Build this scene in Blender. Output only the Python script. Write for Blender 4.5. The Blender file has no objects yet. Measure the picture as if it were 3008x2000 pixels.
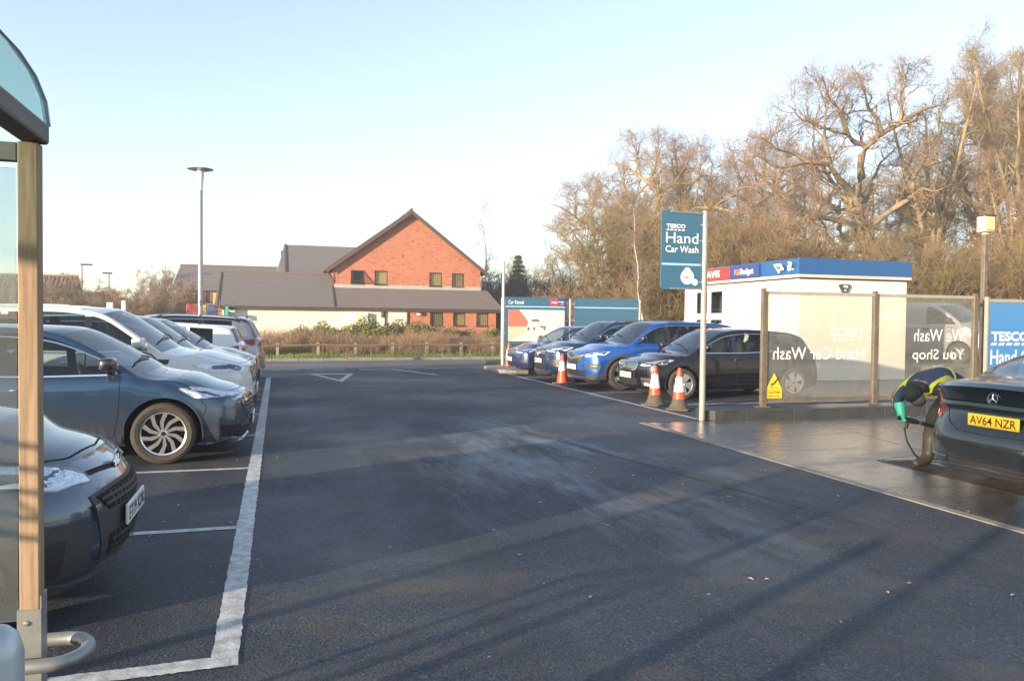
import bpy, bmesh, math, random
import numpy as np
from mathutils import Vector, Matrix
from mathutils.bvhtree import BVHTree
R = math.radians
random.seed(7); RNG = np.random.default_rng(7)
scene = bpy.context.scene
col = scene.collection

# ---------------------------------------------------------------- camera
cam_d = bpy.data.cameras.new('camera'); cam = bpy.data.objects.new('camera', cam_d); col.objects.link(cam)
cam_d.sensor_width = 36.0; cam_d.lens = 27.48; cam_d.clip_start = 0.05; cam_d.clip_end = 3000
cam.location = (0, 0, 1.55)
cam.rotation_euler = (Matrix.Rotation(R(-16.68), 3, 'Z') @ Matrix.Rotation(R(90-1.41), 3, 'X') @ Matrix.Rotation(R(0.6), 3, 'Z')).to_euler()
scene.camera = cam

# ---------------------------------------------------------------- sky, sun, exposure
SUN_EL, SUN_AZ = 8.4, 242.0          # degrees; azimuth clockwise from +Y
world = bpy.data.worlds.new('World'); scene.world = world; world.use_nodes = True
wt = world.node_tree; wt.nodes.clear()
sky = wt.nodes.new('ShaderNodeTexSky'); sky.sky_type = 'NISHITA'; sky.sun_disc = False
sky.sun_elevation = R(SUN_EL); sky.sun_rotation = R(SUN_AZ)
sky.air_density = 1.0; sky.dust_density = 0.4; sky.ozone_density = 2.2; sky.altitude = 50
bg = wt.nodes.new('ShaderNodeBackground'); bg.inputs['Strength'].default_value = 0.15
wo = wt.nodes.new('ShaderNodeOutputWorld')
hsv = wt.nodes.new('ShaderNodeHueSaturation'); hsv.inputs['Saturation'].default_value = .74; wt.links.new(sky.outputs[0], hsv.inputs['Color']); wt.links.new(hsv.outputs[0], bg.inputs[0]); wt.links.new(bg.outputs[0], wo.inputs[0])
sun_d = bpy.data.lights.new('sun', 'SUN'); sun = bpy.data.objects.new('sun', sun_d); col.objects.link(sun)
sun_d.energy = 5.0; sun_d.angle = R(0.9); sun_d.color = (1.0, 0.79, 0.56)
az, el = R(SUN_AZ), R(SUN_EL)
sdir = Vector((-math.sin(az)*math.cos(el), -math.cos(az)*math.cos(el), -math.sin(el)))
sun.rotation_euler = sdir.to_track_quat('-Z', 'Y').to_euler(); sun.location = (-30, -20, 20)
vs = scene.view_settings; vs.view_transform = 'Standard'; vs.look = 'None'; vs.gamma = 1.0; vs.use_curve_mapping = False
vs.exposure = 1.56
scene.render.engine = 'CYCLES'
cy = scene.cycles; cy.use_denoising = True; cy.max_bounces = 8; cy.transparent_max_bounces = 16; cy.caustics_reflective = False; cy.caustics_refractive = False
cy.sample_clamp_indirect = 6.0

# ---------------------------------------------------------------- materials
def nodes(m):
    m.use_nodes = True; nt = m.node_tree; nt.nodes.clear(); return nt, nt.nodes, nt.links
def M(name, c, rough=.6, metal=0, coat=0, spec=.5, noise=None, bump=None, c2=None, transl=None, rnd=None, coord='Object'):
    """procedural material: base colour, optional noise mix to c2 (scale, amount), optional bump (scale, strength)"""
    m = bpy.data.materials.new(name); nt, N, L = nodes(m)
    o = N.new('ShaderNodeOutputMaterial'); p = N.new('ShaderNodeBsdfPrincipled'); L.new(p.outputs[0], o.inputs[0])
    p.inputs['Base Color'].default_value = (*c, 1); p.inputs['Roughness'].default_value = rough; p.inputs['Metallic'].default_value = metal
    p.inputs['Coat Weight'].default_value = coat; p.inputs['Coat Roughness'].default_value = .04; p.inputs['Specular IOR Level'].default_value = spec
    tc = N.new('ShaderNodeTexCoord')
    csrc = None
    if noise:
        n = N.new('ShaderNodeTexNoise'); n.inputs['Scale'].default_value = noise[0]; n.inputs['Detail'].default_value = 6; n.inputs['Roughness'].default_value = .65
        sc = noise[2] if len(noise) > 2 else (1, 1, 1)
        mp = N.new('ShaderNodeMapping'); mp.inputs['Scale'].default_value = sc; L.new(tc.outputs[coord], mp.inputs[0]); L.new(mp.outputs[0], n.inputs['Vector'])
        r = N.new('ShaderNodeMapRange'); r.inputs[1].default_value = .35; r.inputs[2].default_value = .68; r.inputs[4].default_value = noise[1]; L.new(n.outputs['Fac'], r.inputs[0])
        mx = N.new('ShaderNodeMix'); mx.data_type = 'RGBA'; L.new(r.outputs[0], mx.inputs[0]); mx.inputs[6].default_value = (*c, 1); mx.inputs[7].default_value = (*(c2 or [v*.5 for v in c]), 1)
        csrc = mx.outputs[2]
    if rnd:
        oi = N.new('ShaderNodeObjectInfo'); mx2 = N.new('ShaderNodeMix'); mx2.data_type = 'RGBA'; L.new(oi.outputs['Random'], mx2.inputs[0])
        if csrc: L.new(csrc, mx2.inputs[6])
        else: mx2.inputs[6].default_value = (*c, 1)
        mx2.inputs[7].default_value = (*rnd, 1); csrc = mx2.outputs[2]
    if csrc: L.new(csrc, p.inputs['Base Color'])
    if bump:
        n2 = N.new('ShaderNodeTexNoise'); n2.inputs['Scale'].default_value = bump[0]; n2.inputs['Detail'].default_value = 4; L.new(tc.outputs[coord], n2.inputs['Vector'])
        b = N.new('ShaderNodeBump'); b.inputs['Strength'].default_value = bump[1]; b.inputs['Distance'].default_value = bump[2] if len(bump) > 2 else .01
        L.new(n2.outputs['Fac'], b.inputs['Height']); L.new(b.outputs[0], p.inputs['Normal'])
    m['p'] = p.name
    return m
def pr(m): return m.node_tree.nodes[m['p']]
def glass(name, tint=(.6, .68, .68), rough=.0, refl=1.0, ior=1.52, haze=0.0, hazec=(.7, .68, .62), dirt=None):
    """thin pane: tinted transparent + fresnel mirror (+ film of dirt/water drops)"""
    m = bpy.data.materials.new(name); nt, N, L = nodes(m)
    o = N.new('ShaderNodeOutputMaterial'); t = N.new('ShaderNodeBsdfTransparent'); t.inputs[0].default_value = (*tint, 1)
    g = N.new('ShaderNodeBsdfGlossy'); g.inputs['Roughness'].default_value = rough; g.inputs[0].default_value = (refl, refl, refl, 1)
    f = N.new('ShaderNodeFresnel'); f.inputs[0].default_value = 1.52
    ge = N.new('ShaderNodeNewGeometry'); mxn = N.new('ShaderNodeMix'); mxn.data_type='FLOAT'
    bf = N.new('ShaderNodeMath'); bf.operation = 'MULTIPLY_ADD'; L.new(ge.outputs['Backfacing'], bf.inputs[0]); bf.inputs[1].default_value = 1/ior-ior; bf.inputs[2].default_value = ior; L.new(bf.outputs[0], f.inputs[0])
    mx = N.new('ShaderNodeMixShader'); L.new(f.outputs[0], mx.inputs[0]); L.new(t.outputs[0], mx.inputs[1]); L.new(g.outputs[0], mx.inputs[2])
    last = mx.outputs[0]
    if haze:
        d = N.new('ShaderNodeBsdfDiffuse'); d.inputs[0].default_value = (*hazec, 1); tl = N.new('ShaderNodeBsdfTranslucent'); tl.inputs[0].default_value = (*hazec, 1)
        ad = N.new('ShaderNodeMixShader'); ad.inputs[0].default_value = .4; L.new(d.outputs[0], ad.inputs[1]); L.new(tl.outputs[0], ad.inputs[2])
        m2 = N.new('ShaderNodeMixShader'); m2.inputs[0].default_value = haze
        if dirt:
            tc = N.new('ShaderNodeTexCoord'); n = N.new('ShaderNodeTexNoise'); n.inputs['Scale'].default_value = dirt[0]; n.inputs['Detail'].default_value = 8; n.inputs['Roughness'].default_value = .75
            L.new(tc.outputs['Object'], n.inputs['Vector']); sp = N.new('ShaderNodeSeparateXYZ'); L.new(tc.outputs['Object'], sp.inputs[0])
            zr = N.new('ShaderNodeMapRange'); zr.inputs[1].default_value = 0; zr.inputs[2].default_value = dirt[1]; zr.inputs[3].default_value = haze*1.5; zr.inputs[4].default_value = haze*.75; L.new(sp.outputs['Z'], zr.inputs[0])
            mu = N.new('ShaderNodeMath'); mu.operation = 'MULTIPLY'; L.new(zr.outputs[0], mu.inputs[0])
            nr = N.new('ShaderNodeMapRange'); nr.inputs[1].default_value = .3; nr.inputs[2].default_value = .7; nr.inputs[3].default_value = .55; nr.inputs[4].default_value = 1.35; L.new(n.outputs['Fac'], nr.inputs[0])
            L.new(nr.outputs[0], mu.inputs[1]); L.new(mu.outputs[0], m2.inputs[0])
        L.new(last, m2.inputs[1]); L.new(ad.outputs[0], m2.inputs[2]); last = m2.outputs[0]
    L.new(last, o.inputs[0]); return m

# ---------------------------------------------------------------- helpers
SPLIT = {'panel_gap', 'window_trim', 'door_pillar', 'arch_cladding', 'sill_trim', 'wiper', 'bolts', 'brackets', 'pole_clamps', 'vinyl_dashes', 'sign_dashes', 'shoe_bolts', 'sign_channel', 'blind', 'poster_car_dark', 'small_print', 'poster_small_print'}
class MB:
    """collects simple solids and builds ONE mesh object"""
    def __init__(s): s.v = []; s.f = []; s.mi = []; s.m = 0
    def add(s, vs, fs):
        k = len(s.v); s.v.extend([tuple(v) for v in vs]); s.f.extend([tuple(i+k for i in f) for f in fs]); s.mi.extend([s.m]*len(fs)); return s
    def box(s, a, b):
        (x0, y0, z0), (x1, y1, z1) = a, b
        return s.add([(x0,y0,z0),(x1,y0,z0),(x1,y1,z0),(x0,y1,z0),(x0,y0,z1),(x1,y0,z1),(x1,y1,z1),(x0,y1,z1)],
                     [(0,3,2,1),(4,5,6,7),(0,1,5,4),(1,2,6,5),(2,3,7,6),(3,0,4,7)])
    def bbox(s, a, b, r=.01):
        """box with bevelled edges"""
        bm = bmesh.new(); bmesh.ops.create_cube(bm, size=1)
        c = [(a[i]+b[i])/2 for i in range(3)]; d = [b[i]-a[i] for i in range(3)]
        for v in bm.verts: v.co = Vector([c[i]+v.co[i]*d[i] for i in range(3)])
        bmesh.ops.bevel(bm, geom=bm.edges[:], offset=min(r, min(abs(x) for x in d)*.45), segments=2, affect='EDGES', profile=.5)
        bm.verts.index_update(); s.add([v.co[:] for v in bm.verts], [[v.index for v in f.verts] for f in bm.faces]); bm.free(); return s
    def quad(s, *p): return s.add(p, [tuple(range(len(p)))])
    def prism(s, poly, axis, lo, hi):
        """poly of 2D points extruded along axis ('x','y','z')"""
        n = len(poly)
        def pt(p, h):
            return {'x': (h, p[0], p[1]), 'y': (p[0], h, p[1]), 'z': (p[0], p[1], h)}[axis]
        vs = [pt(p, lo) for p in poly]+[pt(p, hi) for p in poly]
        fs = [tuple(range(n)), tuple(range(2*n-1, n-1, -1))]+[(i, i+n, (i+1) % n+n, (i+1) % n) for i in range(n)]
        return s.add(vs, fs)
    def tube(s, pts, r, n=8, cap=True, closed=False):
        pts = [Vector(p) for p in pts]; rs = r if isinstance(r, (list, tuple)) else [r]*len(pts)
        vs = []; fs = []; prev = None
        for i, p in enumerate(pts):
            if closed: t = pts[(i+1) % len(pts)]-pts[i-1]
            else: t = pts[min(i+1, len(pts)-1)]-pts[max(i-1, 0)]
            t.normalize()
            if prev is None:
                a = Vector((0,0,1)) if abs(t.z) < .9 else Vector((1,0,0)); u = t.cross(a).normalized()
            else: u = (prev-t*prev.dot(t)).normalized()
            prev = u; w = t.cross(u)
            for k in range(n):
                an = 2*math.pi*k/n; vs.append(p+(u*math.cos(an)+w*math.sin(an))*rs[i])
        m = len(pts)
        for i in range(m if closed else m-1):
            j = (i+1) % m
            for k in range(n): fs.append((i*n+k, i*n+(k+1) % n, j*n+(k+1) % n, j*n+k))
        if cap and not closed: fs += [tuple(range(n-1, -1, -1)), tuple((m-1)*n+k for k in range(n))]
        return s.add(vs, fs)
    def lathe(s, prof, c=(0,0,0), n=24, axis='z'):
        """profile of (radius, height)"""
        vs = []; fs = []; m = len(prof)
        for k in range(n):
            an = 2*math.pi*k/n
            for r, h in prof:
                a, b = r*math.cos(an), r*math.sin(an)
                p = {'z': (a, b, h), 'y': (b, h, a), 'x': (h, a, b)}[axis]; vs.append((p[0]+c[0], p[1]+c[1], p[2]+c[2]))
        for k in range(n):
            k2 = (k+1) % n
            for i in range(m-1): fs.append((k*m+i, k2*m+i, k2*m+i+1, k*m+i+1))
        return s.add(vs, fs)
    def sell(s, c, r, e1=.5, e2=.5, nu=16, nv=10, rot=None):
        """superellipsoid"""
        sg = lambda x, e: math.copysign(abs(x)**e, x); vs = []; fs = []
        for j in range(nv+1):
            ph = -math.pi/2+math.pi*j/nv
            for i in range(nu):
                th = 2*math.pi*i/nu
                v = Vector((r[0]*sg(math.cos(ph), e1)*sg(math.cos(th), e2), r[1]*sg(math.cos(ph), e1)*sg(math.sin(th), e2), r[2]*sg(math.sin(ph), e1)))
                if rot: v = rot @ v
                vs.append((v.x+c[0], v.y+c[1], v.z+c[2]))
        for j in range(nv):
            for i in range(nu): fs.append((j*nu+i, j*nu+(i+1) % nu, (j+1)*nu+(i+1) % nu, (j+1)*nu+i))
        return s.add(vs, fs)
    def islands(s):
        par = list(range(len(s.v)))
        def fd(i):
            while par[i] != i: par[i] = par[par[i]]; i = par[i]
            return i
        for f in s.f:
            r = fd(f[0])
            for i in f[1:]: par[fd(i)] = r
        gs = {}
        for f, m in zip(s.f, s.mi): gs.setdefault(fd(f[0]), []).append((f, m))
        out = []
        for fs in gs.values():
            q = MB(); mp = {}
            for f, m in fs:
                for i in f:
                    if i not in mp: mp[i] = len(q.v); q.v.append(s.v[i])
                q.f.append(tuple(mp[i] for i in f)); q.mi.append(m)
            out.append(q)
        return out
    def build(s, name, mats, parent=None, smooth=None, loc=None):
        if name in SPLIT and not getattr(s, 'one', False):
            o = None
            for q in s.islands(): q.one = True; o = q.build(name, mats, parent, smooth, loc)
            return o
        me = bpy.data.meshes.new(name); me.from_pydata(s.v, [], s.f)
        for m in (mats if isinstance(mats, (list, tuple)) else [mats]): me.materials.append(m)
        if s.m or any(s.mi): me.polygons.foreach_set('material_index', s.mi)
        me.update()
        return link(name, me, parent, smooth, loc)
def link(name, me, parent=None, smooth=None, loc=None):
    if smooth is not None:
        me.shade_smooth()
        if smooth < 170: me.set_sharp_from_angle(angle=R(smooth))
    o = bpy.data.objects.new(name, me); col.objects.link(o)
    if parent: o.parent = parent
    if loc: o.location = loc
    return o
def tag(o, label=None, cat=None, group=None, kind=None):
    if label: o['label'] = label
    if cat: o['category'] = cat
    if group: o['group'] = group
    if kind: o['kind'] = kind
    return o
def thing(name, label, cat, loc=(0,0,0), rz=0, group=None):
    o = bpy.data.objects.new(name, None); col.objects.link(o); o.location = loc; o.rotation_euler = (0, 0, rz)
    o.empty_display_size = .2
    return tag(o, label, cat, group)
def copy_tree(o, parent=None, label=None, loc=None, rz=None):
    c = o.copy(); col.objects.link(c)
    if parent: c.parent = parent
    if label: c['label'] = label
    if loc: c.location = loc
    if rz is not None: c.rotation_euler = (0, 0, rz)
    for ch in list(o.children): copy_tree(ch, c)
    return c
_tc = {}
def text_on(parent, body, origin, right, up, w, h, mat, name='lettering', bold=0.0, mirror=False, shear=0.0, depth=.0015):
    """flat lettering as mesh, fitted to a w x h box whose lower left corner is origin"""
    key = (body, bold, shear)
    if key not in _tc:
        cu = bpy.data.curves.new('t', 'FONT'); cu.body = body; cu.size = 1; cu.offset = bold; cu.shear = shear; cu.resolution_u = 3
        cu.fill_mode = 'FRONT'
        o = bpy.data.objects.new('t', cu); col.objects.link(o); bpy.context.view_layer.update()
        me = bpy.data.meshes.new_from_object(o.evaluated_get(bpy.context.evaluated_depsgraph_get()))
        vs = np.array([v.co[:] for v in me.vertices]); fs = [tuple(p.vertices) for p in me.polygons]
        bpy.data.objects.remove(o); bpy.data.curves.remove(cu); bpy.data.meshes.remove(me)
        _tc[key] = (vs, fs)
    vs, fs = _tc[key]; lo = vs.min(0); hi = vs.max(0); d = hi-lo
    sx = w/d[0]; sy = (h/d[1]) if h else sx
    origin, right, up = Vector(origin), Vector(right).normalized(), Vector(up).normalized(); nrm = right.cross(up)
    mb = MB(); out = []
    for v in vs:
        x = (v[0]-lo[0])*sx
        if mirror: x = w-x
        out.append(origin+right*x+up*((v[1]-lo[1])*sy)+nrm*depth)
    mb.add(out, [f[::-1] for f in fs] if mirror else fs)
    return mb.build(name, mat, parent)
WHITE = M('white_paint', (.8, .8, .78), .5)
# ================================================================ CARS
def paint(name, c, metal=.35, rough=.32, dirt=None, coat=1.0):
    m = M(name, c, rough, metal, coat=coat)
    if dirt:                                   # road film on the lower body panels: (amount, colour, height)
        nt = m.node_tree; N, L = nt.nodes, nt.links; p = pr(m)
        tc = N.new('ShaderNodeTexCoord'); sp = N.new('ShaderNodeSeparateXYZ'); L.new(tc.outputs['Object'], sp.inputs[0])
        r = N.new('ShaderNodeMapRange'); r.inputs[1].default_value = dirt[2]; r.inputs[2].default_value = .25; r.inputs[3].default_value = 0; r.inputs[4].default_value = dirt[0]; L.new(sp.outputs['Z'], r.inputs[0])
        n = N.new('ShaderNodeTexNoise'); n.inputs['Scale'].default_value = 7; n.inputs['Detail'].default_value = 8; mp = N.new('ShaderNodeMapping'); mp.inputs['Scale'].default_value = (3, 3, .5)
        L.new(tc.outputs['Object'], mp.inputs[0]); L.new(mp.outputs[0], n.inputs['Vector'])
        mu = N.new('ShaderNodeMath'); mu.operation = 'MULTIPLY'; L.new(r.outputs[0], mu.inputs[0]); L.new(n.outputs['Fac'], mu.inputs[1])
        mx = N.new('ShaderNodeMix'); mx.data_type = 'RGBA'; L.new(mu.outputs[0], mx.inputs[0]); mx.inputs[6].default_value = (*c, 1); mx.inputs[7].default_value = (*dirt[1], 1); L.new(mx.outputs[2], p.inputs['Base Color'])
        cr = N.new('ShaderNodeMath'); cr.operation = 'MULTIPLY_ADD'; L.new(mu.outputs[0], cr.inputs[0]); cr.inputs[1].default_value = .5; cr.inputs[2].default_value = .03; L.new(cr.outputs[0], p.inputs['Coat Roughness'])
    return m
C_GLASS = glass('car_glass', (.58, .66, .64))
C_SCREEN = glass('car_windscreen_glass', (.42, .5, .52), ior=3.2)
C_TINT = glass('car_privacy_glass', (.08, .09, .1))
C_LENS = glass('lamp_lens', (.93, .95, .97))
C_BLK = M('black_plastic', (.018, .018, .02), .45, noise=(40, .5), c2=(.03, .03, .03))
C_GLOSSBLK = M('gloss_black', (.012, .012, .014), .12, coat=1)
C_TRIM = M('grey_cladding', (.045, .045, .047), .6)
C_GAP = M('panel_gap_dark', (.006, .006, .007), .9)
C_CHROME = M('chrome', (.75, .76, .78), .12, 1)
C_SATIN = M('satin_silver', (.62, .63, .65), .3, 1)
C_ALLOY = M('alloy', (.72, .71, .69), .25, .85)
C_ALLOYD = M('alloy_dark', (.03, .03, .033), .35, .5)
C_TYRE = M('tyre_rubber', (.03, .028, .026), .85, noise=(14, .7), c2=(.06, .05, .042))
C_REFL = M('lamp_reflector', (.82, .84, .88), .18, .75, bump=(22, .8, .05))
C_LAMPD = M('lamp_bezel', (.16, .17, .19), .2, .7)
C_LED = M('lamp_light_guide', (.85, .87, .9), .25)
C_RED = M('tail_lens_red', (.30, .012, .014), .12, coat=1)
C_REDD = M('tail_lens_dark_red', (.26, .012, .016), .12, coat=1)
C_PLATEW = M('plate_white', (.82, .82, .78), .4)
C_PLATEY = M('plate_yellow', (.86, .43, .02), .4)
C_PLATET = M('plate_black', (.015, .015, .015), .5)
C_SEAT = M('seat_fabric', (.035, .035, .038), .85, noise=(60, .6), c2=(.06, .06, .06))
C_DASH = M('dashboard_plastic', (.02, .02, .022), .6)
C_PILLAR = M('pillar_trim_beige', (.45, .42, .37), .8)
C_AMBER = M('amber_lens', (.6, .2, .02), .2, coat=1)

def pchip(pts):
    x = np.array([p[0] for p in pts], float); y = np.array([p[1] for p in pts], float)
    h = np.diff(x); d = np.diff(y)/h; m = np.zeros_like(y)
    for i in range(1, len(x)-1):
        if d[i-1]*d[i] > 0:
            w1, w2 = 2*h[i]+h[i-1], h[i]+2*h[i-1]; m[i] = (w1+w2)/(w1/d[i-1]+w2/d[i])
    m[0], m[-1] = d[0], d[-1]
    def f(q):
        q = np.clip(np.asarray(q, float), x[0], x[-1]); i = np.clip(np.searchsorted(x, q)-1, 0, len(x)-2); t = (q-x[i])/h[i]
        return (2*t**3-3*t**2+1)*y[i]+(t**3-2*t**2+t)*h[i]*m[i]+(-2*t**3+3*t**2)*y[i+1]+(t**3-t**2)*h[i]*m[i+1]
    return f
def sst(a, b, x):
    t = np.clip((np.asarray(x, float)-a)/(b-a), 0, 1); return t*t*(3-2*t)
def hull(pts):
    pts = sorted(set((round(a, 5), round(b, 5)) for a, b in pts))
    def half(ps):
        h = []
        for p in ps:
            while len(h) > 1 and (h[-1][0]-h[-2][0])*(p[1]-h[-2][1])-(h[-1][1]-h[-2][1])*(p[0]-h[-2][0]) <= 0: h.pop()
            h.append(p)
        return h
    a, b = half(pts), half(pts[::-1]); return a[:-1]+b[:-1]
def clip_poly(poly, a, b):
    """keep the part of a polygon left of the line a->b"""
    out = []; n = len(poly)
    s = lambda p: (b[0]-a[0])*(p[1]-a[1])-(b[1]-a[1])*(p[0]-a[0])
    for i in range(n):
        p, q = poly[i], poly[(i+1) % n]; sp, sq = s(p), s(q)
        if sp >= 0: out.append(p)
        if (sp > 0 > sq) or (sp < 0 < sq):
            t = sp/(sp-sq); out.append((p[0]+(q[0]-p[0])*t, p[1]+(q[1]-p[1])*t))
    return out

class Shell:
    """lofted car body: stations along x, ring across; keeps a BVH so that trim, lamps and seams follow the surface"""
    def __init__(s, S):
        s.S = S; L, W = S['L'], S['W']; xr, xf = -L/2, L/2
        s.top = pchip(S['top']); s.belt = pchip(S['belt']); zs0 = S.get('zs', .2)
        marks = [S[k] for k in ('cowl', 'header', 'rh', 'rg')]
        xs = list(np.linspace(xr, xf, 72))+[xf-.01, xf-.03, xf-.06, xf-.1, xr+.01, xr+.03, xr+.06, xr+.1]
        xs = [x for x in xs if all(abs(x-m) > .022 for m in marks)]+marks; xs = np.array(sorted(xs))
        prof = pchip(S.get('prof', [(0, .90), (.06, .945), (.2, .975), (.42, 1.0), (.62, .996), (.78, .988), (.92, .966), (1, .925)]))
        sp = np.array([0, .03, .07, .12, .2, .3, .4, .5, .6, .7, .78, .85, .9, .94, .97, 1.]); gt = np.linspace(0, 1, 8)[1:]
        tt = np.array([.06, .13, .22, .34, .47, .6, .74, .87, 1.]); nose, tail = pchip(S['nose']), pchip(S['tail'])
        nS, nG, nT = len(sp), len(gt), len(tt); half = nS+nG+nT; s.half = half
        cowl, header, rh, rg = marks
        tb = S.get('tumble', .45); rows = []
        def ring(x, k=1.0):
            zt = float(s.top(x)); ws = float(sst(cowl+.35, cowl-.1, x)*sst(header-.5, header+.1, x)) if cowl > header else 0
            rw = float(sst(rg-.2, rg+.05, x)*sst(rh+.4, rh-.05, x))
            crown = .035+.03*ws+.03*rw + (S.get('hoodcrown', .05)-.03)*float(sst(cowl-.1, cowl+.2, x))
            hw = W/2*(1-S.get('tapF', .05)*float(sst(xf-1.0, xf, x))-S.get('tapR', .06)*float(sst(xr+1.1, xr, x)))
            zb = min(float(s.belt(x)), zt-crown-.008); zr = max(zt-crown, zb+.004)
            zs = zs0+S.get('zsF', .0)*float(sst(xf-.75, xf, x))+S.get('zsR', .04)*float(sst(xr+.8, xr, x))
            py = hw*prof(sp); pz = zs+(zb-zs)*sp; yb = py[-1]; yr = max(.2, yb-tb*max(0, zr-zb-.03)-.01)
            gy = yb+(yr-yb)*gt+.018*np.sin(np.pi*gt)*min(1, (zr-zb)/.3); gz = zb+(zr-zb)*gt
            ty = yr*(1-tt); tz = zr+(zt-zr)*(1-(1-tt)**2.3)
            y = np.concatenate([py, gy, ty])*k; z = np.concatenate([pz, gz, tz]); X = np.full(half, x)
            win = float(sst(xf-.25, cowl-.1, x)*sst(header-.8, header, x)); rwin = float(sst(xr, rg+.1, x)*sst(rh+.8, rh, x))
            u = np.concatenate([np.zeros(nS+nG), 1-(ty/max(yr, .01))**2])
            X = X+u*(S.get('bowW', .16)*win-S.get('bowRW', .08)*rwin)
            yn = np.abs(y)/(W/2); wf = float(sst(xf-1.15, xf, x)); wr = float(sst(xr+1.0, xr, x))
            X = X-wf*(S.get('bowF', .16)*yn**2+S.get('bowF6', .24)*yn**6)+wr*(S.get('bowR', .07)*yn**2+S.get('bowR6', .2)*yn**6)
            X = X+float(sst(xf-.7, xf, x))*nose(z)-float(sst(xr+.6, xr, x))*tail(z)
            r = [(X[j], -y[j], z[j]) for j in range(half)]+[(X[j], y[j], z[j]) for j in range(half-2, -1, -1)]
            return r
        ks = [0.0, .1, .22, .36, .5, .63, .75, .85, .92, .97]
        for k in ks: rows.append(ring(xs[0], k))
        i0 = len(rows)
        for x in xs: rows.append(ring(x))
        i1 = len(rows)
        for k in ks[::-1]: rows.append(ring(xs[-1], k))
        bm = bmesh.new(); s.bm = bm; n = 2*half-1
        V = [[bm.verts.new(p) for p in r] for r in rows]
        lr = bm.faces.layers.int.new('reg'); lp = bm.faces.layers.int.new('part'); ls = bm.faces.layers.int.new('sel'); s.lr, s.lp, s.ls = lr, lp, ls
        idx = {round(float(m), 4): i0+int(np.argmin(np.abs(xs-m))) for m in marks}
        ic, ih, irh, irg = (idx[round(float(m), 4)] for m in marks)
        pc = S.get('pillar_cols', 1)
        for i in range(len(rows)-1):
            for j in range(n-1):
                f = bm.faces.new((V[i][j], V[i+1][j], V[i+1][j+1], V[i][j+1])); jj = min(j, n-2-j)
                cap = i < i0 or i >= i1-1
                f[lr] = 3 if cap else (1 if jj >= nS+nG-1 else (2 if jj >= nS-1 else 0))
                if f[lr] == 1 and jj >= nS+nG-1+pc:
                    if ih <= i < ic: f[lp] = 1
                    if irg <= i < irh and S.get('rearwin', True): f[lp] = 2
        bmesh.ops.remove_doubles(bm, verts=bm.verts[:], dist=2e-4)
        bm.normal_update()
        s.bvh = BVHTree.FromBMesh(bm)
    # -- points on the surface
    def P(s, p):
        k = p[0]; L = s.S['L']
        if k == 'S': o, d = Vector((p[1], 3, p[2])), Vector((0, -1, 0))
        elif k == 'F': o, d = Vector((L, p[1], p[2])), Vector((-1, 0, 0))
        elif k == 'R': o, d = Vector((-L, p[1], p[2])), Vector((1, 0, 0))
        elif k == 'T': o, d = Vector((p[1], p[2], 4)), Vector((0, 0, -1))
        else: return s.bvh.find_nearest(Vector(p[1:]))[0]
        h = s.bvh.ray_cast(o, d)
        if h[0] is None: return s.bvh.find_nearest(o+d*(2 if k == 'S' else L))[0]
        return h[0]
    def line(s, pts, n):
        pts = [s.P(p) if isinstance(p[0], str) else Vector(p) for p in pts]
        if len(pts) == 1: return [pts[0]]*n
        d = [0]
        for a, b in zip(pts, pts[1:]): d.append(d[-1]+(b-a).length)
        out = []
        for i in range(n):
            t = d[-1]*i/(n-1); k = max(0, min(len(pts)-2, int(np.searchsorted(d, t))-1)); out.append(pts[k].lerp(pts[k+1], (t-d[k])/max(1e-6, d[k+1]-d[k])))
        return out
    def patch(s, mb, top, bot, nu=12, nv=4, off=.004, both=True, rim=True):
        a, b = s.line(top, nu), s.line(bot, nu); vs = []; nrm = []
        for j in range(nv):
            for i in range(nu):
                q = a[i].lerp(b[i], j/(nv-1)); h = s.bvh.find_nearest(q); vs.append(h[0]); nrm.append(h[1])
        out = [v+n*off for v, n in zip(vs, nrm)]
        fs = [(j*nu+i, (j+1)*nu+i, (j+1)*nu+i+1, j*nu+i+1) for j in range(nv-1) for i in range(nu-1)]
        f = fs[len(fs)//2]; nn = (out[f[1]]-out[f[0]]).cross(out[f[3]]-out[f[0]])
        if nn.dot(nrm[f[0]]) < 0: fs = [g[::-1] for g in fs]
        if rim:                                # short skirt down to the body so that the piece has thickness
            ed = [i for i in range(nu)]+[j*nu+nu-1 for j in range(1, nv)]+[(nv-1)*nu+i for i in range(nu-2, -1, -1)]+[j*nu for j in range(nv-2, 0, -1)]
            k = len(out); out += [vs[e]-nrm[e]*.004 for e in ed]; m = len(ed)
            fs += [(ed[i], ed[(i+1) % m], k+(i+1) % m, k+i) for i in range(m)]
        mb.add(out, fs)
        if both: mb.add([(v[0], -v[1], v[2]) for v in out], [g[::-1] for g in fs])
        return mb
    def ribbon(s, mb, pts, w=.007, off=.0015, n=None, both=True, closed=False):
        pts = [s.P(p) if isinstance(p[0], str) else Vector(p) for p in pts]
        if closed: pts = pts+[pts[0]]
        n = n or max(6, len(pts)*5); pl = s.line([p[:] for p in pts], n); hs = [s.bvh.find_nearest(p) for p in pl]; L_, R_ = [], []
        for i in range(n):
            t = hs[min(i+1, n-1)][0]-hs[max(i-1, 0)][0]; c = hs[i][1].cross(t)
            if c.length < 1e-6: c = Vector((0, 0, 1))
            c.normalize(); L_.append(hs[i][0]+c*w/2+hs[i][1]*off); R_.append(hs[i][0]-c*w/2+hs[i][1]*off)
        vs = L_+R_; fs = [(i, n+i, n+i+1, i+1) for i in range(n-1)]
        mb.add(vs, fs)
        if both: mb.add([(v[0], -v[1], v[2]) for v in vs], [g[::-1] for g in fs])
        return mb
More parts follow.
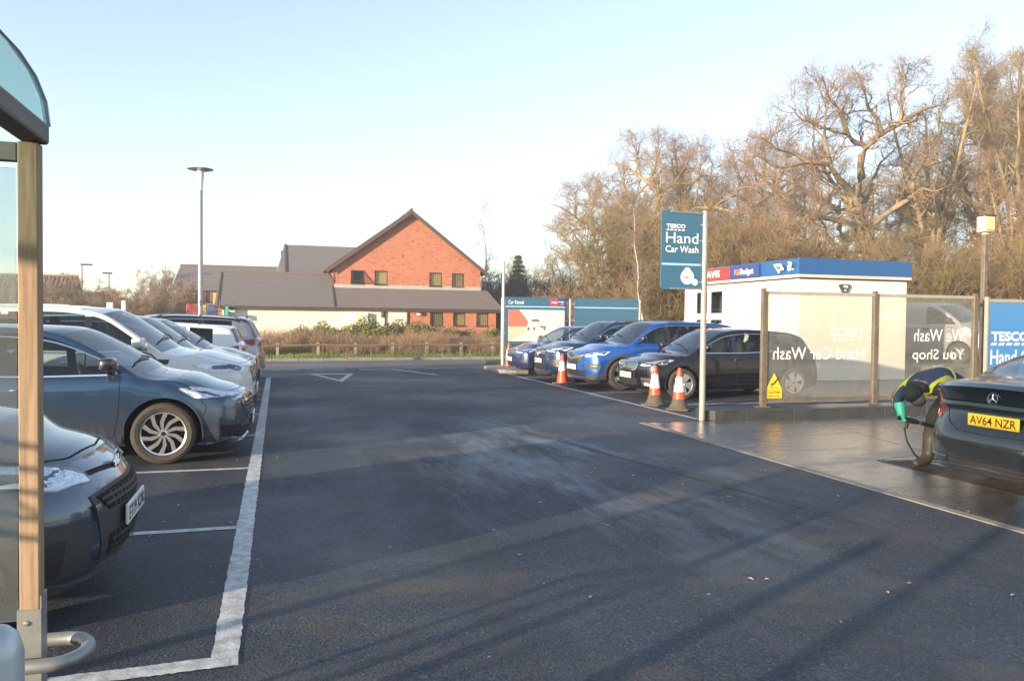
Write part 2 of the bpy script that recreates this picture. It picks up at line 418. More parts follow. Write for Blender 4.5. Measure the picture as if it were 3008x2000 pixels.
    # -- cutting regions out of the body
    def cut(s, poly, part, ok):
        bm = s.bm; ls, lp = s.ls, s.lp
        cand = []
        for f in bm.faces:
            c = f.calc_center_median(); f[ls] = 1 if ok(f, c) else 0
        n = len(poly)
        xs0, xs1 = min(p[0] for p in poly), max(p[0] for p in poly); z0, z1 = min(p[1] for p in poly), max(p[1] for p in poly)
        for f in bm.faces:
            if f[ls] and (max(v.co.x for v in f.verts) < xs0 or min(v.co.x for v in f.verts) > xs1 or max(v.co.z for v in f.verts) < z0 or min(v.co.z for v in f.verts) > z1): f[ls] = 0
        for i in range(n):
            a, b = poly[i], poly[(i+1) % n]; dx, dz = b[0]-a[0], b[1]-a[1]
            fc = [f for f in bm.faces if f[ls]]
            if not fc: return
            ge = list({e for f in fc for e in f.edges}); gv = list({v for f in fc for v in f.verts})
            bmesh.ops.bisect_plane(bm, geom=fc+ge+gv, dist=1e-5, plane_co=(a[0], 0, a[1]), plane_no=(dz, 0, -dx))
        for f in bm.faces:
            if f[ls]:
                c = f.calc_center_median(); ins = True
                for i in range(n):
                    a, b = poly[i], poly[(i+1) % n]
                    if (b[0]-a[0])*(c.z-a[1])-(b[1]-a[1])*(c.x-a[0]) < -1e-7: ins = False; break
                if ins: f[lp] = part
    def extract(s, part, sides=0):
        """MB with the faces of a part; sides +1/-1 keeps one side"""
        mb = MB(); mp = {}
        for f in s.bm.faces:
            if f[s.lp] != part: continue
            c = f.calc_center_median()
            if sides and c.y*sides < 0: continue
            idx = []
            for v in f.verts:
                if v.index not in mp: mp[v.index] = len(mb.v); mb.v.append(v.co[:])
                idx.append(mp[v.index])
            mb.f.append(tuple(idx)); mb.mi.append(0)
        return mb

_wheels = {}
def wheel_meshes(r, style):
    key = (r, tuple(sorted(style.items())))
    if key in _wheels: return _wheels[key]
    w = .205 if r < .33 else .225; rr = r*style.get('rim', .66); h = w/2
    t = MB(); t.lathe([(rr, -h*.8), (rr+.012, -h*.92), (r*.86, -h), (r*.955, -h*.86), (r, -h*.62), (r, -h*.2), (r-.006, -h*.16), (r-.006, -h*.1), (r, -h*.06), (r, h*.06), (r-.006, h*.1), (r-.006, h*.16), (r, h*.2), (r, h*.62), (r*.955, h*.86), (r*.86, h), (rr+.012, h*.92), (rr, h*.8)], n=40, axis='y')
    b = MB(); b.m = 1
    b.lathe([(rr, -h*.8), (rr*.96, -h*.5), (rr*.94, h*.25), (rr*.97, h*.7), (rr, h*.8)], n=36, axis='y')
    b.lathe([(0, -h*.1), (rr*.94, -h*.1)], n=30, axis='y')                     # dark back of the rim
    b.lathe([(0, h*.12), (rr*.62, h*.12), (rr*.62, -h*.1)], n=24, axis='y')    # brake disc
    b.m = 0
    b.lathe([(rr*.93, h*.55), (rr*.94, h*.84), (rr*1.0, h*.9), (rr*1.005, h*.75)], n=36, axis='y')
    n = style.get('n', 5); y0, y1 = h*.35, h*.72
    for k in range(n):
        for sgn in ((-1, 1) if style.get('double') else (0,)):
            a = 2*math.pi*k/n+sgn*style.get('gap', .16); tw = style.get('twist', 0)
            w0, w1 = style.get('w0', .05), style.get('w1', .06); r0, r1 = rr*.16, rr*.965
            pts = []
            for q, (rad, ww, an) in enumerate(((r0, w0*.7, a-sgn*style.get('gap', .16)*.5), (rr*.55, (w0+w1)/2, a+tw*.35), (r1, w1, a+tw))):
                c = Vector((math.cos(an), math.sin(an))); d = Vector((-c.y, c.x)); pts.append((c*rad-d*ww*r/.32/2, c*rad+d*ww*r/.32/2))
            poly = [tuple(p[0]) for p in pts]+[tuple(p[1]) for p in pts[::-1]]
            b.prism([(p[0], p[1]) for p in poly], 'y', y0, y1+(h*.1 if q else 0))
    b.lathe([(0, h*.8), (rr*.14, h*.78), (rr*.2, h*.72), (rr*.21, h*.3)], n=18, axis='y')
    b.m = 1
    b.lathe([(0, h*.84), (rr*.10, h*.83), (rr*.11, h*.79)], n=14, axis='y')
    for k in range(5):
        a = 2*math.pi*(k+.5)/5; b.lathe([(0, h*.77), (rr*.03, h*.77), (rr*.03, h*.7)], c=(rr*.165*math.cos(a), 0, rr*.165*math.sin(a)), n=6, axis='y')
    for q in (t, b):
        me = bpy.data.meshes.new('wheel'); me.from_pydata(q.v, [], q.f); me.materials.append(C_TYRE if q is t else style.get('mat', C_ALLOY))
        if q is b: me.materials.append(C_ALLOYD)
        me.polygons.foreach_set('material_index', q.mi); me.shade_smooth(); me.set_sharp_from_angle(angle=R(32)); me.update()
        _wheels.setdefault(key, []).append(me)
    return _wheels[key]

def mirror_pts(ps): return [(p[0], -p[1], p[2]) for p in ps]

def make_car(S, label, loc, rz, group=None, name='parked_car', cat='car'):
    L, W, H = S['L'], S['W'], S['H']; xf, xr = L/2, -L/2; r = S['r']; fx, rx = S['fx'], S['rx']
    sh = Shell(S); bm = sh.bm; t = thing(name, label, cat, loc, rz, group); pm = S['paint']
    belt, top = sh.belt, sh.top
    side = lambda f, c: abs(c.y) > W*.3
    # wheel arches
    for wx in (fx, rx):
        Ra = r+S.get('archgap', .055); arc = [(wx+Ra*math.cos(a), r+Ra*math.sin(a)) for a in np.linspace(-.15, math.pi+.15, 22)]
        sh.cut([(wx+Ra*1.0, -.2)]+arc+[(wx-Ra*1.0, -.2)], 99, lambda f, c: f[sh.lr] in (0, 3) and abs(c.y) > W*.3)
    # side windows
    gl = lambda f, c: f[sh.lr] in (2, 0) and abs(c.y) > W*.22 and c.z > float(belt(c.x))-.1
    outl = []
    for wi, wdef in enumerate(S['windows']):
        x0, x1 = wdef[0], wdef[1]; up = []; lo = []
        for x in np.linspace(x0, x1, 14):
            zt = float(top(x)); ws = float(sst(S['cowl']+.35, S['cowl']-.1, x)*sst(S['header']-.5, S['header']+.1, x)); rw = float(sst(S['rg']-.2, S['rg']+.05, x)*sst(S['rh']+.4, S['rh']-.05, x))
            zr = zt-(.035+.03*ws+.03*rw)-S.get('railh', .05); zb = float(belt(x))+.02
            if zr > zb: up.append((x, zr)); lo.append((x, zb))
        if len(up) < 2: continue
        poly = hull(up+[lo[0], lo[-1]])
        for a, b in wdef[2:]: poly = clip_poly(poly, a, b)
        poly = hull(poly); outl.append(poly); sh.cut(poly, 10+wi, gl)
    # doors
    for di, (poly) in enumerate(S.get('doors', [])):
        sh.cut(hull(poly), 30+di, lambda f, c: f[sh.lr] == 0 and abs(c.y) > W*.3 and f[sh.lp] == 0)
    bm.verts.index_update()
    b = sh.extract(0)
    if S.get('roofmat'):
        b.mi = [1 if (sum(b.v[i][2] for i in f)/len(f) > S['roofz'] and sum(b.v[i][0] for i in f)/len(f) < S.get('roofx', 9)) else 0 for f in b.f]; b.m = 1
        b.build('body', [pm, S['roofmat']], t, 50)
    else: b.build('body', pm, t, 50)
    for di in range(len(S.get('doors', []))):
        for sd in (1, -1):
            q = sh.extract(30+di, sd)
            if q.f: q.build('door', pm, t, 50)
    q = sh.extract(1); q.build('windscreen', C_SCREEN, t, 50)
    if S.get('rearwin', True): sh.extract(2).build('rear_window', S.get('rearglass', C_TINT), t, 50)
    for wi in range(len(outl)):
        for sd in (1, -1):
            q = sh.extract(10+wi, sd)
            if q.f: q.build('side_window', S.get('sideglass', {}).get(wi, C_GLASS), t, 50)
    bm.free()
    # underside and wheel wells
    u = MB(); u.box((xr+.25, -W*.36, .19), (xf-.3, W*.36, .3))
    u.box((xr+.1, -W*.3, .24), (xr+.5, W*.3, .45)); u.box((xf-.55, -W*.34, .2), (xf-.2, W*.34, .42))
    for wx in (fx, rx):
        for sd in (1, -1):
            Ra = r+.075; vs = []; fs = []; nn = 18
            for k in range(nn+1):
                a = -.25+(math.pi+.5)*k/nn
                for yy in (W*.487, W*.26): vs.append((wx+Ra*math.cos(a), sd*yy, r+Ra*math.sin(a)))
            fs = [(2*k, 2*k+1, 2*k+3, 2*k+2) for k in range(nn)]; u.add(vs, fs); u.add([vs[2*k+1] for k in range(nn+1)], [tuple(range(nn+1))])
    u.build('underbody', C_GAP, t)
    # interior
    hb = float(belt(0)); cab = MB(); xb0, xb1 = S['rg']+.35, S['cowl']+.1
    cab.box((xb0, -W*.40, hb-.28), (xb1-.5, W*.40, hb-.22)); cab.build('cabin_floor', C_DASH, t)
    d = MB(); dz = float(top(S['cowl']))-.10; d.sell((S['cowl']-.12, 0, dz-.10), (.30, W*.39, .14), .5, .3, 20, 8)
    d.build('dashboard', C_DASH, t, 60)
    sw = MB(); sc_ = Vector((S['cowl']-.55, -W*.2, dz-.02)); ax = Matrix.Rotation(R(-28), 3, 'Y')
    sw.tube([sc_+ax @ Vector((0, .18*math.cos(a), .18*math.sin(a))) for a in np.linspace(0, 2*math.pi, 20)[:-1]], .015, 6, closed=True); sw.tube([sc_+ax @ Vector((0, -.17, 0)), sc_, sc_+ax @ Vector((0, .17, 0))], .014, 5); sw.tube([sc_, sc_+Vector((.3, 0, -.1))], .03, 6)
    sw.build('steering_wheel', C_DASH, t, 60)
    for sx in S.get('seats', (-.25, -1.05)):
        for sd in (1, -1):
            q = MB(); ro = Matrix.Rotation(R(-14), 3, 'Y')
            q.sell((sx, sd*W*.2, hb-.1), (.085, .235, .36), .45, .5, 16, 10, ro); q.build('seat', C_SEAT, t, 60)
            q = MB(); q.sell((sx-.09, sd*W*.2, min(hb+.37, H-.2)), (.055, .125, .105), .5, .6, 14, 8, ro); q.tube([(sx-.06, sd*W*.2-.04, hb+.2), (sx-.09, sd*W*.2-.04, hb+.33)], .007, 5); q.tube([(sx-.06, sd*W*.2+.04, hb+.2), (sx-.09, sd*W*.2+.04, hb+.33)], .007, 5)
            q.build('head_restraint', C_SEAT, t, 60)
    # wheels
    ty, ri = wheel_meshes(r, S['rim'])
    for wx in (fx, rx):
        for sd in (1, -1):
            w = bpy.data.objects.new('wheel', ty); col.objects.link(w); w.parent = t; w.location = (wx, sd*(W/2-.125), r); w.rotation_euler = (0, R(17*sd+wx*9), 0 if sd > 0 else math.pi)
            q = bpy.data.objects.new('rim', ri); col.objects.link(q); q.parent = w
    # seams
    g = MB()
    for ln in S.get('seams', []): sh.ribbon(g, ln[0], *(ln[1:] or (.008,)))
    for poly in S.get('doors', []): 
        h = hull(poly); sh.ribbon(g, [('S', *p) for p in h]+[('S', *h[0])], .009, .0018, n=60)
    if g.v: g.build('panel_gap', C_GAP, t)
    # window surround strips
    if S.get('dlo'):
        g = MB(); allp = [p for o in outl for p in o]; hx = hull(allp); xl = min(p[0] for p in hx)
        upper = sorted([p for p in hx if p[1] > float(belt(p[0]))+.05], key=lambda p: p[0]); x0, x1 = min(p[0] for p in hx), max(p[0] for p in hx)
        low = [(x, float(belt(x))+.01) for x in np.linspace(x0, x1, 14)]
        if 'u' in S['dlo']: sh.ribbon(g, [('N', p[0], W*.42, p[1]+.012) for p in upper]+[('S', *low[-1])], .016, .004, n=40)
        if 'l' in S['dlo']: sh.ribbon(g, [('S', *p) for p in low], .016, .004, n=30)
        g.build('window_trim', S.get('dlomat', C_CHROME), t)
        g = MB()
        for wi in range(len(outl)-1):
            a, b2 = outl[wi], outl[wi+1]
            ax_ = min(p[0] for p in a); bx_ = max(p[0] for p in b2)
            if 0 < ax_-bx_ < .25:
                m_ = (ax_+bx_)/2; za, zb_ = float(belt(m_))+.02, float(top(m_))-.035-S.get('railh', .05)
                sh.patch(g, [('N', bx_-.002, W*.4, zb_), ('N', ax_+.002, W*.4, zb_)], [('S', bx_-.002, za), ('S', ax_+.002, za)], 4, 8, .003)
        if g.v: g.build('door_pillar', C_GLOSSBLK, t, 60)
    # arch cladding and sill trim
    if S.get('cladding'):
        g = MB(); cw = S['cladding']
        for wx in (fx, rx):
            Ra = r+S.get('archgap', .055)
            A = [('S', wx+Ra*math.cos(a), r+Ra*math.sin(a)) for a in np.linspace(-.05, math.pi+.05, 24)]; B = [('S', wx+(Ra+cw)*math.cos(a), r+(Ra+cw)*math.sin(a)) for a in np.linspace(-.05, math.pi+.05, 24)]
            sh.patch(g, A, B, 28, 3, .012)
        g.build('arch_cladding', C_TRIM, t, 50)
    if S.get('sill'):
        g = MB(); z1 = S['sill']; zz = S.get('zs', .2)
        sh.patch(g, [('S', rx+r+.1, z1), ('S', fx-r-.1, z1)], [('S', rx+r+.1, zz+.005), ('S', fx-r-.1, zz+.005)], 16, 4, .008); g.build('sill_trim', C_TRIM, t, 50)
    # every lamp, grille, strip listed for this car
    for it in S['bits']:
        nm, mt, tp, bt = it[:4]; op = it[4] if len(it) > 4 else {}
        both = op.get('both', True); par = op.get('parent', t)
        g = MB(); sh.patch(g, tp, bt, op.get('nu', 12), op.get('nv', 4), op.get('off', .005), False)
        if both and not op.get('split', False): g2 = MB(); g2.add(mirror_pts(g.v), [f[::-1] for f in g.f]); o2 = g2.build(nm, mt, t, 50)
        o1 = g.build(nm, mt, t, 50)
        if op.get('lab'): o1['label'] = op['lab']
        if op.get('lens'):
            for src in ([g, g2] if both else [g]):
                pass
    # grille bars
    for (nm, mt, pts, w, off) in S.get('bars', []):
        g = MB(); sh.ribbon(g, pts, w, off, n=18, both=False)
        g.build(nm, mt, t)
    # plates
    for end, body, z, yc in S.get('plates', []):
        p = sh.P(('F' if end == 'F' else 'R', yc, z)); sg = 1 if end == 'F' else -1
        tilt = S.get('platetilt', 0)
        x = p.x+sg*.018; q = MB(); q.bbox((x-.008, yc-.26, z-.056), (x+.008, yc+.26, z+.056), .006)
        po = q.build('number_plate', C_PLATEW if end == 'F' else C_PLATEY, t)
        right = (0, 1, 0) if end == 'F' else (0, -1, 0)
        text_on(po, body, (x+sg*.0085, yc-.235*right[1], z-.038), right, (0, 0, 1), .47, .076, C_PLATET, 'plate_lettering', bold=.012)
    # badge
    for end, z, rad, kind in S.get('badges', []):
        p = sh.P(('F' if end == 'F' else 'R', 0, z)); sg = 1 if end == 'F' else -1; x = p.x+sg*.012
        q = MB(); lx = 1.25 if kind == 'oval' else 1.0
        ring = [(x+sg*.006, rad*lx*math.cos(a), z+rad*math.sin(a)) for a in np.linspace(0, 2*math.pi, 25)[:-1]]
        if kind == 'diamond': ring = [(x+sg*.006, rad*.75*c, z+rad*d) for c, d in ((0, 1), (1, 0), (0, -1), (-1, 0))]
        q.tube(ring, rad*.13, 6, closed=True); 
        bo = None
        if kind == 'star':
            for a in (90, 210, 330): q.tube([(x+sg*.004, 0, z), (x+sg*.004, rad*math.cos(R(a)), z+rad*math.sin(R(a)))], [rad*.16, rad*.05], 6)
        if kind == 'oval':
            for yy in (-.45, .45): q.tube([(x+sg*.006, (yy-.12)*rad, z-.6*rad), (x+sg*.006, (yy+.12)*rad, z+.6*rad)], rad*.14, 6)
            q.tube([(x+sg*.006, -.45*rad, z-.1*rad), (x+sg*.006, .45*rad, z+.1*rad)], rad*.12, 6)
        if kind == 'vw':
            for pp in ([(-.5, .75), (0, .1), (.5, .75)], [(-.8, .2), (-.35, -.75), (0, 0), (.35, -.75), (.8, .2)]): q.tube([(x+sg*.006, a*rad, z+b_*rad) for a, b_ in pp], rad*.09, 5)
        if kind == 'bolt': q.tube([(x+sg*.006, a*rad, z+b_*rad) for a, b_ in ((-1, .12), (.15, .18), (-.15, -.18), (1, -.12))], rad*.1, 5)
        if kind == 'lion': q.tube([(x+sg*.006, a*rad, z+b_*rad) for a, b_ in ((.1, .8), (-.2, .35), (.15, .1), (-.1, -.3), (.2, -.8))], rad*.16, 5); q.tube([(x+sg*.006, a*rad, z+b_*rad) for a, b_ in ((-.05, .2), (-.5, .3))], rad*.1, 5)
        if kind in ('oval', 'star', 'vw', 'ford'):
            q.m = 1; q.lathe([(0, 0), (rad, 0)], c=(0, 0, 0), n=24, axis='x') if False else q.add([(x+sg*.002, rad*lx*math.cos(a), z+rad*math.sin(a)) for a in np.linspace(0, 2*math.pi, 25)[:-1]], [tuple(range(24))])
        q.build('badge', [C_CHROME, S.get('badgeback', C_LAMPD)], t, 60)
    # mirrors, handles, wipers, aerial
    mx, mz = S['mirror']
    for sd in (1, -1):
        q = MB(); p = sh.P(('S', mx, mz-.05)); yb = p.y
        q.sell((mx-.02, sd*(yb+.14), mz+.03), (.075, .105, .068), .55, .6, 18, 12, Matrix.Rotation(R(8*sd), 3, 'Z'))
        q.tube([(mx+.02, sd*(yb-.03), mz-.05), (mx, sd*(yb+.08), mz-.015)], [.03, .035], 8)
        q.build('door_mirror', S.get('mirrormat', pm), t, 60)
    for hx, hz in S.get('handles', []):
        for sd in (1, -1):
            p = sh.P(('S', hx, hz)); q = MB(); q.tube([(hx-.1, sd*(p.y-.01), hz), (hx-.08, sd*(p.y+.028), hz+.002), (hx+.07, sd*(p.y+.028), hz+.004), (hx+.1, sd*(p.y-.01), hz+.004)], [.013, .017, .017, .013], 8); q.build('door_handle', S.get('handlemat', pm), t, 60)
    g = MB(); c = S['cowl']
    for y0, y1 in ((.62, -.05), (-.05, -.62)):
        pts = [Vector(sh.P(('T', c+.02-.0*abs(y0), y0*W/1.8)))+Vector((0, 0, .02)), Vector(sh.P(('T', c-.05, y1*W/1.8)))+Vector((0, 0, .03))]
        mid = Vector(sh.P(('T', c-.02, (y0+y1)/2*W/1.8)))+Vector((0, 0, .03)); g.tube([pts[0], mid, pts[1]], .010, 5)
    g.build('wiper', C_BLK, t)
    if S.get('fin'):
        q = MB(); p = sh.P(('T', S['fin'], 0)); z = p.z
        q.prism([(S['fin']+.09, z-.01), (S['fin']-.06, z+.06), (S['fin']-.09, z+.055), (S['fin']-.08, z-.01)], 'y', -.015, .015); q.build('aerial', S.get('roofmat', C_GLOSSBLK), t)
    if S.get('rails'):
        for sd in (1, -1):
            q = MB(); xs = np.linspace(S['rails'][0], S['rails'][1], 12); pts = []
            for i, x in enumerate(xs):
                zt = float(top(x))-.035; p = sh.P(('T', x, W*.31)); pts.append((x, sd*p.y, p.z+(.03 if 0 < i < 11 else .0)))
            q.tube(pts, .016, 6); q.build('roof_rail', S.get('railmat', C_SATIN), t, 60)
    t['shell'] = 0; del t['shell']
    return t
# ---------------------------------------------------------------- car specifications (metres, x forward, origin on the ground)
def base(L, W, H, fo, wb, r, zn, zc, xc, xh, rear='hatch', zt=.95, zbelt=.93, **k):
    xf, xr = L/2, -L/2; X = lambda d: xf-d
    top = [(X(0), zn), (X(.10), zn+.05), (X(.30), zn+.095), (X(xc*.62), zn+.55*(zc-zn)+.055), (X(xc-.18), zc-.035), (X(xc), zc), (X(xc+.05), zc+.035)]
    zh = H-.055; top += [(X(xc+(xh-xc)*.5), (zc+zh)/2+.025), (X(xh), zh), (X(xh+.12), H-.027), (X(xh+.65), H-.002)]
    if rear == 'hatch':
        rh, rg = xr+k.get('drh', .42), xr+k.get('drg', .10)
        top += [(xr+.95, H-.045), (rh, H-k.get('dzr', .13)), (rg, zt+.05), (xr+.04, zt), (xr, zt-.05)]
    elif rear == 'saloon':
        rh, rg = xr+1.28, xr+.62
        top += [(xr+1.75, H-.03), (rh, H-.10), ((rh+rg)/2, (H+zt)/2-.01), (rg, zt+.035), (xr+.45, zt+.01), (xr+.12, zt-.005), (xr, zt-.05)]
    belt = [(xr, zt-.12), (xr+.25, zt-.06), (xr+.9, zbelt+k.get('wedge', .05)), (0, zbelt), (X(xc), zc-.045), (X(xc*.6), zn+.5*(zc-zn)-.02), (X(.3), zn+.02), (X(0), zn-.04)]
    S = dict(L=L, W=W, H=H, r=r, fx=xf-fo, rx=xf-fo-wb, top=sorted(top), belt=sorted(belt), cowl=X(xc), header=X(xh), rh=rh, rg=rg,
             nose=[(.15, -.13), (.26, -.04), (.42, 0), (.58, -.005), (zn-.04, -.035), (zn+.05, -.11), (1.6, -.12)],
             tail=[(.15, -.12), (.28, -.02), (.45, 0), (.62, -.01), (.8, -.05), (1.0, -.08), (1.7, -.08)],
             mirror=(X(xc+.22), zc+.05), handles=[(X(xc+1.05), zbelt-.12), (X(xc+2.0), zbelt-.10)],
             rim=dict(n=5), windows=[], bits=[], seams=[], doors=[], plates=[], badges=[])
    S.update(k); return S
def doors(S, xa, xb, xc, zlo=.30):
    """front door xa..xb, rear door xb..xc (from the front)"""
    b = pchip(S['belt']); r = S['r']
    f = [(xa, b(xa)-.02), (xb, b(xb)-.012), (xb, zlo), (xa-.06, zlo), (xa-.01, zlo+.25)]
    q = [(xb-.004, b(xb)-.012), (xc, b(xc)-.012), (xc+.02, .75), (xc+.24, zlo), (xb-.004, zlo)]
    return [[(float(a), float(c)) for a, c in f], [(float(a), float(c)) for a, c in q]]
def lamp(tp, bt, inner=None, led=None, dark=C_LAMPD, nu=14):
    o = [('headlight', C_REFL, tp, bt, dict(off=.004, nu=nu))]
    if inner: o.append(('lamp_bezel', dark, inner[0], inner[1], dict(off=.010, nu=8)))
    if led: o.append(('running_light', C_LED, led[0], led[1], dict(off=.013, nu=10, nv=3)))
    o.append(('lamp_lens', C_LENS, tp, bt, dict(off=.020, nu=nu)))
    return o
def hood_seams(xf, y, x0, x1, zc):
    return [([('T', x1, y*.96), ('T', (x0+x1)/2, y), ('T', x0, y*.90)],), ([('T', x0, y*.90), ('T', x0+.10, y*.5), ('T', x0+.13, 0)],)]

F_, S_, R_, T_, N_ = (lambda *a: ('F',)+a), (lambda *a: ('S',)+a), (lambda *a: ('R',)+a), (lambda *a: ('T',)+a), (lambda *a: ('N',)+a)

def spec_focus():
    p = paint('paint_dark_slate_blue', (.024, .064, .125), .55, .28, dirt=(1.1, (.13, .12, .105), .78))
    S = base(4.38, 1.825, 1.47, .865, 2.70, .326, .735, .985, 1.13, 1.90, zbelt=.925, zt=.97, paint=p, mirrormat=paint('mirror_black', (.012, .012, .016), .2),
             rim=dict(n=10, w0=.032, w1=.046, twist=.34, rim=.70), drh=.45, tumble=.47, dlo='ul', dlomat=C_CHROME)
    xf = 2.19
    S['windows'] = [(xf-2.06, xf-1.10), (xf-3.02, xf-2.15), (xf-3.62, xf-3.09, ((xf-3.62, .97), (xf-3.35, 1.4)))]
    S['windows'][2] = (xf-3.60, xf-3.09)
    S['doors'] = doors(S, xf-1.28, xf-2.10, xf-3.02)
    S['seams'] = hood_seams(xf, .70, xf-.25, xf-1.10, 1)+[([S_(xf-.50, .67), S_(xf-.44, .60), S_(xf-.47, .50)],)]
    S['bits'] = lamp([S_(xf-.72, .80), S_(xf-.45, .785), F_(.66, .745), F_(.52, .70)], [S_(xf-.72, .79), S_(xf-.55, .685), F_(.70, .655), F_(.52, .675)],
                     led=([S_(xf-.70, .795), S_(xf-.55, .75), S_(xf-.48, .695)], [S_(xf-.68, .785), S_(xf-.58, .735), S_(xf-.52, .685)]))
    S['bits'] += [('grille', C_GLOSSBLK, [F_(-.60, .652), F_(-.46, .668), F_(0, .69), F_(.46, .668), F_(.60, .652)], [F_(-.42, .43), F_(-.3, .425), F_(0, .42), F_(.3, .425), F_(.42, .43)], dict(both=False, nu=28, off=.004)),
                  ('bumper_vent', C_LAMPD, [S_(xf-.34, .575), F_(.70, .56)], [S_(xf-.32, .49), F_(.74, .44)], dict(nu=6)),
                  ('lower_intake', C_BLK, [F_(-.72, .36), F_(0, .36), F_(.72, .36)], [F_(-.60, .235), F_(0, .235), F_(.60, .235)], dict(both=False, nu=20)),
                  ('fog_lamp_pocket', C_GLOSSBLK, [S_(xf-.30, .40), F_(.62, .39)], [S_(xf-.30, .27), F_(.62, .26)], dict(nu=6, off=.009)),
                  ('splitter', paint('trim_body_blue', (.03, .05, .085)), [F_(-.8, .235), F_(0, .23), F_(.8, .235)], [F_(-.8, .205), F_(0, .20), F_(.8, .205)], dict(both=False, nu=20, off=.03))]
    S['bars'] = [('grille_bar', C_CHROME, [F_(-w, z), F_(0, z+.01), F_(w, z)], .016, .014) for w, z in ((.57, .635), (.54, .595), (.51, .552), (.47, .51), (.43, .465))]
    S['bars'].append(('grille_surround', C_CHROME, [F_(-.61, .655), F_(-.43, .43), F_(0, .415), F_(.43, .43), F_(.61, .655)], .018, .012))
    S['bars'].append(('splitter_edge', C_SATIN, [F_(-.75, .27), F_(0, .245), F_(.75, .27)], .02, .035))
    S['badges'] = [('F', .685, .05, 'ford')]
    S['plates'] = [('F', 'EK19 VFO', .40, 0)]
    return S

def spec_i10():
    p = paint('paint_graphite_grey', (.055, .080, .115), .6, .26)
    S = base(3.665, 1.66, 1.50, .76, 2.385, .285, .82, 1.07, .96, 1.62, zbelt=.98, zt=1.0, paint=p, rim=dict(n=5, w0=.06, w1=.09, rim=.64), drh=.34, drg=.08, tumble=.38,
             bowF=.22, bowF6=.20, hoodcrown=.075)
    xf = 3.665/2; S['nose'] = [(.15, -.13), (.26, -.05), (.40, 0), (.55, 0), (.64, -.03), (.72, -.085), (.80, -.16), (.95, -.20), (1.6, -.2)]
    S['windows'] = [(xf-1.78, xf-.98), (xf-2.60, xf-1.87), (xf-3.05, xf-2.66)]
    S['doors'] = doors(S, xf-1.06, xf-1.82, xf-2.55)
    S['seams'] = [([T_(xf-.95, .66), T_(xf-.55, .65), T_(xf-.36, .55), T_(xf-.24, .38), T_(xf-.19, 0)], .012), ([S_(xf-.62, .72), S_(xf-.50, .60)], .007), ([F_(-.40, .735), F_(0, .715), F_(.40, .735)], .03)]
    S['bits'] = lamp([S_(xf-.98, .895), S_(xf-.62, .875), F_(.62, .82), F_(.42, .735)], [S_(xf-.98, .88), S_(xf-.66, .755), F_(.66, .69), F_(.42, .70)],
                     inner=([S_(xf-.50, .80), F_(.66, .785)], [S_(xf-.50, .72), F_(.68, .715)]), led=([S_(xf-.80, .785), S_(xf-.60, .752), F_(.66, .71), F_(.48, .712)], [S_(xf-.80, .775), S_(xf-.60, .738), F_(.66, .695), F_(.48, .703)]))
    S['bits'] += [('front_fascia', C_TRIM, [F_(-.50, .635), F_(0, .66), F_(.50, .635)], [F_(-.42, .30), F_(0, .27), F_(.42, .30)], dict(both=False, nu=20, off=.006, nv=8)),
                  ('upper_grille', C_GAP, [F_(-.46, .625), F_(0, .645), F_(.46, .625)], [F_(-.38, .545), F_(0, .545), F_(.38, .545)], dict(both=False, nu=20, off=.012)),
                  ('lower_grille', C_GAP, [F_(-.38, .415), F_(0, .415), F_(.38, .415)], [F_(-.36, .31), F_(0, .29), F_(.36, .31)], dict(both=False, nu=20, off=.012)),
                  ('bumper_wing', C_TRIM, [S_(xf-.44, .52), F_(.66, .535), F_(.52, .50)], [S_(xf-.46, .30), F_(.66, .28), F_(.50, .27)], dict(nu=8, off=.007)),
                  ('fog_lamp_pocket', C_BLK, [S_(xf-.44, .47), F_(.66, .46)], [S_(xf-.46, .31), F_(.66, .29)], dict(nu=8, off=.012)),
                  ('running_light', C_LAMPD, [F_(.505, .59), F_(.465, .59)], [F_(.495, .51), F_(.465, .51)], dict(nu=6, nv=6, off=.020)),
                  ('splitter', C_TRIM, [F_(-.74, .27), F_(0, .245), F_(.74, .27)], [F_(-.70, .20), F_(0, .19), F_(.70, .20)], dict(both=False, nu=20, off=.022)),]
    # grid of the honeycomb grille
    S['bars'] = [('grille_bar', C_TRIM, [F_(-w, z), F_(0, z+.004), F_(w, z)], .014, .018) for w, z in ((.44, .605), (.42, .575), (.37, .385), (.37, .35), (.36, .32))]
    S['bars'] += [('grille_rib', C_TRIM, [F_(y, za), F_(y*.97, zb)], .014, .018) for y in np.linspace(-.34, .34, 13) for za, zb in ((.63, .55), (.41, .30))]
    S['bars'].append(('splitter_strip', C_SATIN, [F_(-.44, .29), F_(0, .27), F_(.44, .29)], .025, .03))
    S['plates'] = [('F', 'ET19 XDR', .48, 0)]; S['badges'] = [('F', .735, .058, 'oval')]; S['badgeback'] = C_LAMPD
    S['handlemat'] = p
    return S

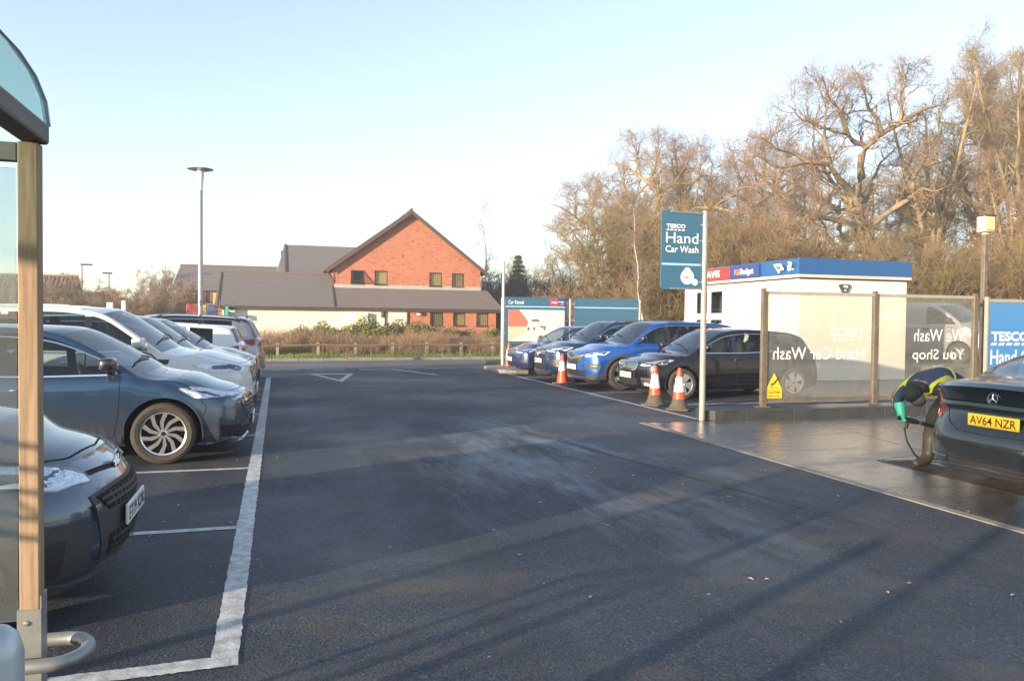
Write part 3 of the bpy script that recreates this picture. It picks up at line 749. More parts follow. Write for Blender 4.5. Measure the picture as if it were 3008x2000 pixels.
def spec_suv(c, L=4.478, W=1.856, H=1.61, r=.348, **k):
    p = paint('paint_'+k.pop('nm', 'suv'), c, k.pop('metal', .4), .28)
    S = base(L, W, H, k.pop('fo', .905), k.pop('wb', 2.675), r, k.pop('zn', .86), k.pop('zc', 1.09), k.pop('xc', 1.10), k.pop('xh', 1.80), zbelt=k.pop('zbelt', 1.04), zt=1.05, paint=p, tumble=.42, zs=.23,
             rim=k.pop('rim', dict(n=5, double=True, gap=.13, w0=.03, w1=.045, rim=.70)), drh=.45, drg=.12, dlo=k.pop('dlo', 'ul'), cladding=k.pop('cladding', .06), sill=.40, handlemat=p, archgap=.06, **k)
    xf = L/2
    S['windows'] = [(xf-2.04, xf-1.06), (xf-3.02, xf-2.13), (xf-3.75, xf-3.10)]
    S['doors'] = doors(S, xf-1.34, xf-2.08, xf-3.0, .42)
    S['seams'] = hood_seams(xf, .72, xf-.22, xf-1.05, 1)
    S['sideglass'] = {1: C_GLASS, 2: C_TINT}
    return S
def spec_grandland():
    S = spec_suv((.012, .10, .42), nm='bright_blue', metal=.45, dlo='u', mirrormat=C_GLOSSBLK, fin=-1.55); xf = 4.478/2; S['zn'] = .86
    S['bits'] = lamp([S_(xf-.62, .885), S_(xf-.40, .865), F_(.66, .835), F_(.56, .80)], [S_(xf-.60, .865), S_(xf-.42, .785), F_(.68, .745), F_(.56, .765)],
                     inner=([S_(xf-.52, .86), S_(xf-.42, .85)], [S_(xf-.50, .83), S_(xf-.42, .81)]), led=([S_(xf-.60, .88), S_(xf-.44, .80), F_(.62, .755)], [S_(xf-.585, .865), S_(xf-.45, .785), F_(.62, .745)]))
    S['bits'] += [('grille', C_GLOSSBLK, [F_(-.56, .80), F_(0, .815), F_(.56, .80)], [F_(-.42, .60), F_(0, .565), F_(.42, .60)], dict(both=False, nu=20)),
                  ('lower_intake', C_BLK, [F_(-.62, .44), F_(0, .44), F_(.62, .44)], [F_(-.56, .30), F_(0, .29), F_(.56, .30)], dict(both=False, nu=20)),
                  ('fog_lamp_pocket', C_TRIM, [S_(xf-.36, .60), F_(.64, .60)], [S_(xf-.34, .45), F_(.58, .49)], dict(nu=8, off=.008)),
                  ('bumper_skirt', C_TRIM, [S_(xf-.52, .40), F_(.72, .38), F_(.6, .30)], [S_(xf-.54, .24), F_(.74, .23), F_(.6, .235)], dict(nu=10, off=.01)),
                  ('skid_plate', C_SATIN, [F_(-.62, .30), F_(0, .27), F_(.62, .30)], [F_(-.58, .235), F_(0, .23), F_(.58, .235)], dict(both=False, nu=20, off=.02))]
    S['bars'] = [('grille_bar', C_SATIN, [F_(-w, z+.03), F_(0, z), F_(w, z+.03)], .010, .012) for w, z in ((.52, .76), (.50, .72), (.47, .68), (.44, .64), (.42, .60))]
    S['bars'] += [('grille_wing', C_CHROME, [F_(sg*.06, .70), F_(sg*.3, .735), F_(sg*.56, .785)], .022, .018) for sg in (1, -1)]
    S['bars'] += [('fog_strip', C_CHROME, [F_(sg*.55, .545), F_(sg*.68, .545), N_(xf-.30, sg*.86, .55)], .014, .014) for sg in (1, -1)]
    S['badges'] = [('F', .705, .07, 'bolt')]; S['plates'] = [('F', 'DP19 NKU', .50, 0)]
    return S
def spec_kadjar():
    S = spec_suv((.010, .028, .085), L=4.45, W=1.84, H=1.61, nm='deep_blue', fo=.90, wb=2.65, rails=(-1.5, .35), dlo='u', cladding=.05); xf = 2.225
    S['bits'] = lamp([S_(xf-.66, .90), S_(xf-.40, .90), F_(.66, .865), F_(.42, .82)], [S_(xf-.62, .87), S_(xf-.42, .80), F_(.70, .77), F_(.42, .79)],
                     led=([S_(xf-.62, .885), S_(xf-.44, .82), F_(.52, .79)], [S_(xf-.60, .87), S_(xf-.45, .80), F_(.52, .775)]))
    S['bits'] += [('grille', C_GLOSSBLK, [F_(-.44, .82), F_(0, .80), F_(.44, .82)], [F_(-.36, .66), F_(0, .60), F_(.36, .66)], dict(both=False, nu=20)),
                  ('lower_intake', C_BLK, [F_(-.42, .47), F_(0, .47), F_(.42, .47)], [F_(-.42, .31), F_(0, .30), F_(.42, .31)], dict(both=False, nu=20)),
                  ('fog_lamp_pocket', C_BLK, [S_(xf-.36, .58), F_(.56, .60)], [S_(xf-.34, .40), F_(.56, .42)], dict(nu=8, off=.008)),
                  ('skid_plate', C_SATIN, [F_(-.66, .31), F_(0, .285), F_(.66, .31)], [F_(-.60, .24), F_(0, .235), F_(.60, .24)], dict(both=False, nu=20, off=.02))]
    S['bars'] = [('grille_bar', C_CHROME, [F_(-w, z+.02), F_(0, z), F_(w, z+.02)], .010, .012) for w, z in ((.42, .77), (.40, .73), (.38, .69), (.35, .65))]
    S['bars'] += [('fog_surround', C_CHROME, [F_(sg*.56, .60), F_(sg*.58, .44), N_(xf-.32, sg*.80, .42)], .028, .016) for sg in (1, -1)]
    S['badges'] = [('F', .73, .095, 'diamond')]; S['plates'] = [('F', 'MK68 XEO', .535, 0)]
    return S
def spec_p308():
    p = paint('paint_black_plum', (.013, .011, .019), .5, .22)
    S = base(4.253, 1.804, 1.457, .85, 2.62, .316, .76, .975, 1.08, 1.86, zbelt=.93, zt=.97, paint=p, rim=dict(n=5, double=False, w0=.09, w1=.16, rim=.70, twist=.1), tumble=.46, dlo='ul', handlemat=p, mirrormat=p)
    xf = 4.253/2
    S['windows'] = [(xf-2.02, xf-1.06), (xf-2.95, xf-2.11), (xf-3.55, xf-3.02)]
    S['doors'] = doors(S, xf-1.24, xf-2.06, xf-2.95); S['seams'] = hood_seams(xf, .68, xf-.24, xf-1.04, 1)
    S['bits'] = lamp([S_(xf-.68, .805), S_(xf-.42, .785), F_(.66, .75), F_(.50, .705)], [S_(xf-.66, .79), S_(xf-.46, .70), F_(.68, .665), F_(.50, .675)],
                     inner=([S_(xf-.55, .775), S_(xf-.42, .765)], [S_(xf-.55, .74), S_(xf-.43, .71)]))
    S['bits'] += [('grille', C_GLOSSBLK, [F_(-.44, .725), F_(0, .735), F_(.44, .725)], [F_(-.36, .585), F_(0, .575), F_(.36, .585)], dict(both=False, nu=20)),
                  ('lower_intake', C_BLK, [F_(-.42, .42), F_(0, .42), F_(.42, .42)], [F_(-.42, .28), F_(0, .27), F_(.42, .28)], dict(both=False, nu=20)),
                  ('fog_lamp_pocket', C_TRIM, [S_(xf-.32, .43), F_(.54, .44)], [S_(xf-.34, .28), F_(.56, .27)], dict(nu=8, off=.008)),
                  ('fog_lamp', C_REFL, [F_(.72, .345), F_(.62, .345)], [F_(.72, .285), F_(.62, .285)], dict(nu=5, off=.014))]
    S['bars'] = [('grille_bar', C_SATIN, [F_(-w, z), F_(-w/2, z+.012), F_(0, z), F_(w/2, z+.012), F_(w, z)], .012, .012) for w, z in ((.42, .70), (.41, .675), (.40, .65), (.39, .625), (.37, .60))]
    S['bars'].append(('grille_surround', C_CHROME, [F_(-.45, .732), F_(0, .742), F_(.45, .732), F_(.365, .578), F_(0, .568), F_(-.365, .578), F_(-.45, .732)], .020, .012))
    S['bars'] += [('lower_strip', C_CHROME, [F_(-.74, .255), F_(0, .235), F_(.74, .255)], .02, .016)]+[('fog_strip', C_CHROME, [F_(sg*.56, .375), N_(xf-.32, sg*.82, .375)], .014, .014) for sg in (1, -1)]
    S['badges'] = [('F', .655, .055, 'lion')]; S['plates'] = [('F', 'KV69 KTD', .47, 0)]
    return S
def spec_polo():
    p = paint('paint_mid_blue', (.020, .040, .13), .4, .25)
    S = base(4.053, 1.751, 1.446, .80, 2.548, .305, .74, .97, 1.03, 1.76, zbelt=.92, zt=.96, paint=p, rim=dict(n=5, w0=.05, w1=.08), tumble=.44, handlemat=p)
    xf = 4.053/2
    S['windows'] = [(xf-1.92, xf-1.02), (xf-2.85, xf-2.0), (xf-3.35, xf-2.92)]
    S['doors'] = doors(S, xf-1.16, xf-1.96, xf-2.82); S['seams'] = hood_seams(xf, .66, xf-.22, xf-1.0, 1)
    S['bits'] = lamp([S_(xf-.56, .765), S_(xf-.36, .765), F_(.62, .74), F_(.40, .70)], [S_(xf-.54, .74), S_(xf-.38, .665), F_(.62, .635), F_(.40, .65)])
    S['bits'] += [('grille', C_GLOSSBLK, [F_(-.40, .70), F_(0, .705), F_(.40, .70)], [F_(-.40, .645), F_(0, .64), F_(.40, .645)], dict(both=False, nu=16)),
                  ('lower_intake', C_BLK, [F_(-.46, .40), F_(0, .40), F_(.46, .40)], [F_(-.40, .27), F_(0, .26), F_(.40, .27)], dict(both=False, nu=16)),
                  ('fog_lamp_pocket', C_BLK, [S_(xf-.28, .46), F_(.62, .46)], [S_(xf-.30, .36), F_(.54, .36)], dict(nu=8, off=.008))]
    S['bars'] = [('grille_bar', C_CHROME, [F_(-.40, .67), F_(0, .672), F_(.40, .67)], .012, .012)]
    S['badges'] = [('F', .675, .065, 'vw')]; S['plates'] = [('F', 'DW19 KRG', .46, 0)]
    return S
def spec_sorento():
    p = paint('paint_white', (.72, .72, .70), 0, .3)
    S = spec_suv((.7, .7, .7), L=4.78, W=1.89, H=1.70, r=.37, nm='x', fo=.94, wb=2.78, zn=.93, zc=1.14, xc=1.20, xh=1.95, zbelt=1.08, rails=(-1.6, .2), dlo='l', cladding=.04); S['paint'] = p; S['handlemat'] = p
    xf = 2.39; S['railmat'] = p
    S['bits'] = lamp([S_(xf-.80, .93), S_(xf-.50, .93), F_(.72, .90), F_(.52, .86)], [S_(xf-.78, .905), S_(xf-.52, .82), F_(.74, .79), F_(.52, .80)],
                     inner=([S_(xf-.55, .90), F_(.74, .88)], [S_(xf-.55, .86), F_(.76, .83)]))
    S['bits'] += [('grille', C_GLOSSBLK, [F_(-.52, .87), F_(0, .87), F_(.52, .87)], [F_(-.40, .66), F_(0, .64), F_(.40, .66)], dict(both=False, nu=16)),
                  ('lower_intake', C_BLK, [F_(-.62, .46), F_(0, .46), F_(.62, .46)], [F_(-.60, .32), F_(0, .31), F_(.60, .32)], dict(both=False, nu=16)),
                  ('fender_vent', C_BLK, [S_(xf-1.30, 1.0), S_(xf-1.08, .99)], [S_(xf-1.30, .94), S_(xf-1.10, .93)], dict(nu=5))]
    S['bars'] = [('grille_bar', C_CHROME, [F_(-w, z), F_(0, z), F_(w, z)], .014, .012) for w, z in ((.50, .84), (.47, .79), (.44, .74), (.42, .69))]
    S['badges'] = [('F', .90, .06, 'oval')]; S['plates'] = [('F', 'EY18 WLG', .55, 0)]
    return S
def spec_navy():
    S = spec_suv((.016, .026, .05), L=4.55, W=1.86, H=1.60, nm='navy', fo=.90, wb=2.68, zn=.86, zc=1.06, dlo='u', cladding=.04); xf = 2.275
    S['bits'] = lamp([S_(xf-.60, .87), S_(xf-.40, .86), F_(.70, .83), F_(.56, .80)], [S_(xf-.58, .84), S_(xf-.42, .76), F_(.72, .72), F_(.56, .74)])
    S['bits'] += [('grille', C_GLOSSBLK, [F_(-.46, .83), F_(0, .84), F_(.46, .83)], [F_(-.40, .52), F_(0, .50), F_(.40, .52)], dict(both=False, nu=16)),
                  ('lower_intake', C_BLK, [F_(-.62, .42), F_(0, .42), F_(.62, .42)], [F_(-.60, .30), F_(0, .29), F_(.60, .30)], dict(both=False, nu=16))]
    S['bars'] = [('grille_bar', C_CHROME, [F_(-w, z), F_(0, z+.01), F_(w, z)], .016, .012) for w, z in ((.45, .79), (.45, .74), (.44, .69), (.43, .64), (.42, .59), (.41, .55))]
    S['bars'].append(('grille_surround', C_CHROME, [F_(-.47, .84), F_(0, .85), F_(.47, .84), F_(.41, .51), F_(0, .49), F_(-.41, .51), F_(-.47, .84)], .03, .014))
    S['plates'] = [('F', 'LR17 OKB', .47, 0)]; S['badges'] = [('F', .70, .06, 'vw')]
    return S
def spec_mauve():
    p = paint('paint_mauve_grey', (.11, .10, .115), .5, .3)
    S = base(4.50, 1.81, 1.56, .90, 2.68, .325, .80, 1.02, 1.08, 1.92, zbelt=.97, zt=1.0, paint=p, rim=dict(n=5, w0=.05, w1=.09), tumble=.44, handlemat=p, dlo='l')
    xf = 2.25
    S['windows'] = [(xf-2.1, xf-1.06), (xf-3.1, xf-2.2), (xf-3.75, xf-3.18)]
    S['doors'] = doors(S, xf-1.28, xf-2.15, xf-3.08); S['seams'] = hood_seams(xf, .68, xf-.24, xf-1.04, 1)
    S['bits'] = lamp([S_(xf-.62, .84), S_(xf-.40, .83), F_(.66, .80), F_(.50, .765)], [S_(xf-.60, .81), S_(xf-.44, .73), F_(.68, .70), F_(.50, .72)], inner=([S_(xf-.50, .81), S_(xf-.40, .80)], [S_(xf-.50, .77), S_(xf-.41, .75)]))
    S['bits'] += [('grille', C_GLOSSBLK, [F_(-.46, .76), F_(0, .77), F_(.46, .76)], [F_(-.40, .66), F_(0, .65), F_(.40, .66)], dict(both=False, nu=16)),
                  ('lower_intake', C_BLK, [F_(-.60, .44), F_(0, .44), F_(.60, .44)], [F_(-.56, .29), F_(0, .28), F_(.56, .29)], dict(both=False, nu=16)),
                  ('fog_lamp_pocket', C_BLK, [S_(xf-.40, .52), F_(.64, .54)], [S_(xf-.40, .34), F_(.62, .36)], dict(nu=8, off=.008))]
    S['bars'] = [('grille_bar', C_CHROME, [F_(-w, z), F_(0, z), F_(w, z)], .016, .012) for w, z in ((.46, .745), (.44, .69))]
    S['bars'] += [('fog_surround', C_CHROME, [F_(sg*.66, .54), N_(xf-.36, sg*.86, .53), N_(xf-.36, sg*.86, .36)], .02, .012) for sg in (1, -1)]
    S['badges'] = [('F', .80, .05, 'oval')]; S['plates'] = [('F', 'RO66 TBZ', .47, 0)]
    return S
def spec_golf():
    p = paint('paint_bright_white', (.78, .78, .77), 0, .28)
    S = base(4.26, 1.79, 1.455, .85, 2.62, .316, .75, .985, 1.06, 1.80, zbelt=.93, zt=1.0, paint=p, rim=dict(n=5, w0=.06, w1=.09), tumble=.44, handlemat=p, drh=.36, drg=.13, dzr=.10, bowR=.05, bowR6=.14)
    xf, xr = 2.13, -2.13
    S['windows'] = [(xf-2.0, xf-1.05), (xf-2.95, xf-2.08), (xf-3.5, xf-3.02)]; S['sideglass'] = {1: C_TINT, 2: C_TINT}
    S['doors'] = doors(S, xf-1.2, xf-2.04, xf-2.92); S['seams'] = hood_seams(xf, .68, xf-.24, xf-1.04, 1)
    S['bits'] = lamp([S_(xf-.56, .77), F_(.62, .74), F_(.44, .70)], [S_(xf-.54, .68), F_(.62, .64), F_(.44, .66)])
    S['bits'] += [('taillight', C_REDD, [S_(xr+.42, .92), R_(.72, .94), R_(.48, .92)], [S_(xr+.38, .80), R_(.74, .77), R_(.48, .80)], dict(nu=10, off=.008)),
                  ('rear_bumper_trim', C_BLK, [R_(-.7, .38), R_(0, .38), R_(.7, .38)], [R_(-.62, .26), R_(0, .26), R_(.62, .26)], dict(both=False, nu=16))]
    S['plates'] = [('R', 'GL18 HTW', .56, 0)]; S['badges'] = [('R', .86, .055, 'vw')]
    return S
def spec_silver_suv():
    S = spec_suv((.33, .32, .33), L=4.56, W=1.87, H=1.645, nm='silver_mauve', metal=.6, rim=dict(n=5, w0=.06, w1=.09, rim=.68), dlo='u', fin=-1.75, rails=(-1.7, .3), railmat=C_SATIN, roofmat=C_GLOSSBLK, roofz=1.46, zbelt=1.08, cladding=.05); xf, xr = 2.28, -2.28
    S['sideglass'] = {0: C_TINT, 1: C_TINT, 2: C_TINT}
    S['bits'] = lamp([S_(xf-.60, .87), F_(.66, .83), F_(.50, .80)], [S_(xf-.58, .76), F_(.68, .73), F_(.50, .76)])
    S['bits'] += [('taillight', C_RED, [S_(xr+.62, 1.00), S_(xr+.35, 1.02), R_(.68, 1.0), R_(.40, .96)], [S_(xr+.50, .93), S_(xr+.33, .86), R_(.70, .85), R_(.40, .90)], dict(nu=14, off=.008)),
                  ('rear_bumper_trim', C_TRIM, [S_(xr+.55, .52), R_(.7, .56), R_(0, .56)], [S_(xr+.55, .26), R_(.7, .26), R_(0, .26)], dict(nu=16)),
                  ('rear_reflector', C_RED, [S_(xr+.22, .60), R_(.70, .60)], [S_(xr+.22, .55), R_(.70, .55)], dict(nu=6, off=.012)),
                  ('roof_spoiler', C_GLOSSBLK, [N_(xr+.62, -.62, 1.58), N_(xr+.62, 0, 1.61), N_(xr+.62, .62, 1.58)], [N_(xr+.40, -.60, 1.50), N_(xr+.36, 0, 1.53), N_(xr+.40, .60, 1.50)], dict(both=False, nu=16, off=.03))]
    S['bars'] = [('tailgate_strip', C_CHROME, [R_(-.40, .93), R_(0, .93), R_(.40, .93)], .02, .01)]+[('pillar_strip', C_CHROME, [N_(xr+.75, sg*.68, 1.42), N_(xr+.58, sg*.78, 1.22)], .022, .006) for sg in (1, -1)]
    S['plates'] = [('R', 'YD68 ECV', .74, 0)]; S['badges'] = [('R', 1.0, .055, 'oval')]
    return S
def spec_merc():
    p = paint('paint_obsidian', (.010, .016, .021), .4, .22, dirt=(.5, (.05, .045, .04), .6))
    S = base(4.69, 1.81, 1.442, .84, 2.84, .325, .72, .97, 1.30, 2.10, rear='saloon', zbelt=.93, zt=1.05, wedge=.035, paint=p, rim=dict(n=5, double=True, gap=.12, w0=.04, w1=.05, rim=.70), tumble=.45, handlemat=p, dlo='ul',
             rearglass=C_SCREEN, bowR=.10, bowR6=.26, tapR=.07, zsR=.0)
    xf, xr = 2.345, -2.345
    S['tail'] = [(.15, -.10), (.24, -.05), (.33, -.005), (.45, 0), (.56, -.015), (.64, -.055), (.78, -.10), (.95, -.055), (1.04, -.03), (1.5, -.04)]
    S['windows'] = [(xf-2.2, xf-1.28), (xf-3.10, xf-2.30), (xf-3.42, xf-3.16)]
    S['doors'] = doors(S, xf-1.38, xf-2.25, xf-3.12)
    S['seams'] = [([R_(.66, .98), R_(.60, .84), R_(.52, .66), R_(.36, .585), R_(0, .575)], .010), ([T_(xr+.62, .66), T_(xr+.12, .64)], .008)]
    S['bits'] = [('taillight', C_REDD, [S_(xr+.46, .90), S_(xr+.25, .935), R_(.73, .93), R_(.655, .93)], [S_(xr+.46, .84), S_(xr+.25, .72), R_(.74, .645), R_(.67, .66)], dict(nu=12, nv=8, off=.008)),
                 ('tail_lens_lower', C_RED, [S_(xr+.27, .80), R_(.73, .79), R_(.655, .80)], [S_(xr+.27, .73), R_(.74, .66), R_(.67, .67)], dict(nu=8, off=.012)),
                 ('reversing_lens', C_LED, [S_(xr+.24, .735), R_(.74, .715)], [S_(xr+.24, .715), R_(.74, .69)], dict(nu=6, nv=3, off=.015)),
                 ('exhaust_trim', C_GLOSSBLK, [S_(xr+.22, .33), R_(.70, .335), R_(.46, .33)], [S_(xr+.22, .28), R_(.68, .265), R_(.48, .275)], dict(nu=10, off=.010)),
                 ('diffuser', C_BLK, [R_(-.46, .32), R_(0, .33), R_(.46, .32)], [R_(-.46, .215), R_(0, .215), R_(.46, .215)], dict(both=False, nu=16, off=.006))]
    S['bits'] += lamp([S_(xf-.62, .79), F_(.70, .74), F_(.50, .70)], [S_(xf-.60, .70), F_(.72, .64), F_(.50, .65)])
    S['bars'] = [('boot_strip', C_SATIN, [R_(-.66, .835), R_(-.3, .84), R_(0, .84), R_(.3, .84), R_(.66, .835)], .036, .018),
                 ('bumper_strip', C_CHROME, [N_(xr+.25, -.88, .30), R_(-.72, .262), R_(-.48, .262), R_(-.44, .285), R_(0, .29), R_(.44, .285), R_(.48, .262), R_(.72, .262), N_(xr+.25, .88, .30)], .018, .022)]
    S['bars'] += [('exhaust_strip', C_CHROME, [R_(sg*.46, .332), R_(sg*.70, .336)], .010, .018) for sg in (1, -1)]
    S['plates'] = [('R', 'AV64 NZR', .70, 0)]; S['badges'] = [('R', .905, .05, 'star')]; S['badgeback'] = C_GLOSSBLK
    return S
def spec_van():
    p = paint('paint_van_silver', (.42, .43, .46), .5, .35)
    L, W, H = 4.98, 1.95, 1.97; xf, xr = L/2, -L/2; X = lambda d: xf-d
    top = [(X(0), 1.02), (X(.1), 1.07), (X(.55), 1.21), (X(.86), 1.29), (X(.92), 1.33), (X(1.3), 1.60), (X(1.72), 1.87), (X(1.9), 1.93), (X(2.5), 1.965), (X(4.0), 1.96), (xr+.5, 1.94), (xr+.22, 1.90), (xr+.06, 1.30), (xr, 1.2)]
    belt = [(xr, 1.05), (xr+.3, 1.18), (0, 1.22), (X(.9), 1.22), (X(.5), 1.10), (X(0), .98)]
    S = dict(L=L, W=W, H=H, r=.34, fx=X(.93), rx=X(.93+3.10), top=sorted(top), belt=sorted(belt), cowl=X(.92), header=X(1.72), rh=xr+.22, rg=xr+.06, zs=.24,
             nose=[(.2, -.10), (.35, -.02), (.6, 0), (.85, -.05), (1.05, -.12), (2, -.2)], tail=[(.2, -.05), (.4, 0), (1, 0), (2, -.02)],
             mirror=(X(1.2), 1.34), handles=[(X(2.0), 1.08)], rim=dict(n=6, w0=.05, w1=.09), paint=p, tumble=.16, bowF=.22, bowF6=.22, bowR=.02, bowR6=.08, tapR=.02, railh=.10, seats=(.45,), mirrormat=C_BLK, handlemat=C_BLK,
             windows=[(X(2.05), X(.98))], doors=[[(X(1.15), 1.15), (X(2.1), 1.2), (X(2.1), .45), (X(1.25), .45)]], seams=[], plates=[('F', 'YT13 WTC', .55, 0)], badges=[('F', .88, .06, 'bolt')])
    S['bits'] = lamp([S_(xf-.75, 1.08), F_(.80, 1.0), F_(.62, .92)], [S_(xf-.62, .86), F_(.84, .80), F_(.62, .82)])
    S['bits'] += [('grille', C_BLK, [F_(-.6, .95), F_(0, .97), F_(.6, .95)], [F_(-.5, .78), F_(0, .76), F_(.5, .78)], dict(both=False, nu=16)), ('front_bumper', C_TRIM, [F_(-.85, .62), F_(0, .62), F_(.85, .62)], [F_(-.8, .28), F_(0, .26), F_(.8, .28)], dict(both=False, nu=16))]
    S['bars'] = [('grille_bar', C_SATIN, [F_(-.58, .87), F_(0, .885), F_(.58, .87)], .03, .014)]
    return S
# ================================================================ GROUND
def asphalt(name, base, patch, seal=True, blue=0):
    m = bpy.data.materials.new(name); nt, N, L = nodes(m); o = N.new('ShaderNodeOutputMaterial'); p = N.new('ShaderNodeBsdfPrincipled'); L.new(p.outputs[0], o.inputs[0])
    tc = N.new('ShaderNodeTexCoord')
    def noise(sc, det=4, mp=None, ro=.6):
        n = N.new('ShaderNodeTexNoise'); n.inputs['Scale'].default_value = sc; n.inputs['Detail'].default_value = det; n.inputs['Roughness'].default_value = ro
        if mp:
            q = N.new('ShaderNodeMapping'); q.inputs['Scale'].default_value = mp[0]; q.inputs['Rotation'].default_value = (0, 0, mp[1]); L.new(tc.outputs['Object'], q.inputs[0]); L.new(q.outputs[0], n.inputs['Vector'])
        else: L.new(tc.outputs['Object'], n.inputs['Vector'])
        return n
    def rng(src, a, b, c, d):
        r = N.new('ShaderNodeMapRange'); r.inputs[1].default_value = a; r.inputs[2].default_value = b; r.inputs[3].default_value = c; r.inputs[4].default_value = d; L.new(src, r.inputs[0]); return r.outputs[0]
    def mix(f, a, b, bl='MIX'):
        x = N.new('ShaderNodeMix'); x.data_type = 'RGBA'; x.blend_type = bl
        for i, v in ((0, f), (6, a), (7, b)):
            if isinstance(v, tuple): x.inputs[i].default_value = (*v, 1)
            elif isinstance(v, float): x.inputs[i].default_value = v
            else: L.new(v, x.inputs[i])
        return x.outputs[2]
    big = noise(.35, 5); fine = noise(75, 3); grit = N.new('ShaderNodeTexVoronoi'); grit.inputs['Scale'].default_value = 88; L.new(tc.outputs['Object'], grit.inputs['Vector'])
    c = mix(rng(big.outputs['Fac'], .35, .65, 0., 1.), base, patch)
    sep = N.new('ShaderNodeSeparateColor'); L.new(grit.outputs['Color'], sep.inputs[0])
    c = mix(rng(sep.outputs[0], .0, 1., .35, 1.75), (0., 0., 0.), c) if False else c
    mu = N.new('ShaderNodeMix'); mu.data_type = 'RGBA'; mu.blend_type = 'MULTIPLY'; mu.inputs[0].default_value = 1; L.new(c, mu.inputs[6])
    g = rng(sep.outputs[0], 0, 1, .38, 1.85); cc = N.new('ShaderNodeCombineColor'); [L.new(g, cc.inputs[i]) for i in range(3)]; L.new(cc.outputs[0], mu.inputs[7]); c = mu.outputs[2]
    # pale chips
    c = mix(rng(sep.outputs[1], .982, .988, 0., .40), c, (.24, .23, .22))
    if seal:   # dried detergent film and tyre-worn streaks running down the lane
        st = noise(1.0, 8, ((.8, .22, 1), R(18)), .72); 
        sx = N.new('ShaderNodeSeparateXYZ'); L.new(tc.outputs['Object'], sx.inputs[0])
        dx = N.new('ShaderNodeVectorMath'); dx.operation = 'DISTANCE'; mp = N.new('ShaderNodeMapping'); mp.inputs['Scale'].default_value = (.42, .22, 0); mp.inputs['Location'].default_value = (-2.9*.42, -8.2*.22, 0); L.new(tc.outputs['Object'], mp.inputs[0]); L.new(mp.outputs[0], dx.inputs[0])
        env = rng(dx.outputs['Value'], .3, 1.05, 1., 0.)
        f = N.new('ShaderNodeMath'); f.operation = 'MULTIPLY'; L.new(env, f.inputs[0]); L.new(rng(st.outputs['Fac'], .47, .58, 0., .78), f.inputs[1])
        c = mix(f.outputs[0], c, (.20, .235, .28))
        fine2 = noise(1.5, 6, ((1.6, .12, 1), R(-6)))
        c = mix(rng(fine2.outputs['Fac'], .52, .75, 0., .35), c, (.10, .098, .095))
        # tyre-polished tracks along the lane, oil drips, warm silt patches
        trk = noise(1.0, 5, ((1.3, .05, 1), R(-4)), .6); c = mix(rng(trk.outputs['Fac'], .50, .62, 0., .45), c, (.022, .024, .029))
        oil = noise(2.3, 2); c = mix(rng(oil.outputs['Fac'], .70, .74, 0., .65), c, (.012, .012, .014))
        slt = noise(.55, 7, ((1, 1.6, 1), R(30)), .7); c = mix(rng(slt.outputs['Fac'], .52, .66, 0., .7), c, (.095, .075, .056))
    L.new(c, p.inputs['Base Color'])
    wet = noise(.28, 6)
    L.new(rng(wet.outputs['Fac'], .42, .62, .78, .52), p.inputs['Roughness']); p.inputs['Specular IOR Level'].default_value = .5
    b = N.new('ShaderNodeBump'); b.inputs['Strength'].default_value = .5; b.inputs['Distance'].default_value = .005; L.new(grit.outputs['Distance'], b.inputs['Height']); b.invert = True
    b2 = N.new('ShaderNodeBump'); b2.inputs['Strength'].default_value = .5; b2.inputs['Distance'].default_value = .006; L.new(fine.outputs['Fac'], b2.inputs['Height']); L.new(b.outputs[0], b2.inputs['Normal']); L.new(b2.outputs[0], p.inputs['Normal'])
    return m
ASPH = asphalt('asphalt_car_park', (.020, .027, .040), (.030, .038, .053))
ROADM = asphalt('asphalt_road', (.095, .088, .082), (.125, .115, .105), seal=False)
EARTH = M('earth_grass', (.06, .085, .025), .95, noise=(1.4, .8), c2=(.11, .085, .045), bump=(14, .8, .05))
GRASS = M('grass_lawn', (.045, .105, .018), .95, noise=(2.2, .7), c2=(.12, .12, .035), bump=(30, 1, .04))
KERB = M('kerb_concrete', (.30, .27, .23), .85, noise=(9, .8), c2=(.16, .145, .125), bump=(60, .4, .004))
KERBW = M('kerb_concrete_wet', (.05, .05, .052), .35, noise=(4, .9), c2=(.024, .027, .024), bump=(50, .4, .004))
def flat(name, pts, mat, z=0., kind='structure'):
    return tag(MB().quad(*[(x, y, z) for x, y in pts]).build(name, mat), kind=kind)
flat('ground', [(-900, -500), (900, -500), (900, 1500), (-900, 1500)], EARTH, -.08)
PADX = 5.36
ry = lambda x: 24.95+.015*x
rf = lambda x: 29.75+.10*x
car_park = tag(MB().quad((-60, -25, 0), (PADX, -25, 0), (PADX, 11.0, 0), (6.36, 11.0, 0), (6.36, 11.02, 0), (30, 11.02, 0), (30, 24.95, 0), (-60, 24.95, 0)).build('car_park', ASPH), kind='structure')
road = tag(MB().quad((-120, 24.954, -.0), (90, 24.954, -.0), (90, rf(90), -.0), (-120, 29.75-2, -.0)).build('road', ROADM), kind='structure')

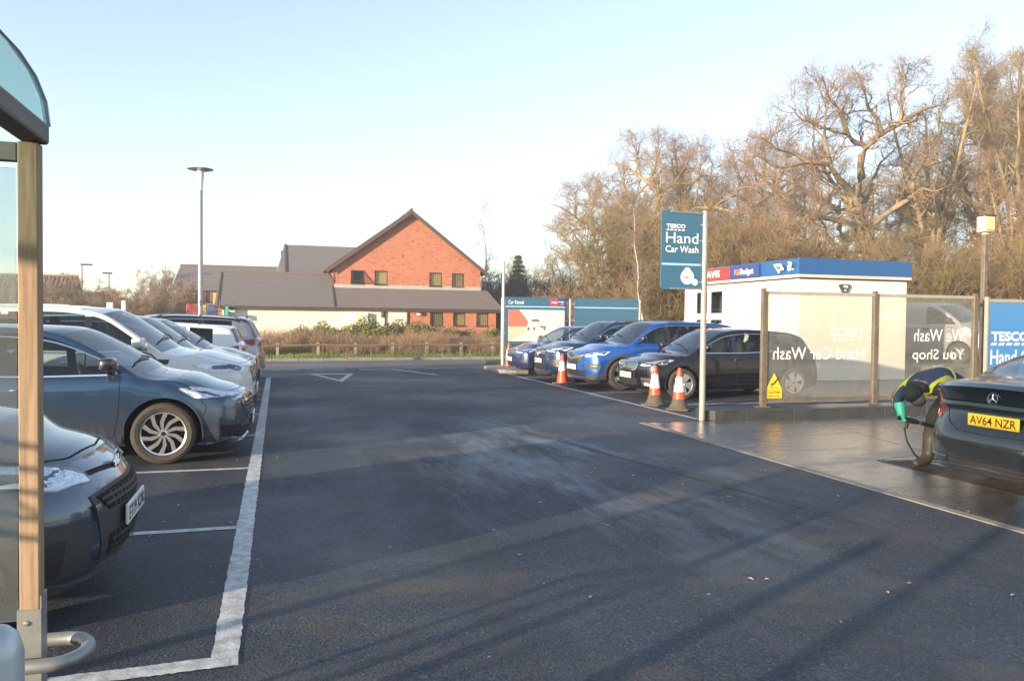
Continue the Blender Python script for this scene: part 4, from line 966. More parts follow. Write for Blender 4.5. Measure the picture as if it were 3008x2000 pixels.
# concrete apron of the car wash, wet
def wetconc():
    m = bpy.data.materials.new('wet_concrete'); nt, N, L = nodes(m); o = N.new('ShaderNodeOutputMaterial'); p = N.new('ShaderNodeBsdfPrincipled'); L.new(p.outputs[0], o.inputs[0]); tc = N.new('ShaderNodeTexCoord')
    def noise(sc, det, scale, ro=.6):
        n = N.new('ShaderNodeTexNoise'); n.inputs['Scale'].default_value = sc; n.inputs['Detail'].default_value = det; n.inputs['Roughness'].default_value = ro; q = N.new('ShaderNodeMapping'); q.inputs['Scale'].default_value = scale; L.new(tc.outputs['Object'], q.inputs[0]); L.new(q.outputs[0], n.inputs['Vector']); return n.outputs['Fac']
    def rng(s, a, b, c, d):
        r = N.new('ShaderNodeMapRange'); [setattr(r.inputs[i+1], 'default_value', v) for i, v in enumerate((a, b, c, d))]; L.new(s, r.inputs[0]); return r.outputs[0]
    a = noise(2.2, 8, (1, 1, 1), .7); br = noise(14, 6, (.12, 1, 1), .7); w = noise(1.3, 8, (.35, 1.3, 1), .75)
    mx = N.new('ShaderNodeMix'); mx.data_type = 'RGBA'; L.new(rng(a, .35, .65, 0, 1), mx.inputs[0]); mx.inputs[6].default_value = (.070, .071, .074, 1); mx.inputs[7].default_value = (.14, .132, .12, 1); L.new(mx.outputs[2], p.inputs['Base Color'])
    L.new(rng(w, .40, .66, .07, .42), p.inputs['Roughness']); L.new(rng(w, .45, .66, 1., .2), p.inputs['Coat Weight']); p.inputs['Specular IOR Level'].default_value = .6; p.inputs['Coat Roughness'].default_value = .10; p.inputs['Coat IOR'].default_value = 1.33
    b = N.new('ShaderNodeBump'); b.inputs['Strength'].default_value = .7; b.inputs['Distance'].default_value = .008; L.new(br, b.inputs['Height']); b2 = N.new('ShaderNodeBump'); b2.inputs['Strength'].default_value = .7; b2.inputs['Distance'].default_value = .014; L.new(a, b2.inputs['Height']); L.new(b.outputs[0], b2.inputs['Normal']); L.new(b2.outputs[0], p.inputs['Normal']); L.new(b2.outputs[0], p.inputs['Coat Normal'])
    return m
WETC = wetconc(); EDGEC = M('dry_concrete_edging', (.30, .265, .21), .6, noise=(7, .8), c2=(.17, .15, .12), bump=(40, .5, .004))
apron = thing('wash_apron', None, None); apron['kind'] = 'structure'
JX = [(5.50, 10.99), (6.60, 7.38)]                     # joint running in from the kerb to the drain
MB().prism([(PADX+.12, -3), (6.555, -3), (6.555, 7.26), (JX[1][0]-.01, JX[1][1]), (JX[0][0]-.012, 10.99), (PADX+.12, 10.99)], 'z', -.05, .0).build('concrete_slab', WETC, apron)
MB().prism([(JX[0][0]+.012, 10.985), (JX[1][0]+.012, JX[1][1]+.01), (7.62, 7.62), (8.3, 10.985)], 'z', -.05, -.002).build('concrete_slab', WETC, apron)
MB().prism([(8.32, 10.985), (7.64, 7.62), (30, 7.62), (30, 10.985)], 'z', -.05, -.002).build('concrete_slab', WETC, apron)
MB().prism([(6.625, 7.37), (7.05, 7.30), (7.05, -3), (30, -3), (30, 7.60), (7.62, 7.60)], 'z', -.05, -.001).build('concrete_slab', WETC, apron)
for i, y in enumerate(np.arange(-3, 10.9, .92)):
    MB().bbox((PADX+.004, y, -.1), (PADX+.115, min(y+.912, 10.99), .006), .006).build('edging_strip', EDGEC, apron)
# drain with bars
drain = thing('drain_grating', None, None); drain['kind'] = 'structure'
GR = M('grating_steel', (.05, .045, .04), .45, .7, noise=(20, .7), c2=(.10, .07, .045))
q = MB().box((6.58, -3, -.12), (7.03, 7.22, -.06)); q.build('drain_channel', C_GAP, drain)
q = MB().box((6.56, -3, -.05), (6.60, 7.28, .003)).box((7.01, -3, -.05), (7.045, 7.25, .003)).box((6.60, 7.22, -.05), (7.01, 7.27, .003)); q.build('drain_frame', GR, drain)
bar = None
for i, x in enumerate(np.linspace(6.645, 6.965, 6)):
    if bar is None: bar = MB().box((-.012, -3, -.05), (.012, 7.21, .001)).build('bar', GR, drain, loc=(x, 0, 0))
    else: c = bar.copy(); col.objects.link(c); c.location = (x, 0, 0)
bar = None
for i, y in enumerate(np.arange(3.0, 7.15, .16)):
    if bar is None: bar = MB().box((6.605, -.008, -.05), (7.0, .008, -.004)).build('cross_bar', GR, drain, loc=(0, y, 0))
    else: c = bar.copy(); col.objects.link(c); c.location = (0, y, 0)

# painted markings
def paintmat(name, c, wear):
    m = M(name, c, .7, noise=(13, wear), c2=(.10, .10, .105), bump=(70, .5, .004)); return m
LINE = paintmat('road_paint_white', (.62, .63, .62), .62); LINEF = paintmat('road_paint_far', (.55, .54, .52), .5)
def stripe(name, a, b, w, z=.004, mat=LINE, jit=0.0, n=2, both=True):
    a, b = Vector((*a, z)), Vector((*b, z)); t = (b-a).normalized(); s = Vector((-t.y, t.x, 0)); vs = []; n = max(2, n)
    for i in range(n):
        p = a.lerp(b, i/(n-1)); e = (0 < i < n-1)
        vs += [p+s*(w/2+random.uniform(-jit, jit)), p-s*(w/2+random.uniform(-jit, jit))]
    return tag(MB().add(vs, [(2*i, 2*i+1, 2*i+3, 2*i+2) for i in range(n-1)]).build(name, mat), kind='structure')
stripe('bay_line_long', (-.228, 3.76), (-.228, 21.5), .122, jit=.0045, n=420)
stripe('bay_line_corner', (-1.6, 3.655), (-.168, 3.715), .115, z=.0045, jit=.005, n=60)
for y in (6.10, 8.50, 10.90, 13.30, 15.70, 18.10, 20.50): stripe('bay_line', (-5.2, y-.01), (-.289, y), .085, jit=.003, n=160)
stripe('rental_line_long', (6.50, 11.2), (6.45, 21.85), .085, jit=.003, n=120)
for y in (13.25, 15.85, 18.35, 20.65): stripe('rental_bay_line', (6.545, y), (11.5, y), .08, jit=.003, n=40)
# give way markings
for x0 in (.05, 1.45, 2.85):
    stripe('give_way_dash', (x0-.45, 24.62), (x0+.55, 24.62), .10, mat=LINEF); stripe('give_way_dash', (x0-.45, 24.30), (x0+.55, 24.30), .10, mat=LINEF)
stripe('road_edge_line', (3.42, 24.62), (4.35, 21.9), .14, mat=LINEF)
for x0 in (4.6, 6.1): stripe('give_way_dash', (x0, 24.75), (x0+.95, 24.75), .10, mat=LINEF)
tri = [(.84, 22.8), (2.10, 22.8), (1.53, 19.75)]; cx_, cy_ = [sum(p[i] for p in tri)/3 for i in (0, 1)]; inn = [(cx_+(x-cx_)*.66, cy_+(y-cy_)*.68) for x, y in tri]
tag(MB().add([(x, y, .004) for x, y in tri+inn], [(0, 3, 4, 1), (1, 4, 5, 2), (2, 5, 3, 0)]).build('give_way_triangle', LINEF), kind='structure')
stripe('road_centre_line', (-1.0, 27.1), (4.6, 27.35), .10, mat=LINEF)
stripe('asphalt_seam', (4.35, 5.0), (2.55, 14.8), .02, z=.0035, mat=M('bitumen_seam', (.07, .075, .085), .8, noise=(8, .9), c2=(.02, .02, .022)), jit=.02, n=160)

# far kerb, verge and bank
fk = thing('far_kerb', None, None); fk['kind'] = 'structure'; ks0 = MB().bbox((0, -.06, -.1), (.905, .06, .11), .015)
ks = None
for i in range(30):
    x = -13+i*.915
    if ks is None: ks = ks0.build('kerb_stone', KERB, fk)
    else: ks_ = ks.copy(); col.objects.link(ks_); ks_.location = (x, rf(x), random.uniform(-.008, .008)); ks_.rotation_euler = (0, 0, math.atan(.10)); continue
    ks.location = (x, rf(x), 0); ks.rotation_euler = (0, 0, math.atan(.10))
vs = []; nx, ny = 60, 24
bz = lambda x, y: .08+max(0, y-rf(x))*.012+.05*math.sin(x*1.3+y)*min(1, max(0, y-rf(x)))*.5
for j in range(ny):
    for i in range(nx):
        x = -45+i*2.2; y = rf(x)+.06+(j/(ny-1))**1.5*30; vs.append((x, y, bz(x, y)))
tag(MB().add(vs, [(j*nx+i, j*nx+i+1, (j+1)*nx+i+1, (j+1)*nx+i) for j in range(ny-1) for i in range(nx-1)]).build('grass_verge', GRASS, smooth=180), kind='structure')

# kerbed island of the wash fence
wk = thing('wash_kerb', None, None); wk['kind'] = 'structure'
a = [(6.86+.26*math.cos(t)-.0, 11.28+.27*math.sin(t)) for t in np.linspace(math.pi*.5, math.pi*1.5, 10)]
nose_ = [(6.62+.0, 11.0)]
MB().prism([(7.25, 11.005), (7.25, 11.66), (6.95, 11.66), (6.72, 11.60), (6.60, 11.45), (6.57, 11.25), (6.62, 11.10), (6.72, 11.03), (6.85, 11.005)][::-1], 'z', -.05, .15).build('kerb_nose', KERBW, wk)
ks = MB().bbox((0, 0, -.05), (.905, .13, .15), .018)
for i in range(16): ks.build('kerb_stone', KERBW, wk, loc=(7.26+i*.912, 11.005, 0)) if i == 0 else None
k0 = wk.children[-1]
for i in range(1, 16): c = k0.copy(); col.objects.link(c); c.location = (7.26+i*.912, 11.005+random.uniform(-.004, .004), random.uniform(-.004, .003))
MB().box((7.256, 11.14, -.05), (22, 11.655, .14)).build('island_paving', KERBW, wk)
# rental island
ri_ = thing('rental_island', None, None); ri_['kind'] = 'structure'
MB().prism([(6.32, 24.2), (6.32, 22.4), (6.42, 22.05), (6.70, 21.92), (7.08, 21.92), (7.08, 23.02), (13.6, 23.02), (13.6, 24.7), (7.2, 24.7), (6.6, 24.65)], 'z', -.05, .11).build('island_kerb', KERB, ri_)
flat('grass_strip', [(6.5, 25.0), (16, 25.0), (16, rf(16)-1.2), (6.5, rf(6.5)-3)], GRASS, .02) if False else None
tag(MB().prism([(7.0, 24.72), (30, 24.72), (30, 34), (9.2, 30.5), (7.2, 27.5)], 'z', -.05, .09).build('rental_verge', GRASS), kind='structure')
# bank behind the office and woodland floor
LEAFL = M('woodland_floor', (.13, .085, .04), .95, noise=(3, .9), c2=(.05, .055, .02), bump=(20, 1, .05))
tag(MB().prism([(17.4, 12.8), (60, 12.8), (60, 26), (17.4, 26)], 'z', -.05, .10).build('grass_bank', EARTH), kind='structure')
tag(MB().prism([(18.2, 18.6), (19.0, 17.2), (60, 17.2), (60, 25.9), (18.2, 25.9)], 'z', .05, .36).build('raised_bank', EARTH), kind='structure')
tag(MB().quad((14, 31, .09), (130, 26.1, .15), (130, 120, .5), (14, 120, .5)).build('woodland_floor', LEAFL), kind='structure')
# path behind the screens
tag(MB().prism([(9.0, 14.0), (17.5, 14.0), (17.5, 16.6), (9.0, 16.6)], 'z', -.04, .006).build('paving', M('worn_paving', (.22, .17, .11), .8, noise=(3, .8), c2=(.1, .085, .06))), kind='structure') if False else None

# ================================================================ WASH OFFICE (cabin)
CREAM = M('cabin_cream', (.77, .73, .65), .55, noise=(1.6, .55, (1.5, 1.5, .25)), c2=(.66, .61, .52), bump=(120, .15, .002))
FASC = M('fascia_blue', (.012, .085, .26), .35, coat=.3); FASCB = M('budget_blue', (.03, .05, .21), .35); RED = M('sign_red', (.62, .035, .035), .4); PINK = M('fascia_pink_trim', (.72, .50, .42), .5); ORANGE = M('sign_orange', (.85, .22, .03), .5)
WFRAME = M('white_window_frame', (.78, .77, .73), .4); WPANE = glass('office_pane', (.55, .56, .5)); DARKIN = M('dark_interior', (.05, .045, .035), .8, noise=(3, .8), c2=(.14, .12, .08)); BLINDY = M('blind_cream', (.62, .54, .36), .8)
X0, Y0, X1, Y1 = 13.47, 18.0, 17.02, 24.25
off = thing('car_wash_office', 'cream flat-roofed cabin with blue fascia behind the glass wash screens', 'building', (X0, Y0, 0))
LX, LY = X1-X0, Y1-Y0
q = MB()
# west wall with window openings (two panes over two)
wy = [(3.75, 4.55), (4.65, 5.45)]; wz = [(1.05, 1.72), (1.82, 2.62)]   # y ranges, z ranges
ys = sorted({0, LY}|{v for a in wy for v in a}); 
for ya, yb in zip(ys, ys[1:]):
    if (ya, yb) in wy: q.box((0, ya, .02), (.06, yb, wz[0][0])); q.box((0, ya, wz[0][1]), (.06, yb, wz[1][0])); q.box((0, ya, wz[1][1]), (.06, yb, 2.78))
    else: q.box((0, ya, .02), (.06, yb, 2.78))
q.build('wall', CREAM, off)
for i, (xa, xb) in enumerate(((.062, 1.25), (1.255, 2.45), (2.455, LX))): MB().box((xa, 0, .02), (xb, .06, 2.78)).build('wall_panel', CREAM, off)
q = MB().box((.0, LY-.06, .02), (LX, LY-.001, 2.78)).box((LX-.06, .06, .02), (LX, LY-.06, 2.78)); q.build('wall', CREAM, off)
MB().box((.065, .065, .0), (LX-.065, LY-.065, .06)).build('floor_plate', DARKIN, off)
MB().box((-.09, -.09, 2.90), (LX+.09, LY+.09, 3.30)).box((-.05, -.05, 3.302), (LX+.05, LY+.05, 3.33)).build('fascia', FASC, off)
MB().box((-.085, -.085, 2.815), (LX+.085, LY+.085, 2.895)).build('fascia_trim', PINK, off)
MB().box((-.05, -.05, 2.782), (LX+.05, LY+.05, 2.813)).build('soffit', C_BLK, off)
MB().box((1.5, .9, .06), (1.56, LY-.2, 2.7)).build('inner_partition', DARKIN, off)
for (a, b) in wy:
    for (c, d) in wz:
        f = MB(); w = .05
        f.box((-.012, a-.02, c-.02), (.03, b+.02, c+w)).box((-.012, a-.02, d-w), (.03, b+.02, d+.02)).box((-.012, a-.02, c+w), (.03, a+w, d-w)).box((-.012, b-w, c+w), (.03, b+.02, d-w))
        fo = f.build('window', WFRAME, off); MB().box((.012, a+w, c+w), (.018, b-w, d-w)).build('pane', WPANE, fo)
        bl = MB()
        for k in range(3): bl.box((.10, a+.08+k*.11, c+.03), (.105, a+.15+k*.11, d-.2 if d > 2 else d-.03))
        bl.build('blind', BLINDY, fo)
# fascia signs on the west side
rs = MB().box((-.145, 3.2, 2.92), (-.095, 5.35, 3.29)).build('red_sign_panel', RED, off)
text_on(rs, 'AVIS', (-.146, 4.55, 3.0), (0, -1, 0), (0, 0, 1), .80, .22, WHITE, 'sign_lettering', bold=.03)
bs = MB().box((-.145, 1.66, 2.92), (-.095, 3.19, 3.29)).build('blue_sign_panel', FASCB, off)
text_on(bs, 'Budget', (-.146, 2.62, 2.97), (0, -1, 0), (0, 0, 1), .68, .22, WHITE, 'sign_lettering', bold=.035)
MB().prism([(2.92, 3.02), (2.68, 3.02), (2.68, 3.18), (2.92, 3.18)], 'x', -.150, -.146).build('sign_logo', ORANGE, off)
MB().prism([(2.90, 3.02), (2.84, 3.02), (2.70, 3.16), (2.78, 3.18)], 'x', -.153, -.1505).build('sign_logo_slash', FASCB, off)
# poster on the west wall
po = MB().box((-.012, 1.35, 1.30), (-.002, 1.95, 2.18)).build('wall_poster', M('poster_pale', (.68, .62, .55), .5, noise=(4, .8), c2=(.62, .16, .12)), off)
# alarm box
q = MB(); sx_ = 1.42
pts = [(sx_-.13, 2.66), (sx_+.13, 2.66), (sx_+.165, 2.62), (sx_+.04, 2.40), (sx_-.04, 2.40), (sx_-.165, 2.62)]
ab = thing('alarm_box', 'black shield-shaped alarm box high on the cream cabin front', 'alarm box', (X0, Y0, 0))
q.prism(pts, 'y', -.075, -.002); q.build('cover', C_GLOSSBLK, ab); text_on(ab, 'digi', (sx_-.085, -.077, 2.55), (1, 0, 0), (0, 0, 1), .17, .085, WHITE, bold=.03)
q = MB()
for k in range(2): q.box((sx_-.04, -.078, 2.50-k*.03), (sx_+.04, -.0755, 2.515-k*.03))
q.build('small_print', WHITE, ab)
# camera + flood lamp on the fascia corner
cm = thing('security_camera', 'white turret camera at the fascia corner of the wash cabin', 'security camera', (X0-.09, Y0+.18, 3.10))
q = MB(); q.sell((-.10, 0, .07), (.075, .075, .075), 1, 1, 16, 10); q.lathe([(0, -.10), (.05, -.10), (.05, .02), (.045, .03)], c=(-.10, 0, 0), n=14); q.box((-.1, -.03, -.09), (-.001, .03, -.04)); q.build('housing', WHITE, cm, 50)
q = MB(); q.lathe([(0, 0), (.032, 0), (.03, .02)], c=(-.182, -.02, .07), n=12, axis='x'); q.build('lens', C_GLOSSBLK, cm)
fl = thing('led_floodlight', 'small white tilted floodlight beside the camera on the blue fascia', 'floodlight', (X0-.09, Y0+.62, 3.12))
rt = Matrix.Rotation(R(-38), 3, 'Y'); q = MB(); q.bbox((-.03, -.15, -.10), (.015, .15, .10), .01); q.v = [tuple(rt @ Vector(v)+Vector((-.12, 0, 0))) for v in q.v]; q.build('housing', WHITE, fl, 40)
q = MB(); q.box((-.034, -.09, -.055), (-.031, .09, .055)); q.v = [tuple(rt @ Vector(v)+Vector((-.12, 0, 0))) for v in q.v]; q.build('led_panel', M('led_panel', (.25, .24, .18), .3), fl)
q = MB(); q.box((-.10, -.02, -.06), (-.002, .02, -.03)); q.sell((-.10, .03, -.13), (.035, .035, .035), 1, 1, 10, 8); q.build('bracket', WHITE, fl, 50)

# ================================================================ WASH SCREENS
STEELP = M('screen_post_steel', (.13, .105, .075), .5, .3, noise=(6, .8), c2=(.24, .20, .15), bump=(30, .3, .004)); RAILM = M('screen_rail', (.48, .43, .36), .5, .4, noise=(5, .6), c2=(.33, .29, .24))
SGLASS = glass('splash_screen_glass', (.93, .91, .87), .04, .8, haze=.10, hazec=(.66, .65, .61), dirt=(9, 2.0))
YS = 11.45; KS = .931; kz = lambda z: 1.55+(z-1.55)*KS
def spost(x, label):
    t = thing('screen_post', label, 'post', (x, YS, .14), group='steel posts of the wash screens')
    q = MB(); q.bbox((-.055, -.035, 0), (.015, .035, 2.01), .006); q.build('post', STEELP, t); MB().bbox((.02, -.03, 0), (.055, .03, 1.955), .006).build('clamp_bar', STEELP, t)
    MB().box((-.12, -.06, 0), (.12, .06, .012)).build('base_plate', STEELP, t)
    q = MB()
    for sx in (-.09, .09): q.lathe([(0, .03), (.012, .03), (.012, .012)], c=(sx, 0, 0), n=6)
    q.build('bolts', GR, t)
spost(8.47*KS, 'brown steel screen post nearest the car wash sign pole'); spost(10.92*KS, 'brown steel screen post between the two glass wash screens'); spost(13.33*KS, 'brown steel screen post beside the tall floodlight pole')
def screen(x0, x1, label):
    t = thing('glass_screen', label, 'glass screen', (x0, YS, .22), group='wash screens')
    MB().box((0, -.018, 1.83), (x1-x0, .018, 1.885)).build('top_rail', RAILM, t); MB().box((0, -.02, .0), (x1-x0, .02, .07)).build('bottom_rail', STEELP, t)
    MB().box((0, -.004, .07), (x1-x0, .004, 1.83)).build('pane', SGLASS, t); return t
s1 = screen(8.53*KS, 10.865*KS, 'misted glass wash screen with the mirrored hand car wash lettering'); s2 = screen(10.98*KS, 13.27*KS, 'misted glass wash screen with the mirrored we wash you shop lettering')
LET = M('vinyl_white', (.82, .81, .77), .5); LETF = M('vinyl_white_faded', (.70, .68, .62), .6)
def wtext(t, body, x0, x1, z0, z1, mat=LET, bold=.0, shear=0):
    text_on(t, body, (x0*KS-t.location.x, -.006, kz(z0)-t.location.z), (1, 0, 0), (0, 0, 1), (x1-x0)*KS, (z1-z0)*KS, mat, 'vinyl_lettering', bold, True, shear)
wtext(s1, 'Hand Car Wash', 8.66, 10.67, .90, 1.13, bold=.0); wtext(s1, 'TESCO', 9.90, 10.65, 1.33, 1.49, LETF, .03)
q = MB()
for k in range(5): x = (9.93+k*.145)*KS-s1.location.x; q.quad((x, -.007, kz(1.255)-.22), (x+.093, -.007, kz(1.255)-.22), (x+.07, -.007, kz(1.29)-.22), (x-.023, -.007, kz(1.29)-.22))
q.build('vinyl_dashes', LETF, s1)
wtext(s2, 'We Wash', 11.83, 13.06, 1.24, 1.48); wtext(s2, 'You Shop', 11.80, 13.07, .83, 1.09); wtext(s2, 'Waves', 11.06, 11.45, 1.70, 1.86, LETF, .01, .3)
# caution plate
cp = thing('caution_sign', 'yellow triangular slippery surface caution plate on the glass screen', 'sign', (8.69*KS, YS-.012, kz(.62))); YEL = M('caution_yellow', (.86, .55, .02), .45)
q = MB().prism([(-.155, -.245), (.155, -.245), (.0, .03)], 'y', -.006, 0); q.build('triangle_plate', YEL, cp)
q = MB().prism([(-.155, -.405), (.155, -.405), (.155, -.255), (-.155, -.255)], 'y', -.006, 0); q.build('text_plate', YEL, cp)
text_on(cp, 'CAUTION', (-.12, -.007, -.318), (1, 0, 0), (0, 0, 1), .24, .045, C_PLATET, bold=.02); text_on(cp, 'Slippery surface', (-.115, -.007, -.375), (1, 0, 0), (0, 0, 1), .23, .036, C_PLATET, bold=.01)
q = MB()
q.tube([(.055, -.008, -.075), (.02, -.008, -.13), (-.035, -.008, -.16)], .014, 5); q.tube([(-.03, -.008, -.16), (-.075, -.008, -.15)], .010, 5); q.tube([(-.03, -.008, -.165), (-.065, -.008, -.20)], .010, 5); q.tube([(.035, -.008, -.11), (-.02, -.008, -.11)], .008, 5); q.sell((.062, -.008, -.058), (.016, .003, .016), 1, 1, 8, 6); q.box((-.10, -.0075, -.218), (.10, -.0065, -.211))
q.v = [(v[0], max(-.010, min(-.0065, v[1])), v[2]) for v in q.v]; q.build('pictogram', C_PLATET, cp)

# blue wash sign on the right and flood light pole
TB = M('tesco_blue', (.035, .115, .20), .38, noise=(1.5, .4), c2=(.05, .145, .235)); TBB = M('wash_sign_blue', (.05, .21, .48), .35, coat=.3); CYAN = M('sign_pale_blue', (.32, .62, .75), .5); GALV = M('galvanised_steel', (.42, .42, .40), .42, .75, noise=(12, .7), c2=(.28, .28, .27))
bs = thing('wash_sign_board', 'bright blue hand car wash board at the right edge behind the saloon', 'sign', (13.72*KS, 11.56, .14))
MB().box((.06, -.02, .06), (2.6, .02, 1.86)).build('panel', TBB, bs); MB().bbox((0, -.035, 0), (.05, .035, 1.96), .006).build('frame_post', RAILM, bs); MB().box((.052, -.03, 1.865), (2.6, .03, 1.925)).build('top_rail', RAILM, bs)
MB().bbox((2.61, -.035, 0), (2.66, .035, 1.96), .006).build('frame_post', RAILM, bs)
text_on(bs, 'TESCO', (.13, -.022, 1.13), (1, 0, 0), (0, 0, 1), .92, .18, LET, bold=.035); text_on(bs, 'Hand Car Wash', (.12, -.022, .69), (1, 0, 0), (0, 0, 1), 2.0, .28, LET, bold=.01)
q = MB()
for k in range(5): x = .11+k*.187; q.quad((x, -.0225, 1.05), (x+.13, -.0225, 1.05), (x+.167, -.0225, 1.095), (x+.037, -.0225, 1.095))
q.build('sign_dashes', LET, bs)
fp = thing('floodlight_pole', 'square grey pole carrying a yellowed box floodlight above the screens', 'lamp post', (13.98*KS, 11.83, 0))
MB().bbox((-.045, -.045, 0), (.045, .045, 3.31), .008).build('pole', STEELP, fp)
q = MB(); q.bbox((-.125, -.10, 3.35), (.125, .09, 3.65), .02); q.box((-.04, -.04, 3.29), (.04, .04, 3.37)); q.build('lamp_housing', M('aged_cream_plastic', (.62, .58, .46), .5), fp, 40)
MB().bbox((-.10, -.125, 3.38), (.10, -.102, 3.61), .008).build('lamp_glass', M('yellowed_diffuser', (.62, .48, .22), .25, coat=.5), fp); MB().bbox((-.135, -.135, 3.655), (.135, .10, 3.672), .006).build('lamp_cap', C_TRIM, fp)

# ================================================================ TESCO POLE SIGN
ts = thing('car_wash_pole_sign', 'blue hand car wash sign on a round galvanised pole by the kerb end', 'sign', (6.49, 11.05, 0))
q = MB(); q.lathe([(0, 3.335), (.04, 3.33), (.048, 3.30), (.048, 0)], n=20); q.build('pole', M('sign_pole_weathered', (.36, .335, .30), .55, .2, noise=(5, .8, (1, 1, .5)), c2=(.22, .205, .18)), ts, 50)
def rrect(x0, z0, x1, z1, r, n=5):
    p = []
    for cx, cz, a in ((x1-r, z1-r, 0), (x0+r, z1-r, 90), (x0+r, z0+r, 180), (x1-r, z0+r, 270)):
        for k in range(n+1): t = R(a+90*k/n); p.append((cx+r*math.cos(t), cz+r*math.sin(t)))
    return p
sp_ = MB(); sp_.prism(rrect(-.765, 2.075, -.05, 3.30, .045), 'y', -.012, .012); spo = sp_.build('sign_panel', TB, ts)
MB().box((-.76, -.0145, 2.455), (-.055, -.0125, 2.485)).build('pale_stripe', CYAN, ts)
q = MB()
for z in (3.285, 2.09): q.box((-.62, -.028, z-.012), (-.04, -.013, z+.012))
q.build('sign_channel', GALV, ts)
q = MB()
for z in (3.1, 2.85, 2.48, 2.2): q.tube([(.0, 0, z-.02), (0, 0, z+.02)], .055, 14); q.box((-.10, -.02, z-.015), (-.03, .02, z+.015))
q.build('pole_clamps', GALV, ts, 50)
rx_ = (1, 0, 0); uz = (0, 0, 1)
text_on(ts, 'TESCO', (-.685, -.0125, 3.035), rx_, uz, .33, .062, WHITE, bold=.035)
q = MB()
for k in range(5): x = -.69+k*.067; q.quad((x, -.0145, 2.995), (x+.048, -.0145, 2.995), (x+.060, -.0145, 3.015), (x+.012, -.0145, 3.015))
q.build('sign_dashes', WHITE, ts)
text_on(ts, 'Hand', (-.69, -.0125, 2.80), rx_, uz, .565, .165, WHITE, bold=.0); text_on(ts, 'Car Wash', (-.695, -.0125, 2.655), rx_, uz, .575, .105, WHITE, bold=.008)
q = MB(); q.add([(-.31+.118*math.cos(a), -.0140, 2.275+.118*math.sin(a)) for a in np.linspace(0, 2*math.pi, 29)[:-1]], [tuple(range(28))]); q.add([(-.31+.06*math.cos(a), -.0139, 2.375+.05*math.sin(a)) for a in np.linspace(0, 2*math.pi, 17)[:-1]], [tuple(range(16))]); q.build('tax_disc_graphic', M('sticker_white', (.72, .72, .66), .5), ts)
q = MB(); q.box((-.375, -.0165, 2.245), (-.28, -.0145, 2.295)); q.box((-.335, -.0165, 2.332), (-.27, -.0145, 2.338)); q.build('graphic_block', M('sticker_mauve', (.32, .24, .42), .5, noise=(30, .8), c2=(.6, .6, .62)), ts)
q = MB(); q.add([(-.175+.055*math.cos(a), -.0155, 2.195+.055*math.sin(a)) for a in np.linspace(0, 2*math.pi, 21)[:-1]], [tuple(range(20))]); q.build('small_disc_graphic', M('sticker_lilac', (.42, .48, .66), .5, noise=(25, .8), c2=(.55, .6, .7)), ts)

# ================================================================ RENTAL BOARDS
def rboard(x0, x1, label, lp, rp):
    t = thing('rental_board', label, 'sign', (x0, 26.0, .09)); w = x1-x0
    MB().prism(rrect(0, .66, w, 2.30, .05), 'y', -.015, .015).build('panel', TB, t); MB().box((.02, -.0175, 1.955), (w-.02, -.0155, 1.99)).build('pale_stripe', CYAN, t)
    q = MB()
    for z in (2.1, 1.5, 1.05):
        for x in ((-.06, .03), (w-.03, w+.06)): q.box((x[0], -.025, z-.03), (x[1], .03, z+.03))
    q.build('brackets', GALV, t); return t
b1 = rboard(7.52, 9.80, 'blue rental board with printed car poster behind the far parked cars', 1, 1); b2 = rboard(10.08, 12.58, 'plain blue board with pale stripe next to the rental board', 0, 1)
for x, lb in ((7.44, 'grey post at the left end of the rental boards'), (9.94, 'pale post between the two blue rental boards'), (12.66, 'pale post at the right end of the blue boards')):
    t = thing('board_post', lb, 'post', (x, 26.02, .0), group='posts of the rental boards'); MB().lathe([(0, 2.36), (.055, 2.35), (.055, 0)], n=14).build('shaft', GALV, t, 50); MB().lathe([(0, .10), (.09, .10), (.09, .0)], n=14).build('collar', GALV, t, 50)
text_on(b1, 'Car Rental', (.12, -.017, 2.06), rx_, uz, .56, .13, WHITE, bold=.008)
MB().box((1.66, -.0175, 2.015), (1.94, -.0155, 2.265)).build('red_logo_block', RED, b1); MB().box((1.945, -.0175, 2.015), (2.21, -.0155, 2.265)).build('blue_logo_block', FASCB, b1)
text_on(b1, 'AVIS', (1.69, -.019, 2.095), rx_, uz, .22, .075, WHITE, bold=.03); text_on(b1, 'Budget', (1.965, -.019, 2.12), rx_, uz, .22, .06, WHITE, bold=.03); MB().quad((1.97, -.0185, 2.05), (2.15, -.0185, 2.05), (2.17, -.0185, 2.09), (2.05, -.0185, 2.075)).build('logo_slash', ORANGE, b1)
ps = MB().box((.12, -.0185, .77), (2.20, -.0155, 1.86)).build('poster', M('poster_white', (.76, .70, .60), .5), b1)
MB().add([(.12, -.0195, 1.86), (.12, -.0195, 1.28), (.92, -.0195, 1.28), (.80, -.0195, 1.52), (.52, -.0195, 1.86)], [(0, 1, 2, 3, 4)]).build('poster_red_area', M('poster_red', (.66, .16, .11), .5), b1)
MB().add([(.12, -.0195, 1.28), (.12, -.0195, .77), (.20, -.0195, .77), (.95, -.0195, 1.18), (.92, -.0195, 1.28)], [(0, 1, 2, 3, 4)]).build('poster_beige_area', M('poster_beige', (.62, .50, .38), .5), b1)
text_on(b1, "Let's go places.", (1.33, -.0195, 1.60), rx_, uz, .68, .085, M('poster_grey', (.55, .49, .45), .5))
